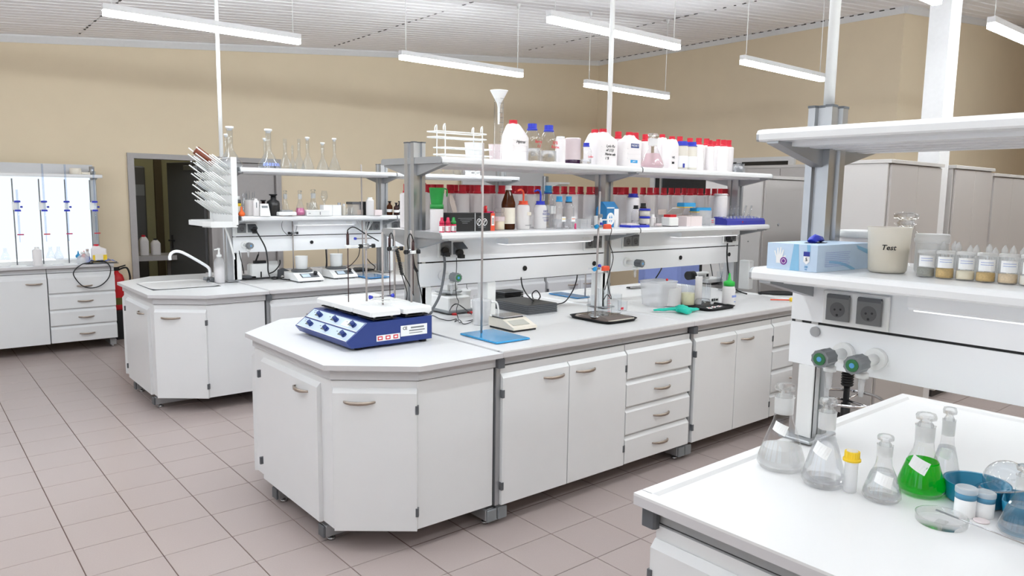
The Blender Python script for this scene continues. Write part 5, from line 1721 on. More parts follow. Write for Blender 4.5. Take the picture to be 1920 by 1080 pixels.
# rod stand with blue knobs and red clips
rx_, ry_ = 3.3131, 3.16
t = thing('clamp_stand', 'leaning steel rod with two sets of blue knobs and red clips', 'stand', (rx_, ry_, SZ))
zt = 1.703018750731643
lx_ = 3.327625477733746 - rx_
obj('rod', G().cyl((0, 0, 0), (lx_, 0, zt - SZ), .0065, 12), 'rod_steel', t)
obj('foot', G().cyl((0, 0, 0), (0, 0, .006), .03, 16), 'steel', t)
obj('grey_block', G().cbox(lx_ * .75 - .016, lx_ * .75 + .016, -.02, -.004, 1.553539758071609 - SZ - .01, 1.553539758071609 - SZ + .012, .003), 'mid_plastic', t)
for k, zz in enumerate((1.4915926669212969 - SZ, 1.2315005361922642 - SZ)):
    fx = lx_ * zz / (zt - SZ)
    c = obj('clamp', G().cbox(fx - .012, fx + .02, -.014, .014, zz - .008, zz + .008, .003).cyl((fx - .02, -.004, zz), (fx - .1, -.03, zz + .008), .0022, 6).cyl((fx - .02, -.004, zz - .004), (fx - .1, -.03, zz + .003), .0022, 6), 'steel', t)
    obj('blue_knob', G().cyl((fx - .022, -.012, zz), (fx - .042, -.018, zz - .004), .013, 12), 'stand_blue', c)
    obj('blue_knob', G().cyl((fx + .022, .01, zz + .01), (fx + .04, .012, zz + .012), .011, 12), 'blue_cap', c)
    obj('red_clip', G().cbox(fx + .04, fx + .10, -.02, .005, zz - .018, zz + .012, .006), 'red_orange', c)
    obj('lead', G().tube([(fx + .1, -.008, zz - .004), (fx + .11, -.008, zz - .03), (fx + .09, -.01, zz - .1), (fx + .13, -.01, zz - .2), (fx + .09, -.01, zz - .32 if k == 0 else zz - .17), (fx + .06, -.012, zz - .4 if k == 0 else zz - .2)], .0026, 5), 'black', c)
# cluster near the far end
x, y, r, hh = 4.1556, 3.3482, 0.1086, 0.1685
t = thing('clear_tub', 'big milky plastic tub at the near end of the container cluster', 'tub', (x, y, RIM), 0, 'clear containers on the middle bench')
hh = min(hh, .19)
g = loft([(0, 0, r * .8, r * .7, 0), (0, 0, r * .85, r * .75, .006), (0, 0, r, r * .9, hh - .006), (0, 0, r * 1.04, r * .94, hh)], 32, 6)
obj('wall', g, 'clear_plastic', t)
obj('lid', loft([(0, 0, r * 1.05, r * .95, hh), (0, 0, r * 1.05, r * .95, hh + .008), (0, 0, r * .9, r * .8, hh + .012)], 32, 6), 'clear_plastic', t)
obj('red_bead', G().ball((r * .1, -r * .6, hh + .02), .009), 'red', t)
b = wb('milky beaker with two brownish barcode prints, before the big milky tub', (4.224, 3.2835, 0.0678, 0.1322), RIM, 'milk_plastic', group='clear containers on the middle bench')
g = G()
for q in range(4):
    g.box(-.03 + q * .008, -.026 + q * .008, -.0585, -.05, .02, .05)
    g.box(.012 + q * .006, .015 + q * .006, -.0585, -.05, .02, .05)
obj('print', g, 'carton', b)
wb('beaker of pale yellow liquid in the container cluster', (4.3301, 3.2193, 0.0493, 0.1508), W + .0065, 'glass_flask', level=.6, liquid='pale_yellow')
wb('narrow white tube standing in the long dark tray', (4.4393, 3.2096, 0.0251, 0.2027), W + .0065, 'milk_plastic', name='tube')
wb('clear beaker before the black box, in the long dark tray', (4.4917, 3.1824, 0.0328, 0.1554), W + .0065, 'glass_flask')
x, y, r, hh = 4.4053, 3.1453, 0.0568, 0.0496
t = thing('glass_dish', 'low upturned glass dish in the long dark tray', 'dish', (x, y, W + .0065))
obj('dome', G().lathe([(r, 0), (r, hh * .6), (r * .8, hh), (0, hh * 1.02)], 24, caps=False), 'glass_flask', t)
for k in range(4):
    x, y = [(4.5586, 3.1311), (4.481, 3.0592), (4.4048, 3.0506), (4.3366, 3.038)][k]
    t = thing('label_card', ['white card with black print leaning at the green-nozzle bottle', 'white card with pink print in the long dark tray', 'small white card with red print flat in the long dark tray', 'white paper strip at the front of the long dark tray'][k], 'card', (x, y, W + .0066 + .002 * (k > 1)), .3 * k)
    if k == 0:
        obj('sheet', G().box(-.05, .05, .02, .022, 0, .045), 'paper', t)
        obj('print', G().box(-.04, -.015, .0192, .02, .02, .04).box(-.01, .005, .0192, .02, .02, .04).box(.01, .04, .0192, .02, .022, .036), 'ink', t)
    else:
        obj('sheet', G().box(-.03, .03, -.015, .015, 0, .0012), 'paper', t)
        obj('print', G().box(-.02, .02, -.003, .003, .0012, .0016), 'red_ink', t)
x, y, r, hh = 4.5971, 3.0621, 0.046, 0.1451
t = thing('nozzle_bottle', 'squat clear bottle with a tall green nozzle cap', 'bottle', (x, y, W + .0065))
zt = 1.131835838351365 - W
hb = hh
obj('body', G().lathe([(r * .95, 0), (r, .006), (r, hb * .82), (r * .8, hb * .98)], 24), 'milk_plastic', t)
obj('nozzle_cap', G().lathe([(r * .88, hb * .96), (r * .88, hb * 1.14), (r * .75, hb * 1.18), (r * .28, hb * 1.25), (r * .12, zt)], 22), 'lime', t)
obj('print', G().box(-.02, .025, -r - .001, -r * .9, .06, .075).box(.0, .02, -r - .001, -r * .9, .025, .03), 'bin_blue', t)
x, y = 4.8704, 3.3974
y = 3.95
x = 5.6493
t = thing('black_box', 'black upright box with a white tray on top, behind the container cluster', 'box', (x, y, W + .0005))
zb = 0.9227 - W
obj('body', G().cbox(-.07, .08, -.06, .06, 0, zb, .006), 'black', t)
obj('white_tray', G().cbox(-.15, .1, -.07, .07, zb + .001, zb + .035, .006), 'white_plastic', t)
zc = W + .0005 + zb + .0355
t = thing('overhead_motor', 'white stirrer motor with a black round head, lying on the white tray', 'motor', (5.3383 + .09, y, zc))
obj('body', G().cbox(-.05, .14, -.04, .04, 0, .06, .008), 'white_plastic', t)
obj('head', G().cyl((-.05, 0, .038), (-.13, 0, .038), .038, 20), 'black', t)
obj('screen', G().box(.085, .115, -.0412, -.04, .02, .045), 'black', t)
obj('vent', G().box(-.03, .06, -.0412, -.04, .02, .024).box(-.03, .06, -.0412, -.04, .032, .036), 'mid_plastic', t)
x = 5.6681
t = beaker('tall beaker full of glass rods beside the black box', x, 3.86, W + .0005, .04, .12, 'glass_flask')
for k, (a, b_) in enumerate(((-.05, 0), (-.03, .02), (0, 0), (.03, -.01), (.055, .01), (.07, 0))):
    r_ = thing('glass_rod', f'{ORD[k]} glass rod from the black box, fanning out of the beaker', 'rod', (x, 3.86, W + .006), 0, 'glass rods in the beaker')
    obj('rod', G().cyl((-a * .35, -b_ * .3, 0), (a, b_, .22), .0035, 6), 'glass_flask', r_)
# crumpled turquoise glove
t = thing('glove', 'crumpled turquoise rubber glove lying beside the long dark tray', 'glove', (4.0294, 3.0502, RIM), -.2)
def fold(pts, rs, fl=.5):
    g = G()
    g.tube(pts, 1.0, 10)
    n = 10
    rows = len(g.v) // n
    out = []
    # rescale each ring to its own radius, flattened in height
    ctr = [sum((Vector(g.v[i * n + k]) for k in range(n)), Vector()) / n for i in range(rows)]
    for i in range(rows):
        tt = i / (rows - 1) * (len(rs) - 1)
        k0 = min(int(tt), len(rs) - 2)
        r_ = rs[k0] + (rs[k0 + 1] - rs[k0]) * (tt - k0)
        for k in range(n):
            d = Vector(g.v[i * n + k]) - ctr[i]
            w_ = 1 + .16 * math.sin(3 * k + i * .9)
            p = ctr[i] + Vector((d.x * r_ * w_, d.y * r_ * w_, d.z * r_ * fl * w_))
            out.append((p.x, p.y, max(p.z, .0005)))
    g.v = out
    return g
g = fold([(-.02, -.03, .012), (.01, .0, .022), (.03, .03, .02), (.03, .06, .012)], [.035, .045, .042, .028], .55)
obj('palm', g, 'teal', t)
for pts, rs in (([(-.02, .02, .02), (-.07, .06, .014), (-.12, .085, .01), (-.15, .1, .008)], [.024, .02, .017, .01]),
                ([(.03, .0, .024), (.08, -.01, .014), (.13, -.0, .012), (.165, .015, .008)], [.03, .024, .02, .013]),
                ([(-.01, -.02, .02), (-.01, -.06, .014), (.0, -.09, .01)], [.034, .036, .03]),
                ([(.05, -.0, .02), (.09, .03, .014), (.12, .05, .008)], [.02, .017, .01])):
    obj('finger', fold(pts, rs), 'teal', t)
# far corner papers, clip, pipette, dark bar
t = thing('paper_sheets', 'white papers at the far corner of the middle bench', 'paper', (5.4032, 3.0758, W + .0005), -.35)
obj('sheet', G().box(-.12, .13, -.13, .1, 0, .002).box(-.1, .15, -.12, .12, .0021, .004), 'paper', t)
t = thing('caliper', 'black hand tool lying on the papers at the far corner', 'tool', (5.4406, 3.1586, W + .0047), -.6)
g = G().tube([(-.14, .03, .012), (-.06, .045, .016), (.02, .03, .018), (.1, .0, .016), (.11, -.03, .014), (.03, -.03, .013), (-.06, .0, .012), (-.14, .03, .012)], .013, 8)
obj('frame', g, 'black', t)
obj('jaw', G().cbox(-.15, -.06, .02, .06, 0, .02, .004), 'black', t)
t = thing('pipette', 'thin red pipette with a yellow bulb at the far corner', 'pipette', (5.1263, 2.942, RIM + .008), -.75)
obj('stem', G().cyl((-.09, 0, 0), (.05, 0, 0), .005, 8), 'red_orange', t)
obj('bulb', G().ball((.065, 0, .004), .017, 12, 8), 'yellow', t)
t = thing('dark_bar', 'dark flat bar with a pale side lying under the middle panel', 'bar', (4.8083, 4.1112, W + .0075), -.1)
obj('bar', G().cbox(-.1, .1, -.02, .02, 0, .012, .004), 'black', t)
obj('pale_side', G().cbox(-.09, .1, -.022, -.0195, .004, .016, .001), 'edge_shade_grey', t)
# plugs and power cables of the middle rack
def cable(label, pts, r=.004, m='black', plug=None, name='power_cable'):
    t = thing(name, label, 'cable', (0, 0, 0), 0, 'cables on the benches')
    obj('lead', G().tube(pts, r, 6), m, t)
    if plug:
        x, y, z, pr_ = plug
        obj('plug', G().cyl((x, y, z), (x, y - .028, z), pr_, 14).cbox(x - pr_ * .8, x + pr_ * .8, y - .05, y - .012, z - pr_ * 1.5, z - pr_ * .4, .004), 'black', t)
    return t
cable('thick grey cable from the first socket down to the blue stirrer', [(2.3622, 3.43, 1.3275), (2.3592, 3.42, 1.2682), (2.3348, 3.4, 1.1961), (2.2827, 3.36, 1.1142), (2.2205, 3.33, 1.0548), (2.173, 3.3, 1.0279), (dx1 + .01, 3.42, 1.0)], .0075, 'dark_plastic', (2.386, 3.474, 1.3541, .021))
cable('thin black cable from the second socket, knotted on the worktop', [(2.4469, 3.43, 1.3149), (2.4473, 3.43, 1.2476), (2.4331, 3.42, 1.1727), (2.4268, 3.4, 1.0956), (2.4275, 3.38, 1.0672), (2.3558, 3.3, 1.0409), (2.2953, 3.2, 1.0095), (2.587, 3.5898, .905), (2.6939, 3.6091, .905), (2.7596, 3.636, .905), (2.6672, 3.4874, .905)], .0024, 'black', (2.4715, 3.45, 1.3417, .02))
cable('thin black cable trailing from the stirrer to a knot on the worktop', [(dx1 + .006, 3.4, .94), (2.5713, 3.8925, .905), (2.5577, 3.7526, .905), (2.5672, 3.674, .905), (2.6388, 3.6959, .905), (2.5574, 3.5984, .91), (2.5976, 3.6047, .915), (2.5698, 3.5332, .905), (2.6069, 3.5298, .905), (2.7073, 3.5997, .905)], .0026)
cable('black cable looped over the front of the white shaker', [(2.6955, 3.8522, .93), (2.6795, 3.8, 0.969), (2.6983, 3.78, 0.9836), (2.6821, 3.7, 0.9779), (2.8264, 3.7929, .905)], .0035)
cable('black cable with a round loop hanging under the panel', [(2.9935, 3.5, 1.1657), (2.9651, 3.45, 1.1087), (3.0585, 3.5, 1.0357), (3.3978, 3.8138, .94), (3.3458, 3.7072, .99), (3.3256, 3.7239, 1.03), (3.3414, 3.7851, 1.0), (3.4737, 3.9107, .93), (3.5283, 3.8796, .91), (3.4957, 3.7764, .91), (3.5814, 3.7801, .91), (3.6704, 3.7965, .92), (3.5493, 3.6, 1.0274), (3.533, 3.55, 1.1071), (3.5111, 3.52, 1.1728)], .0045)
cable('black cable from the far socket, ending loose on the worktop', [(5.0974, 3.43, 1.3173), (5.084, 3.42, 1.2161), (5.108, 3.42, 1.1079), (5.1236, 3.4, 1.0098), (5.2705, 3.4433, .93), (5.3297, 3.4303, .905), (5.2765, 3.3462, .905)], .006, 'black', (5.1457, 3.474, 1.3523, .019))
cable('thin black cable slanting behind the middle panel to the blue tubs', [(4.5367, 3.62, 1.1582), (4.5573, 3.66, 1.1039), (4.5458, 3.7, 1.0338)], .005)
cable('short black cable hanging beside the white motor', [(5.1146, 3.6, 1.1581), (5.1706, 3.62, 1.0875), (5.2328, 3.65, 1.0277)], .0045)

# ================================================================ left bench
socket(lf, 2.314 - LX, 1.36, n=2, open_=(1,))
socket(lf, 3.5323 - LX, 1.36, n=2, w=.08)
socket(lf, 3.8172 - LX, 1.36, n=2, w=.08)
valve(lf, 2.2961 - LX, 1.2175, disc='mid_plastic')
shelf_lamp(lf, 2.7219 - LX, 3.2824 - LX, True)
grommet(lf, 2.9112 - LX, 1.2226)
obj('conduit', G().cbox(.80, .87, -.05, .05, ZW + .018, 1.152, .006), 'white_plastic', lf)
obj('conduit', G().cbox(2.30, 2.37, -.05, .05, ZW + .018, 1.152, .006), 'white_plastic', lf)
# sink bowl, tap and soap
t = thing('sink', 'white sunken sink bowl in the cut-corner worktop', 'sink', (LX + .36, LY, 0))
obj('bowl', loft([(0, 0, .25, .262, .903), (0, 0, .268, .278, .908), (0, 0, .262, .272, .909), (0, 0, .24, .25, .9), (0, 0, .225, .235, .77), (0, 0, .2, .2, .765)], 36, 7), 'ceramic', t)
obj('drain', G().cyl((0, 0, .765), (0, 0, .769), .03, 16), 'steel', t)
tx, ty = 2.0288, 6.45
t = thing('tap', 'tall grey tap with a long swivel spout at the sink', 'tap', (tx, ty, ZW))
obj('base', G().lathe([(.03, 0), (.03, .012), (.02, .02), (.018, .05)], 18), 'mid_plastic', t)
obj('spout', G().tube([(0, 0, .03), (0, 0, .10), (-.015, 0, .13), (-.06, 0, .165), (-.2, 0, .255), (-.26, 0, .275), (-.3, 0, .262), (-.315, 0, .235), (-.315, 0, .205)], .0125, 10), 'panel_steel', t)
obj('knob', G().cyl((.0, -.02, .03), (.0, -.075, .03), .02, 12).cyl((.0, -.075, .03), (.0, -.08, .03), .014, 12), 'dark_plastic', t)
obj('knob', G().cyl((-.02, .0, .03), (-.05, .015, .035), .016, 12), 'mid_plastic', t)
sx = 2.0797
t = thing('soap_bottle', 'white pump bottle of liquid soap beside the tap', 'bottle', (sx, 6.36, ZW))
obj('body', G().lathe([(.04, 0), (.043, .006), (.043, .17), (.036, .2), (.018, .215), (.018, .225)], 24), 'clear_plastic', t)
obj('soap', G().lathe([(.038, .004), (.0405, .01), (.0405, .14)], 24), 'hdpe', t)
obj('pump', G().lathe([(.021, .222), (.021, .24), (.01, .245), (.007, .28), (.012, .285), (.012, .297)], 14).cyl((0, 0, .29), (-.04, -.01, .285), .006, 8), 'white_plastic', t)
# drying rack
t = thing('drying_rack', 'white pegged drying rack on the rack post, above the sink', 'drying rack', (2.15, 6.40, 0))
Y0, Y1, Z0, Z1 = -.28, .28, 1.40, 1.945
obj('board', G().cbox(-.008, .012, Y0, Y1, Z0, Z1, .004), 'white_plastic', t)
obj('rim', G().box(-.03, .016, Y0 - .004, Y0 + .008, Z0, Z1 + .004).box(-.03, .016, Y1 - .008, Y1 + .004, Z0, Z1 + .004).box(-.03, .016, Y0, Y1, Z1 - .006, Z1 + .004), 'white_plastic', t)
obj('tray', G().prism([(-.24, Y1 - .1), (-.24, Y0 + .1), (-.2, Y0 + .01), (.012, Y0 - .003), (.012, Y1 + .003), (-.2, Y1 - .01)], Z0 - .02, Z0 - .012), 'white_plastic', t)
rim_ = [(-.24, Y1 - .1), (-.24, Y0 + .1), (-.2, Y0 + .01), (.0, Y0 - .003)]
g = G()
full = [(.0, Y1 + .003), (-.2, Y1 - .01)] + rim_
for (a, b_), (c, d) in zip(full, full[1:]):
    g.add([(a, b_, Z0 - .02), (c, d, Z0 - .02), (c, d, Z0 + .028), (a, b_, Z0 + .028), (a * .96, b_ * .97, Z0 - .02), (c * .96, d * .97, Z0 - .02), (c * .96, d * .97, Z0 + .028), (a * .96, b_ * .97, Z0 + .028)],
          [(0, 1, 2, 3), (7, 6, 5, 4), (3, 2, 6, 7), (0, 4, 5, 1)])
obj('tray_wall', g, 'white_plastic', t)
pm = mesh('peg', G().cyl((0, 0, 0), (-.155, 0, .115), .0055, 7, .005), 'white_plastic')
pl_ = mesh('peg', G().cyl((0, 0, 0), (-.235, 0, .175), .0055, 7, .005), 'white_plastic')
for r_, z in enumerate((1.85, 1.80, 1.71, 1.64, 1.55, 1.48)):
    for k in range(8):
        y = -.235 + k * .067 + (.02 if r_ % 2 else 0)
        obj('peg', pl_ if (r_ in (0, 1, 2) and k in (2, 5)) or (r_ > 2 and k in (4,)) else pm, None, t, (-.006, y, z))
for pz in (-.1, -.06):
    obj('pink_bead', G().ball((-.1, pz, Z0 - .003), .009, 10, 6), 'magenta', t)
obj('drain_hose', G().tube([(-.02, -.05, Z0 - .02), (.0, -.08, Z0 - .1), (.03, -.1, Z0 - .25), (.035, -.1, Z0 - .3)], .009, 8), 'white_plastic', t)
def along(z, y, s, L0, L1, r, m, label, name, cat, open_end=True):
    d = Vector((-.155, 0, .115)).normalized()
    a = Vector((2.15 - .006, 6.40 + y, z))
    t = thing(name, label, cat, a + d * L0)
    g = G()
    n = Matrix.Rotation(0, 4, 'Z')
    g.lathe(s, 20, caps=False)
    q = Vector((0, 0, 1)).rotation_difference(d).to_matrix().to_4x4()
    g.turn(q)
    obj('body', g, m, t)
    return t
along(1.85, -.235 + 3 * .067 + .03, [(.036, 0), (.037, .17), (.0, .175)], .09, 0, 0, 'brown_plastic', 'brown cylinder upside down on the top peg of the drying rack', 'brown_cylinder', 'cylinder')
along(1.80, .2, [(.03, 0), (.034, .01), (.034, .1), (.0, .105)], .07, 0, 0, 'glass_flask', 'clear beaker hung on the upper pegs of the drying rack', 'hung_beaker', 'beaker')
along(1.64, .17, [(.016, 0), (.018, .03), (.05, .11), (.048, .12), (.0, .121)], .06, 0, 0, 'glass_flask', 'clear conical flask hung on the middle pegs of the drying rack', 'hung_flask', 'flask')
along(1.55, .2, [(.014, 0), (.016, .03), (.042, .09), (.04, .1), (.0, .101)], .06, 0, 0, 'glass_flask', 'small conical flask hung on the lower pegs of the drying rack', 'hung_flask', 'flask')
# volumetric flasks
for lab, q, mk in (('largest stoppered volumetric flask, half behind the drying rack', (2.1673, 6.26, 0.0966, 0.3333), None),
                   ('smaller volumetric flask behind the largest one by the drying rack', (2.2167, 6.5, 0.0501, 0.2889), None),
                   ('large stoppered volumetric flask with blue print, standing alone', (2.4846, 6.24, 0.0928, 0.3319), 'bin_blue'),
                   ('slim volumetric flask right behind the blue-printed one', (2.539, 6.46, 0.0468, 0.2703), None),
                   ('open volumetric flask next after the blue-printed one', (2.6226, 6.22, 0.0596, 0.2724), None),
                   ('thin small volumetric flask behind two open ones', (2.7834, 6.44, 0.0383, 0.2321), None),
                   ('open volumetric flask, second after the blue-printed one', (2.7568, 6.24, 0.0512, 0.2815), None),
                   ('stoppered volumetric flask in the middle of the row', (2.8176, 6.2, 0.056, 0.2832), None),
                   ('shorter volumetric flask, last but one of the row', (2.969, 6.22, 0.0546, 0.2466), None),
                   ('stoppered volumetric flask, last of the row toward the middle rack', (3.0731, 6.2, 0.055, 0.2892), None)):
    volumetric(lab, q[0], q[1], US, q[2], q[3], mk, 'open' not in lab)
for k, u in enumerate((797, 820, 841, 857)):
    q = [(4.0519, 6.22, 0.0579, 0.0743), (4.1971, 6.22, 0.0586, 0.0794), (4.3362, 6.22, 0.0566, 0.0844), (4.4419, 6.22, 0.0462, 0.0828)][k]
    erlenmeyer(['first', 'second', 'third', 'fourth'][k] + ' open conical flask under the middle top shelf, counted from the end post', q[0], q[1], US, q[2], max(q[3], .13), stopper=False, glass='glass_flask', group='open conical flasks on the left rack')
t = thing('white_crate', 'small white lattice crate on the left rack, seen under the middle shelf', 'crate', (4.6581, 6.25, US))
for z in (0, .04, .08):
    obj('slat', G().box(-.06, .06, -.05, -.045, z, z + .02), 'white_plastic', t)
    obj('slat', G().box(-.06, .06, .045, .05, z, z + .02), 'white_plastic', t)
obj('corner_post', G().box(-.06, -.05, -.045, .045, 0, .1).box(.05, .06, -.045, .045, 0, .1).box(-.005, .005, -.05, -.045, 0, .1), 'white_plastic', t)
# lower shelf of the left rack
YL = 6.2
t = thing('banded_bottle', 'bottle with dark and yellow bands beside the drying rack', 'bottle', (2.2095, 6.24, LS))
obj('body', G().lathe([(.025, 0), (.026, .01), (.026, .08)], 18), 'cream', t)
obj('yellow_band', G().lathe([(.0265, .08), (.0265, .105)], 18), 'yellow', t)
obj('dark_band', G().lathe([(.026, .105), (.024, .135)], 18), 'dark_plastic', t)
obj('cap', G().lathe([(.018, .135), (.018, .165)], 16), 'white_plastic', t)
t = thing('rubber_bulb', 'orange rubber bulb with a pointed neck on the left rack', 'bulb', (2.2027, 6.14, LS))
obj('bulb', G().lathe([(.018, 0), (.027, .012), (.027, .025), (.012, .042), (.008, .06), (.007, .078), (0, .08)], 16), 'orange', t)
beaker('tall glass cylinder behind the white rod beaker on the left rack', 2.2901, 6.3, LS, .024, 0.1855, 'glass_flask')
t = beaker('white beaker full of glass rods on the left rack', 2.3017, 6.2, LS, .048, 0.1331, 'milk_plastic')
g = G()
for k in range(9):
    a = k * .7
    g.cyl((.02 * math.cos(a), .02 * math.sin(a), .01), (.038 * math.cos(a), .038 * math.sin(a), .19 + .01 * (k % 3)), .004, 6)
obj('glass_rods', g, 'glass_flask', t)
t = thing('syringe_bottle', 'pale slim bottle with a dark vertical mark on the left rack', 'bottle', (2.3205, 6.13, LS))
obj('body', G().lathe([(.024, 0), (.025, .005), (.025, .125), (.012, .135), (.012, .145)], 18), 'milk_plastic', t)
obj('dark_mark', G().box(-.008, .0, -.026, -.0235, .07, .115), 'mid_plastic', t)
def stoppered_dark(label, u0, q, m):
    t = thing('dark_bottle', label, 'bottle', (q[0], q[1], LS), 0, 'dark glass bottles on the left rack')
    r, hh = q[2], q[3]
    obj('body', G().lathe([(r * .95, 0), (r, .008), (r, hh * .58), (r * .9, hh * .68), (r * .42, hh * .76), (r * .4, hh * .86)], 24), m, t)
    obj('stopper', G().lathe([(r * .36, hh * .86), (r * .42, hh * .93), (r * .62, hh * .95), (r * .62, hh)], 16), 'black', t)
    return t
b = stoppered_dark('dark red bottle with black stopper behind the white timer', 0, (2.4302, 6.25, 0.0388, 0.1333), 'dark_amber')
t = thing('timer', 'white slanted timer with a dark display on the left rack', 'timer', (2.3885, 6.12, LS))
zh = 1.5737 - LS
obj('case', G().prism([(-.042, -.02), (.042, -.02), (.042, .02), (-.042, .02)], 0, .012).add([(-.044, -.022, .0), (.044, -.022, .0), (.034, 0, zh), (-.034, 0, zh), (-.044, .022, .0), (.044, .022, .0), (.034, .014, zh), (-.034, .014, zh)], [(0, 1, 2, 3), (7, 6, 5, 4), (0, 4, 5, 1), (1, 5, 6, 2), (2, 6, 7, 3), (3, 7, 4, 0)]), 'white_plastic', t)
obj('display', G().add([(-.026, -.0085, zh * .66), (.026, -.0085, zh * .66), (.026, -.0045, zh * .84), (-.026, -.0045, zh * .84)], [(0, 1, 2, 3)]), 'mid_plastic', t)
stoppered_dark('big black glass bottle with a flat stopper on the left rack', 0, (2.498, 6.2, 0.0547, 0.1843), 'black_glass')
erlenmeyer('clear stoppered flask behind the white balance pan on the left rack', 2.6305, 6.26, 1.47, 0.0395, 0.2177, level=0, glass='glass_flask')
t = thing('small_scale', 'low white scale with a grey pan on the left rack', 'scale', (2.5823, 6.14, LS))
obj('body', G().cbox(-.08, .08, -.045, .045, .006, .035, .006), 'white_plastic', t)
obj('pan', G().cbox(-.05, .05, -.035, .035, .037, .05, .004), 'aluminium_dull', t)
obj('foot', G().box(-.06, -.04, -.04, .04, 0, .006).box(.04, .06, -.04, .04, 0, .006), 'carton', t)
e = erlenmeyer('stoppered flask of bright pink liquid on the left rack', 2.7163, 6.15, 1.47, 0.0417, 0.2194, level=.36, liquid='pink_solution', glass='glass_flask')
erlenmeyer('stoppered flask standing behind the white drawer box on the left rack', 2.909, 6.3, 1.47, 0.0528, 0.2314, level=0, glass='glass_flask')
beaker('low glass beaker on the white drawer box of the left rack', 2.8448, 6.2, LS + .052, .04, .06, 'glass_flask')
t = thing('drawer_box', 'white box with a lip and a small catch on the left rack', 'box', (2.8606, 6.15, LS))
obj('body', G().box(-.105, .105, -.05, .05, 0, .042), 'white_plastic', t)
obj('lid', G().cbox(-.11, .11, -.055, .055, .042, .051, .003), 'white_plastic', t)
obj('catch', G().box(.015, .022, -.052, -.049, .01, .036).box(-.09, -.07, -.052, -.049, .02, .025), 'mid_plastic', t)
t = thing('separating_funnel', 'pear-shaped glass funnel standing behind the white carton', 'funnel', (3.0069, 6.28, LS))
obj('body', G().lathe([(.03, 0), (.03, .01), (.006, .02), (.006, .1), (.01, .12), (.03, .16), (.026, .2), (.02, .215), (.024, .22)], 18, caps=False), 'glass_flask', t)
t = thing('white_carton', 'white carton of folded papers on the left rack', 'box', (3.0036, 6.15, LS))
obj('carton', G().box(-.085, -.002, -.04, .04, 0, .095).box(.002, .085, -.038, .04, 0, .095), 'paper', t)
for k, (u0, u1, v) in enumerate(((632, 640, 380), (641, 648, 382))):
    q = [(3.083, 6.14, 0.0216, 0.1156), (3.1581, 6.2, 0.017, 0.1053)][k]
    plastic_bottle(['steel vial with a knurled cap on the left rack', 'thin pale vial just behind the steel vial'][k], q[0], q[1], LS, q[2], q[3], ['steel', 'white_plastic'][k], ['steel', 'cream'][k], capr=.7)
for k in (0, 1):
    q = [(3.1721, 6.15, 0.0194, 0.0772), (3.2149, 6.15, 0.0195, 0.0773)][k]
    beaker(['low glass jar next to the steel vials', 'second low glass jar before the clear black-lidded box'][k], q[0], q[1], LS, q[2], q[3], 'glass_flask', name='jar', group='low glass jars')
t = thing('black_lid_box', 'clear box with a black lid on the left rack', 'box', (3.3272, 6.26, LS))
obj('walls', G().box(-.075, .075, -.05, .05, 0, .1), 'clear_plastic', t)
obj('lid', G().cbox(-.085, .085, -.06, .06, .1, .122, .003), 'dark_plastic', t)
obj('card', G().box(-.03, .06, -.0525, -.051, .005, .05), 'carton', t)
t = thing('black_folder', 'upright black box beside the white bottle on the left rack', 'box', (3.3887, 6.24, LS))
obj('body', G().cbox(-.028, .03, -.06, .05, 0, .125, .003), 'black', t)
q = (3.388, 6.13, 0.037, 0.1662)
plastic_bottle('plain white bottle with white cap near the left rack post', q[0], q[1], LS, q[2], q[3], 'white_plastic', 'milk_plastic', capr=.6, caph=.13)
t = thing('pink_box', 'small pale pink box at the left rack post', 'box', (3.4562, 6.13, LS))
obj('box', G().box(-.035, .04, -.035, .03, 0, .052).box(-.03, .01, -.0355, -.035, .01, .04), 'pale_pink', t)
for k in range(3):
    q = [(3.6375, 6.2, 0.028, 0.1324), (3.6748, 6.14, 0.0254, 0.1184), (3.7735, 6.24, 0.0285, 0.1327)][k]
    t = stoppered_dark(['small brown bottle with label past the left rack post', 'dark brown labelled bottle near the first white bottle', 'dark bottle with an orange edge near the first white bottle'][k], 0, q, ['amber_brown', 'dark_amber', 'black_glass'][k])
    obj('paper_label', G().lathe([(q[2] * 1.02, q[3] * .22), (q[2] * 1.02, q[3] * .42)], 20, caps=False), 'paper', t)
# ---- left worktop
def stirrer(label, x0, x1, y0, y1, screen):
    t = thing('magnetic_stirrer', label, 'stirrer', ((x0 + x1) / 2, (y0 + y1) / 2, W + .0005), 0, 'white magnetic stirrers')
    a, b = (x1 - x0) / 2, (y1 - y0) / 2
    obj('housing', G().prof_x([(-b, .012), (b, .012), (b, .075), (-b * .3, .075), (-b * .92, .03), (-b, .022)], -a, a), 'white_plastic', t)
    obj('base', G().box(-a + .006, a - .006, -b + .006, b - .006, .004, .012), 'dark_plastic', t)
    obj('foot', G().cyl((-a * .7, -b * .85, 0), (-a * .7, -b * .85, .006), .014, 10), 'black', t)
    obj('foot', G().cyl((a * .7, -b * .85, 0), (a * .7, -b * .85, .006), .014, 10), 'black', t)
    obj('panel', G().prof_x([(-b * .82, .0385), (-b * .42, .0665), (-b * .42, .0685), (-b * .82, .0405)], -a * .6, a * .75), 'dark_plastic', t)
    obj('screen', G().prof_x([(-b * .78, .0435), (-b * .48, .0645), (-b * .48, .0655), (-b * .78, .0445)], -a * .5, a * .1), 'pale_panel', t)
    obj('knob', G().cyl((a * .55, -b * .55, .06), (a * .55, -b * .62, .082), .017, 14), 'black', t)
    obj('plate', G().lathe([(.02, .075), (.09, .078), (.092, .082), (.092, .092), (.088, .095)], 28, (0, b * .3)), 'dark_plastic', t)
    return t
s1 = stirrer('white magnetic stirrer near the left rack end, holding a white beaker', 2.62, 2.86, 6.0, 6.30, 0)
s2 = stirrer('second white magnetic stirrer, beside the dull blue base plate', 2.99, 3.23, 6.08, 6.37, 0)
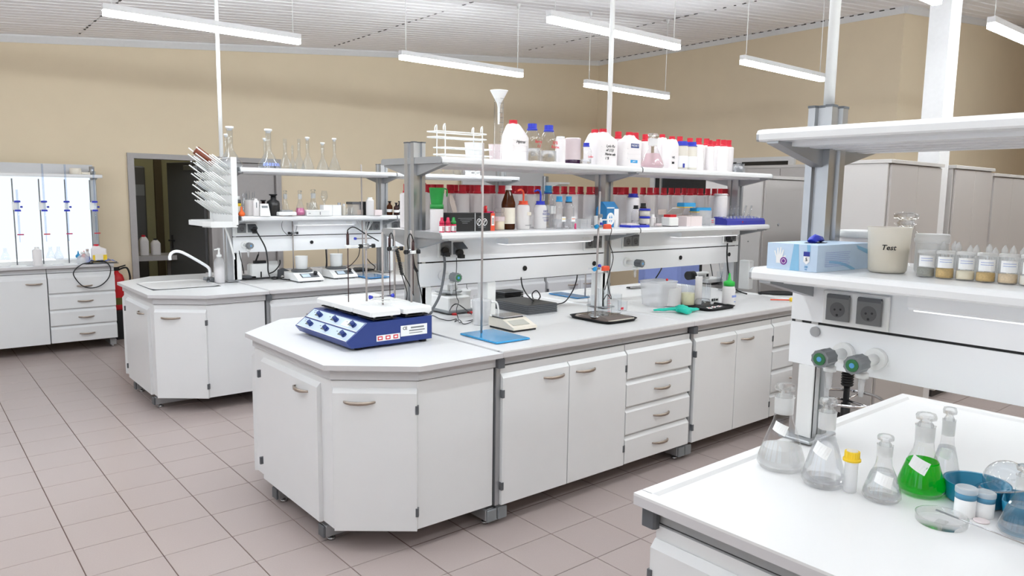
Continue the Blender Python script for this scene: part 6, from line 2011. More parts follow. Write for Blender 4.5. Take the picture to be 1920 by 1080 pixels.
q = (2.7726, 6.2, 0.0545, 0.1176)
beaker('white beaker standing on the first magnetic stirrer', 2.74, 6.20, W + .0965, q[2], q[3], 'white_plastic', group='white beakers on the stirrers', taper=.93)
q = (3.1272, 6.27, 0.0568, 0.1178)
beaker('white beaker standing on the second magnetic stirrer', 3.11, 6.27, W + .0965, q[2], q[3], 'white_plastic', group='white beakers on the stirrers', taper=.95)
beaker('small clear jug between the two magnetic stirrers', 2.925, 6.30, W + .0075, .05, .085, 'clear_plastic', name='measuring_jug')
t = thing('retort_stand', 'dull blue base plate with a tall rod on the left bench', 'stand', (3.36, 6.08, W + .0075), 0, 'retort stands with blue base plates')
obj('base_plate', G().cbox(-.11, .11, -.17, .17, 0, .01, .003), 'stand_blue_dim', t)
obj('rod', G().cyl((3.3486 - 3.36, .12, .01), (3.3387 - 3.36, .12, 1.9282 - W), .0065, 10), 'rod_steel', t)
def rodstand(label, x, y, zt, clampz, arm, sleeve=False):
    t = thing('rod_stand', label, 'stand', (x, y, W + .0075), 0, 'slim rods on the left bench')
    obj('rod', G().cyl((0, 0, .006), (0, 0, zt - W), .006, 10), 'rod_steel', t)
    obj('foot', G().cbox(-.05, .05, -.03, .03, 0, .008, .002), 'dark_plastic', t)
    if sleeve:
        obj('black_cable', G().tube([(-.011, -.004, clampz - W), (-.012, -.004, .25), (-.008, -.004, .12), (-.02, -.005, .04)], .0055, 6), 'black', t)
    b = boss(t, 0, 0, clampz - W)
    return t
r1 = rodstand('slim rod with a black clamp and a wide cable loop behind the first stirrer', 2.7263, 6.34, 1.4482, 1.3033, 0)
zz = 1.3057 - W
obj('cable_loop', G().tube([(0.0, -.012, zz + .0), (-.04, -.014, zz - .025), (-.1, -.016, zz + .03), (-.1, -.016, zz + .1), (-.05, -.014, zz + .14), (.03, -.014, zz + .13), (.035, -.014, zz + .06), (.02, -.012, zz)], .0022, 5), 'black', r1)
r2 = rodstand('slim rod with black cable and clamp between the white beakers', 3.0903, 6.42, 1.4427, 1.3732, 0, True)
zz = 1.3732 - W
obj('cable_loop', G().tube([(-.01, -.012, zz + .01), (-.03, -.014, zz + .06), (.0, -.014, zz + .12), (.06, -.014, zz + .135), (.1, -.014, zz + .1), (.105, -.014, zz + .07)], .0026, 5), 'black', r2)
obj('arm', G().cyl((.02, -.02, zz), (.12, -.03, zz - .002), .008, 8).cyl((.1, -.03, zz + .01), (.1, -.03, zz + .08), .008, 8), 'black', r2)
obj('white_probe', G().cyl((.105, -.03, zz + .02), (.105, -.03, zz + .09), .009, 8), 'white_plastic', r2)
obj('wire', G().cyl((.1, -.03, zz), (.1, -.03, zz - .3), .0015, 5), 'mid_plastic', r2)
t = thing('hot_tray', 'black shallow tray lying behind the second stirrer', 'tray', (3.5115, 6.62, W + .0075))
obj('tray', G().cbox(-.17, .15, -.08, .08, 0, .014, .004), 'black', t)
obj('cushion', G().cbox(-.03, .06, -.05, .04, .014, .03, .008), 'dark_plastic', t)
t = thing('wash_box', 'white upright bottle block with black clip, beside the left rack end', 'box', (2.4645, 6.5, W + .0075))
obj('body', G().cbox(-.085, .085, -.05, .05, 0, .13, .01), 'white_plastic', t)
obj('slot', G().box(.0, .012, -.0515, -.05, .0, .06), 'black', t)
obj('clip', G().cbox(-.04, .07, -.02, .02, .13, .155, .004).cyl((-.02, 0, .15), (.005, 0, .21), .008, 8).cyl((.005, 0, .2), (.01, 0, .235), .004, 6), 'black', t)
t = thing('white_tray', 'white tray standing on edge behind the cable', 'tray', (2.5915, 6.52, W + .0075))
obj('sheet', G().prof_x([(-.02, 0), (.02, 0), (.045, .14), (.035, .14)], -.075, .075), 'white_plastic', t)
obj('grip', G().tube([(-.075, -.03, .03), (.0, -.05, .05), (.06, -.045, .11), (.075, -.02, .15)], .006, 6), 'black', t)
t = thing('clip_tool', 'dark grey clip tool before the first rod of the left bench', 'tool', (2.6619, 6.42, W + .0075))
obj('body', G().prof_y([(-.05, 0), (-.035, 0), (-.02, .03), (.0, .035), (.015, 0), (.035, 0), (.05, .06), (.0, .085), (-.045, .07)], -.02, .02), 'dark_plastic', t)
t = thing('meter', 'black cabled meter lying beside the left rack end', 'meter', (2.3429, 6.5, W + .0075))
obj('body', G().cbox(-.09, .09, -.05, .05, 0, .03, .008), 'dark_plastic', t)
obj('cable', G().tube([(-.1, .0, .02), (-.02, -.08, .008), (.1, -.07, .006), (.2, -.06, .006), (.26, -.08, .006), (.14, -.1, .006), (.02, -.09, .006)], .006, 6), 'black', t)
cable('long black cable from the left socket to the first stirrer', [(2.3702, 6.3, 1.3518), (2.4069, 6.28, 1.2786), (2.4434, 6.26, 1.1866), (2.4434, 6.22, 1.0786), (2.4298, 6.18, 0.9904), (2.5229, 6.3354, .912), (2.633, 6.3655, .912), (2.7344, 6.4041, .92)], .006, 'black', (2.3665, 6.325, 1.3501, .022))
cable('black cable doubling back in front of the first stirrer', [(2.7924, 6.5271, .92), (2.6993, 6.5859, .912), (2.6037, 6.4872, .912), (2.5837, 6.247, .912), (2.6362, 6.1644, .915)], .0045)
cable('thin cable hanging from the left panel to the meter', [(2.2488, 6.36, 1.1686), (2.2644, 6.36, 1.0852), (2.2947, 6.4, 1.0018), (2.3053, 6.42, 0.9621)], .004)
cable('slanting black cables behind the second stirrer', [(3.4253, 6.4, 1.1642), (3.4336, 6.45, 1.0675), (3.39, 6.5, 0.9876), (3.4442, 6.7179, .93)], .004)
cable('black cable sagging behind the stirrer rods, left bench', [(3.4654, 6.36, 1.0623), (3.4779, 6.3, 1.0147), (3.5015, 6.25, 0.9765), (3.625, 6.5033, .912)], .0045)
t = thing('clip_stand', 'small clamp with blue knob and glass tubes against the left panel', 'clamp', (3.4062, 6.25, 1.2497))
obj('bar', G().cyl((-.1, 0, 0), (.06, 0, .0), .006, 8), 'rod_steel', t)
obj('blue_knob', G().cyl((-.1, 0, 0), (-.12, 0, .002), .012, 10), 'blue_cap', t)
obj('rod', G().cyl((.0, .008, -1.2497 + .91), (.0, .008, .1), .006, 8), 'rod_steel', t)
g = G()
for k in range(6):
    a = k * 1.05
    g.cyl((.02 * math.cos(a) * .3, .02 * math.sin(a) * .3, .05), (.08 * math.cos(a), .04 * math.sin(a), .17), .0045, 6)
obj('glass_tubes', g, 'white_plastic', t)

# ================================================================ wall bench and its things
for k, (u0, u1) in enumerate(((22, 29), (72, 77), (121, 125), (166, 171))):
    x = [0.9113, 1.1373, 1.365, 1.5915][k]
    t = thing('burette_stand', ['burette stand at the picture edge before the glowing panel', 'burette stand second from the picture edge, before the glowing panel', 'burette stand third from the picture edge, before the glowing panel', 'burette stand at the grey post of the glowing panel'][k], 'stand', (x, 8.80, ZW + .0462 - .0455), 0, 'burette stands on the wall bench')
    obj('rod', G().cyl((0, .05, .006), (0, .05, .87), .006, 8), 'mid_plastic', t)
    obj('foot', G().cbox(-.07, .07, -.05, .08, 0, .008, .003), 'white_plastic', t)
    bz = [.64, .90, .90, .88][k]
    dx = .03 if k != 2 else .0
    obj('burette', G().lathe([(.0045, .24), (.0045, .3), (.009, .33), (.009, bz + .12)], 10, (dx, -.01)), 'glass_burette', t)
    c = obj('clamp', G().cbox(-.012, dx + .014, -.012, .058, .56, .64, .004), 'white_plastic', t)
    for zz in (.545, .635):
        obj('blue_jaw', G().cbox(dx - .028, dx + .024, -.024, .006, zz, zz + .018, .004), 'blue_cap', c)
    obj('clamp_knob', G().cyl((dx + .02, -.01, .59), (dx + .04, -.01, .59), .009, 8), 'blue_cap', c)
    obj('stopcock', G().cyl((dx - .02, -.01, .315), (dx + .035, -.01, .315), .006, 8), 'red_ink' if k % 2 else 'magenta', t)
t = thing('tape_roll', 'white roll on the top shelf over the glowing panel', 'roll', (1.4977, 9.03, 1.8305))
obj('roll', G().lathe([(.05, 0), (.055, .004), (.055, .06), (.05, .064), (.022, .064), (.022, .0)], 24, caps=False), 'cream', t)
t = thing('flat_disc', 'flat cream disc beside the white roll on the top shelf', 'disc', (1.586, 9.03, 1.8305))
obj('disc', G().lathe([(.048, 0), (.05, .004), (.05, .02), (.046, .024)], 22), 'cream', t)
t = thing('steel_tumbler', 'grey metal tumbler at the end of the top shelf over the panel', 'cup', (1.6526, 9.03, 1.8305))
obj('wall', G().lathe([(.024, 0), (.026, .085), (.024, .085), (.022, .004)], 18), 'aluminium', t)
for lab, u, m in (('blue rubber bulb with a pointed tip on the lamp tray', 146, 'sky_cap'), ('red rubber bulb with a pointed tip on the lamp tray', 157, 'red_orange')):
    x = 1.4714 if u == 146 else 1.5262
    t = thing('rubber_bulb', lab, 'bulb', (x, 8.98, .9455), 0, 'rubber bulbs by the glowing panel')
    obj('bulb', G().lathe([(.015, 0), (.027, .012), (.027, .028), (.01, .045), (.004, .075), (0, .077)], 14), m, t)
j = jug('white canister with yellow label and dark red cap on the wall bench', 1.629, 8.78, ZW + .0005, .14, .1, .2, capx=-.02, group='canisters', cap='red_cap', shoulder=.25)
obj('yellow_label', G().box(-.066, .066, -.0512, -.045, .015, .09), 'yellow', j)
obj('label_panel', G().box(-.045, .03, -.0525, -.0511, .035, .1), 'cream', j)
q = (1.0707, 8.7769, 0.0483, 0.1898)
plastic_bottle('white bottle standing before the bright lamp tray of the wall bench', q[0], 8.74, ZW + .0005, .042, .19, 'white_plastic', 'milk_plastic', capr=.5, caph=.12)
t = thing('clear_bottle', 'squat clear bottle beside the yellow-labelled canister', 'bottle', (1.4752, 8.74, ZW + .0005))
obj('body', G().lathe([(.05, 0), (.055, .01), (.055, .07), (.03, .095), (.02, .11)], 22), 'clear_plastic', t)
obj('cap', G().lathe([(.022, .108), (.022, .125), (.018, .128)], 16), 'white_plastic', t)
t = thing('slim_bottle', 'slim blue-labelled bottle between the clear bottle and the canister', 'bottle', (1.5307, 8.82, ZW + .0005))
obj('body', G().lathe([(.022, 0), (.022, .1), (.012, .115), (.012, .13)], 16), 'milk_plastic', t)
obj('label_band', G().lathe([(.0226, .03), (.0226, .07)], 16, caps=False), 'bin_blue', t)
obj('cap', G().lathe([(.014, .128), (.014, .15)], 12), 'carton', t)
t = thing('cloth', 'blue cloth crumpled on a dark sheet at the end of the wall bench', 'cloth', (1.6432, 8.74, ZW + .004))
g = G()
n = 9
rr = random.Random(5)
vs = [(-.14 + i * .035, -.06 + j * .03, .004 + .03 * abs(math.sin(i * 1.3 + j)) * (0 < i < n - 1) + rr.uniform(0, .01)) for j in range(5) for i in range(n)]
g.add(vs, [(j * n + i, j * n + i + 1, j * n + n + i + 1, j * n + n + i) for j in range(4) for i in range(n - 1)], True)
obj('cloth_sheet', g, 'bin_blue', t)
obj('dark_sheet', G().box(-.16, .15, -.07, .07, -.0035, 0), 'dark_plastic', t)
cable('dark cable looping down over the front of the wall bench', [(1.56, 8.72, .91), (1.46, 8.66, .91), (1.38, 8.62, .86), (1.36, 8.615, .8), (1.42, 8.615, .7), (1.5, 8.615, .66), (1.6, 8.615, .68), (1.68, 8.615, .76), (1.7, 8.62, .86), (1.66, 8.64, .92), (1.58, 8.70, .93)], .0055)
# bright papers and small glass before the panel
for k in range(3):
    erlenmeyer(['faint small flask before the glowing panel, near the picture edge', 'faint flask before the glowing panel, between two stands', 'second faint flask before the glowing panel, between two stands'][k], [0.8268, 1.2173, 1.2889][k], 8.96, .9455, .045, .13, stopper=False, glass='glass_flask', group='faint flasks at the glowing panel')
# fire extinguisher in its dark stand
t = thing('fire_extinguisher', 'red fire extinguisher standing between the wall bench and the sink bench', 'extinguisher', (1.8732, 9.2, 0.33))
obj('body', G().lathe([(.07, 0), (.075, .01), (.075, .34), (.06, .39), (.025, .42), (.02, .44)], 24), 'red', t)
obj('label_band', G().lathe([(.0757, .06), (.0757, .14)], 24, caps=False), 'label_olive', t)
obj('valve', G().cbox(-.03, .03, -.015, .015, .44, .48, .004).cyl((0, 0, .47), (.09, -.03, .5), .008, 8), 'black', t)
obj('hose', G().tube([(.02, -.01, .45), (.1, -.03, .47), (.13, -.03, .36), (.11, -.03, .26)], .01, 8), 'black', t)
t = thing('stand_box', 'black box under the fire extinguisher', 'box', (1.8732, 9.2, 0))
obj('box', G().cbox(-.12, .14, -.1, .12, 0, .329, .01), 'black', t)
# corridor furniture seen through the dark door
t = thing('side_table', 'dim grey table in the dark corridor behind the open door', 'table', (2.5196, 10.4, 0))
obj('top', G().box(-.32, .32, -.25, .25, .78, .84), 'door_grey', t)
for sx in (-.28, .28):
    for sy in (-.2, .2):
        obj('leg', G().box(sx - .02, sx + .02, sy - .02, sy + .02, 0, .78), 'door_grey', t)
for k in range(2):
    b = jug(['dim white canister with red top on the corridor table', 'dim canister with dark cap on the corridor table'][k], 2.4909 + .14 * k - .05, 10.35, .8405, .11, .11, .26 - .05 * k, group='canisters in the corridor', cap=['red_cap', 'black'][k])
t = thing('wall_rail', 'brown vertical strip on the corridor wall', 'strip', (3.0081, 11.76, 0))
obj('strip', G().box(-.05, .05, -.02, .03, .1, 2.6), 'strip_brown', t)
t = thing('tall_locker', 'dark tall locker in the corridor at the door frame', 'locker', (2.6089, 11.3, 0))
obj('body', G().cbox(-.12, .07, -.2, .2, 0, 2.0, .02), 'door_dark', t)
obj('printed_panel', G().box(-.09, .05, -.202, -.2, 1.6, 1.75), 'mid_plastic', t)

# ================================================================ near bench
NZ = ZW
def flask(label, q, level, liquid='water', lab=None, z=NZ, **k):
    if lab:
        lab = (lab[0] - LA_ + math.atan2(-q[1], -q[0]),) + lab[1:]
    return erlenmeyer(label, q[0], q[1], z, q[2], q[3], level=level, liquid=liquid, lab=lab, glass='glass', **k)
LA_ = math.atan2(-.76, -.64)
f = flask('stoppered flask of hazy liquid with a paper label, nearest the bench corner', (1.9229, 1.0784, 0.0668, 0.2487), .3, 'hazy_water', (LA_ - .2, .125, .038, .026, -.35))
flask('stoppered flask nearly full of clear water, beside the yellow-capped vial', (1.8974, 0.9371, 0.0568, 0.2418), .64, 'water', (LA_ - .25, .105, .042, .03, -.4))
flask('small stoppered flask of clear liquid between yellow-capped vial and green flask', (1.9228, 0.7927, 0.0475, 0.1723), .52, 'water', (LA_ + .1, .062, .042, .026, -.3))
flask('stoppered conical flask of vivid green liquid with a white paper label', (2.0543, 0.7485, 0.0597, 0.2165), .48, 'green_liquid', (LA_ - .2, .085, .044, .03, -.4))
flask('stoppered flask of clear water standing just behind the green flask', (2.1433, 0.7238, 0.04, 0.2224), .6, 'water', (LA_ - .1, .1, .026, .026, -.2))
flask('stoppered flask of water cut by the picture edge', (1.9701, 0.4953, 0.0475, 0.1686), .5, 'water', None)
x, y, r, hh = 1.9049, 0.8671, 0.0204, 0.112
t = thing('sample_vial', 'slim clear vial with a bright yellow cap', 'vial', (x, y, NZ), 0)
obj('body', G().lathe([(r * .78, .002), (r * .82, .004), (r * .82, hh * .8)], 22, caps=False).lathe([(0, .003), (r * .78, .002)], 22, caps=False), 'clear_plastic', t)
obj('cap', ring_cap(G(), r * .94, hh * .77, hh), 'yellow', t)
obj('cap_top', G().cyl((0, 0, hh), (0, 0, hh + .0015), r * .7, 20), 'cream', t)
# petri dish with tweezers
x, y, r, hh = 1.889, 0.6358, 0.0563, 0.0412
t = thing('petri_dish', 'open glass dish holding a scrap of glass, before the teal box', 'dish', (x, y, NZ))
obj('wall', G().lathe([(0, .002), (r * .95, .0015), (r, .005), (r, .02), (r * 1.02, .0215), (r * .97, .0205), (r * .97, .005)], 36, caps=False), 'glass', t)
obj('scrap', G().box(-.015, .012, -.012, .01, .003, .006), 'glass', t)
t = thing('spatula', 'thin steel spatula leaning out of the glass dish', 'spatula', (x, y, NZ))
a, b_ = Vector((x, y, NZ)), Vector((1.91, 0.4652, .905))
p0 = Vector((.012, .018, .0245))
p1 = b_ - a
obj('shaft', G().cyl(p0, p1, .0018, 8), 'steel', t)
d = (p1 - p0).normalized()
s_ = d.cross(Vector((0, 0, 1))).normalized()
g = G().add([p0 + s_ * .004, p0 - s_ * .004, p0 + d * .05 - s_ * .003, p0 + d * .05 + s_ * .003, p0 + s_ * .004 + Vector((0, 0, .0015)), p0 - s_ * .004 + Vector((0, 0, .0015)), p0 + d * .05 - s_ * .003 + Vector((0, 0, .0015)), p0 + d * .05 + s_ * .003 + Vector((0, 0, .0015))],
            [(3, 2, 1, 0), (4, 5, 6, 7), (0, 1, 5, 4), (1, 2, 6, 5), (2, 3, 7, 6), (3, 0, 4, 7)])
obj('blade', g, 'mid_plastic', t)
for k in range(2):
    x, y, r, hh = [(1.9849, 0.6185, 0.0248, 0.0733), (2.0182, 0.587, 0.0235, 0.0629)][k]
    t = thing('sample_jar', ['small white jar with blue band and clear lid, nearer the green flask', 'small white jar with blue band and clear lid, nearer the picture edge'][k], 'jar', (x, y, NZ), 0, 'small blue-banded jars')
    obj('body', G().lathe([(r * .92, 0), (r * .95, .003), (r * .95, hh * .66)], 24), 'paper', t)
    obj('blue_band', G().lathe([(r * .96, hh * .62), (r * .96, hh * .84)], 24), 'jar_blue', t)
    obj('lid', G().lathe([(r, hh * .82), (r, hh * .97), (r * .92, hh), (r * .8, hh), (r * .75, hh * .97), (0, hh * .97)], 24, caps=False), 'ground_glass', t)
t = thing('pink_disc', 'small pale pink disc lying before the blue-banded jars', 'disc', (1.9788, 0.5785, NZ + .0002))
obj('disc', G().lathe([(.017, 0), (.018, .001), (.018, .003), (.016, .004)], 22), 'pale_pink', t)
mat('dish_teal', (24, 132, 168), 0.3)
cx, cy = 2.1045, 0.6541
t = thing('teal_dish', 'round teal plastic dish with ridged inside, behind the jars', 'dish', (2.11, .635, NZ))
obj('wall', G().lathe([(0, .003), (.066, .002), (.07, .006), (.075, .05), (.077, .052), (.071, .05), (.069, .04), (.067, .04), (.065, .028), (.063, .028), (.061, .014), (.04, .008)], 36, caps=False), 'dish_teal', t)
t = thing('teal_box', 'square teal plastic box under the glass dome, beside the jars', 'box', (2.085, .51, NZ), .2)
obj('wall', loft([(0, 0, .05, .05, 0), (0, 0, .056, .056, .05), (0, 0, .053, .053, .05), (0, 0, .047, .047, .008)], 32, 8), 'dish_teal', t)
t = thing('glass_dome', 'round clear plastic bubble lying on the teal dish and box', 'dome', (2.125, .575, NZ + .055))
g = G().ball((0, 0, .012), .056, 28, 16, .95)
g.turn(Matrix.Rotation(.3, 4, 'X'))
obj('bubble', g, 'glass_flask', t)
obj('flange', G().lathe([(.056, .0), (.068, -.002), (.068, .001), (.056, .003)], 28, caps=False).turn(Matrix.Rotation(-.25, 4, 'X')), 'glass_flask', t)
# ---- lower shelf of the near rack
SZ_ = LS + .0005
gx, gy = 1.937, 1.022
t = thing('glove_box', 'pale blue carton of gloves with a white hand print and the figure 5', 'box', (1.945, 1.02, SZ_), math.radians(-3))
gw, gd = .158, .285                           # along y, along x
gh = .075
mat('carton_blue', (196, 216, 238), .6, var=.1, scale=9)
mat('carton_sky', (140, 192, 226), .6)
obj('carton', G().box(0, gd, 0, gw, 0, gh), 'carton_blue', t)
obj('sky_stripe', G().add([(-.0006, gw - .075, .0), (-.0006, gw - .105, 0), (-.0006, gw - .1, gh), (-.0006, gw - .085, gh)], [(0, 1, 2, 3)]).add([(-.0006, gw - .13, gh * .4), (-.0006, gw - .136, gh * .4), (-.0006, gw - .136, gh), (-.0006, gw - .125, gh)], [(0, 1, 2, 3)]), 'carton_sky', t)
# outlined hand: five fingers
g = G()
hy, hz = gw - .043, .03
def yz(y, z): return (-.0009, y, z)
pal = [(hy + .012, hz - .012), (hy + .013, hz + .004), (hy + .02, hz + .022), (hy + .0165, hz + .024), (hy + .01, hz + .008), (hy + .0105, hz + .031), (hy + .0065, hz + .032), (hy + .004, hz + .011), (hy + .001, hz + .034), (hy - .003, hz + .033), (hy - .002, hz + .011), (hy - .008, hz + .028), (hy - .0115, hz + .026), (hy - .007, hz + .006), (hy - .017, hz + .012), (hy - .018, hz + .008), (hy - .009, hz - .004), (hy - .006, hz - .012)]
g.add([yz(a, b_) for a, b_ in pal], [tuple(range(len(pal)))])
obj('hand_print', g, 'paper', t)
g = G()
def disc(g, y, z, r, x=-.0012):
    g.add([(x, y + r * math.cos(2 * PI * i / 24), z + r * math.sin(2 * PI * i / 24)) for i in range(24)], [tuple(range(24))])
disc(g, hy - .012, hz - .005, .011)
obj('purple_badge', g, 'purple', t)
g = G(); disc(g, hy - .012, hz - .005, .007, -.0015)
obj('badge_ring', g, 'paper', t)
g = G(); disc(g, hy - .012, hz - .005, .0055, -.0018)
obj('badge_core', g, 'purple', t)
sy = .032
obj('shield', G().add([(-.0009, sy + .0095, .028), (-.0009, sy, .02), (-.0009, sy - .0095, .028), (-.0009, sy - .0095, .055), (-.0009, sy + .0095, .055)], [(0, 1, 2, 3, 4)]), 'paper', t)
obj('shield_top', G().add([(-.0012, sy + .0095, .043), (-.0012, sy - .0095, .043), (-.0012, sy - .0095, .056), (-.0012, sy + .0095, .056)], [(0, 1, 2, 3)]), 'blue_ink', t)
text(t, '5', .013, 'ink', (-.0014, sy, .034), (PI / 2, 0, -PI / 2))
text(t, '200', .0075, 'sky_cap', (-.0014, sy, .0135), (PI / 2, 0, -PI / 2))
text(t, 'szt.', .006, 'sky_cap', (-.0014, sy, .007), (PI / 2, 0, -PI / 2))
g = G()
for k in range(8):
    g.box(.04, .17 - .005 * (k % 3), -.0008, 0, gh - .022 - .0055 * k, gh - .0212 - .0055 * k)
obj('small_print', g, 'bin_blue', t)
g = G()
arc = [(.06 + .02 * k, .03 - .0022 * k * k * .25) for k in range(8)]
g.add([(a, -.0007, max(b_, .001)) for a, b_ in arc] + [(a, -.0007, max(b_ - .006 - .0006 * k, 0)) for k, (a, b_) in enumerate(arc)], [(k, k + 1, 9 + k, 8 + k) for k in range(7)])
g.add([(.2, -.0007, gh * .95), (gd, -.0007, gh * .7), (gd, -.0007, gh * .5), (.21, -.0007, gh * .8)], [(0, 1, 2, 3)])
obj('swoosh', g, 'carton_sky', t)
g = G()
op = [(.12 + .05 * math.cos(2 * PI * i / 20), gw / 2 + .022 * math.sin(2 * PI * i / 20), gh + .0006) for i in range(20)]
obj('opening', g.add(op, [tuple(range(20))]), 'black', t)
rr = random.Random(2)
g = fold([(-.03, -.005, .004), (.0, .0, .014), (.04, .008, .006)], [.012, .017, .01], .6)
g.turn(Matrix.Translation((.12, gw / 2, gh)))
obj('glove_tip', g, 'blue_cap', t)
x, y, r, hh = 2.1438, 0.9155, 0.058, 0.1299
b = beaker('frosted plastic beaker of cloudy cream liquid with a handwritten word', 2.14, y, SZ_, r * .97, hh * .98, 'frosted', level=.55, liquid='cloudy_liquid', taper=.88)
text(b, 'Test', .02, 'ink', (-.052, -.022, .072), (PI / 2, 0, math.radians(-68)), font_shear=.2)
t = thing('stoppered_bottle', 'glass bottle with a big faceted stopper, right behind the frosted beaker', 'bottle', (2.275, .93, SZ_))
zt = 1.6383 - LS
obj('body', G().lathe([(.045, .002), (.05, .01), (.05, zt * .55), (.026, zt * .7), (.024, zt * .78), (.032, zt * .8)], 26, caps=False), 'glass', t)
obj('stopper', G().lathe([(.02, zt * .72), (.026, zt * .82), (.018, zt * .85), (.034, zt * .89), (.036, zt * .96), (.02, zt)], 8), 'glass_solid', t)
t = thing('white_tub', 'white round tub with a lid behind the frosted beaker and glove box', 'tub', (2.40, 1.10, SZ_))
obj('body', G().lathe([(.075, 0), (.078, .01), (.085, .085)], 28), 'hdpe', t)
obj('lid', G().lathe([(.088, .083), (.09, .088), (.09, .1), (.086, .104)], 28), 'white_plastic', t)
t = thing('glass_canister', 'clear glass jar with a rolled rim lid, beside the frosted beaker', 'jar', (2.3, .905, SZ_))
t.location = (2.225, .835, SZ_)
obj('body', G().lathe([(.038, .002), (.041, .01), (.041, .085)], 26, caps=False), 'ground_glass', t)
obj('lid', G().lathe([(.043, .085), (.045, .09), (.045, .097), (.042, .1), (.044, .106), (.042, .11)], 26), 'ground_glass', t)
# vials of samples
FILL = ['grain_dark', 'grain', 'powder', 'grain', 'grain_pale', 'cloudy', 'powder']
mat('grain_dark', (160, 160, 152), .9, var=.3, scale=220)
mat('grain_pale', (222, 200, 168), .9, var=.25, scale=220)
VQ = [(2.1294, 0.809, 0.0214, 0.0743), (2.1073, 0.7616, 0.0202, 0.0781), (2.0889, 0.7174, 0.0217, 0.0815), (2.0926, 0.6756, 0.0241, 0.084), (2.1062, 0.6388, 0.0232, 0.0859), (2.0946, 0.5944, 0.0233, 0.0891), (2.0799, 0.552, 0.0209, 0.0897)]
WH = ['grey crumbs', 'golden grain', 'pale powder', 'coarse tan grain', 'pale pink grain', 'clear liquid', 'white powder']
for k, q in enumerate(VQ):
    y = .80 - .0475 * k
    t = thing('sample_vial', f'labelled clear vial of {WH[k]}, ' + ['beside the frosted beaker', 'second from the frosted beaker', 'third from the frosted beaker', 'in the middle of the vial row', 'fifth from the frosted beaker', 'sixth from the frosted beaker', 'cut by the picture edge'][k], 'vial', (2.105 - .004 * (k % 2), y, SZ_), 0, 'labelled vials on the near rack')
    r, hh = .0215, .064 + .0006 * k
    obj('body', G().lathe([(0, .002), (r * .95, .0015), (r, .005), (r, hh)], 22, caps=False), 'glass', t)
    obj('contents', G().lathe([(r * .92, .003), (r * .94, .006), (r * .94, .024 if k != 1 else .027)], 20), FILL[k], t)
    g = G()
    aa = [math.radians(150 + 104 * i / 7) for i in range(8)]
    g.add([(r * 1.03 * math.cos(a), r * 1.03 * math.sin(a), .029) for a in aa] + [(r * 1.03 * math.cos(a), r * 1.03 * math.sin(a), .058) for a in aa], [(i, i + 1, 9 + i, 8 + i) for i in range(7)])
    obj('paper_label', g, 'paper', t)
    g = G()
    for q2 in (.05, .044):
        g.add([(r * 1.05 * math.cos(a), r * 1.05 * math.sin(a), q2) for a in aa[1:7]] + [(r * 1.05 * math.cos(a), r * 1.05 * math.sin(a), q2 + .0012) for a in aa[1:7]], [(i, i + 1, 7 + i, 6 + i) for i in range(5)])
    obj('print', g, 'bin_blue', t)
    obj('cap', G().lathe([(r * 1.04, hh), (r * 1.04, hh + .006), (r * .95, hh + .008), (0, hh + .008)], 22, caps=False), 'ampoule_glass', t)
# glass ampoules with pointed tips in a white tray behind
t = thing('ampoule_tray', 'white tray holding the pointed glass ampoules, behind the vials', 'tray', (2.20, .60, SZ_))
obj('floor_sheet', G().box(-.045, .06, -.24, .2, 0, .004), 'white_plastic', t)
obj('wall', G().box(-.045, -.042, -.24, .2, .004, .02).box(.057, .06, -.24, .2, .004, .058), 'white_plastic', t)
AU = [0.837, 0.8093, 0.7938, 0.77, 0.7565, 0.7318, 0.7128, 0.687, 0.669, 0.6513, 0.6287, 0.6097]
AZ = [1.5537, 1.5538, 1.5635, 1.5662, 1.5641, 1.557, 1.5595, 1.5639, 1.5552, 1.5618, 1.5618, 1.5588]
for k, (y, z) in enumerate(zip(AU, AZ)):
    t = thing('ampoule', f'{ORD[k]} pointed glass ampoule from the frosted beaker, behind the vials', 'ampoule', (2.195 + .012 * (k % 2), y, SZ_ + .0045), 0, 'glass ampoules on the near rack')
    hh = z - SZ_ - .0045
    obj('body', G().lathe([(0, .001), (.006, .001), (.0075, .004), (.0075, hh - .045), (.004, hh - .032), (.0045, hh - .03), (.0085, hh - .02), (.0075, hh - .012), (.003, hh - .004), (0, hh)], 12, caps=False), 'ampoule_glass', t)
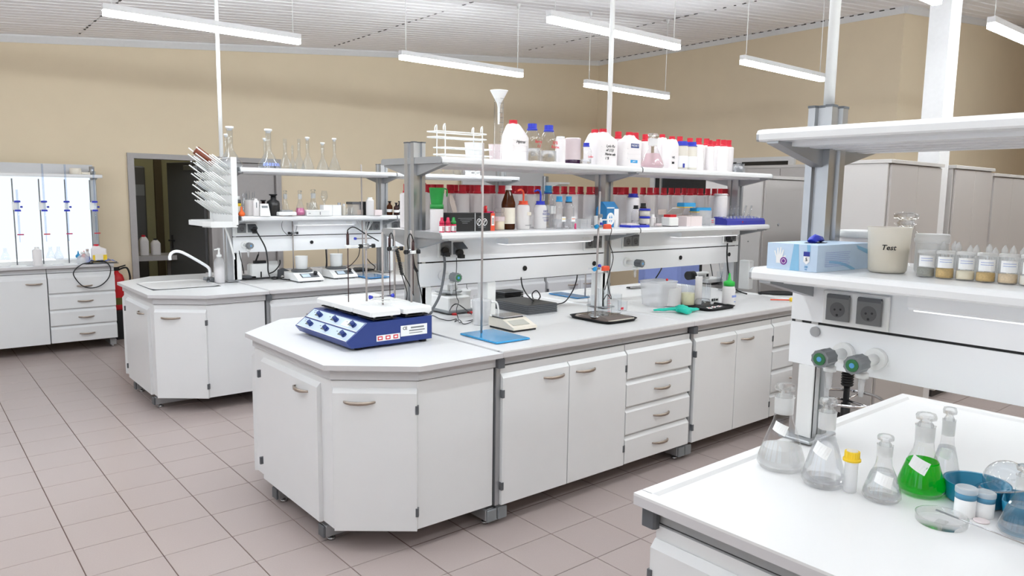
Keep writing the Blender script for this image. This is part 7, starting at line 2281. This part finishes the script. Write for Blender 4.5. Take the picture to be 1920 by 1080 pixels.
# stool seen behind the near bench
t = thing('lab_stool', 'black lab stool with ribbed column and chrome foot ring behind the near bench', 'stool', (4.9, 2.30, 0))
obj('seat', G().lathe([(.17, .60), (.19, .62), (.19, .66), (.17, .68)], 28), 'black', t)
obj('column', G().lathe([(.03, .06), (.03, .3), (.02, .3), (.02, .42)], 16), 'black', t)
g = G()
for k in range(10):
    g.lathe([(.034, .42 + k * .018), (.042, .429 + k * .018), (.034, .438 + k * .018)], 18)
obj('bellows', g, 'black', t)
obj('piston', G().cyl((0, 0, .28), (0, 0, .43), .016, 14), 'chrome', t)
g = G().tube([(.23 * math.cos(2 * PI * k / 24), .23 * math.sin(2 * PI * k / 24), .335) for k in range(25)], .011, 10, curve=False)
obj('foot_ring', g, 'chrome', t)
obj('ring_spoke', G().cyl((.0, .0, .32), (.226, 0, .335), .008, 8).cyl((0, 0, .32), (-.113, .196, .335), .008, 8).cyl((0, 0, .32), (-.113, -.196, .335), .008, 8), 'chrome', t)
for k in range(5):
    a = 2 * PI * k / 5 + .3
    l_ = obj('leg', G().cyl((.02 * math.cos(a), .02 * math.sin(a), .09), (.27 * math.cos(a), .27 * math.sin(a), .06), .022, 10, .014), 'black', t)
    obj('caster', G().cyl((.26 * math.cos(a), .26 * math.sin(a) - .012, .024), (.26 * math.cos(a), .26 * math.sin(a) + .012, .024), .024, 14), 'black', l_)
# service cabinet at the back wall, far behind the middle rack
t = thing('back_board', 'grey back board with aluminium posts at the back wall, far behind the bottles', 'board', (0, 9.3, 0))
xa, xb_ = 6.7312, 8.4038
obj('sheet', G().box(xa, xb_, -.02, .02, .9, 2.0453), 'apron', t)
obj('post', G().cbox(xb_ - .04, xb_ + .05, -.09, -.02, .9, 2.0, .006), 'aluminium', t)
obj('cross_rail', G().box(xa, xb_ - .04, -.03, -.02, 1.80, 1.83), 'aluminium_dull', t)
obj('shelf_bracket', G().prof_x([(-.1, 1.9), (-.42, 1.9), (-.42, 1.87), (-.1, 1.78)], xb_ - .02, xb_ + .22), 'shelf_white', t)
obj('bench_front', G().box(xa - .2, xb_ + .1, -.55, -.03, 0, .9), 'laminate', t)
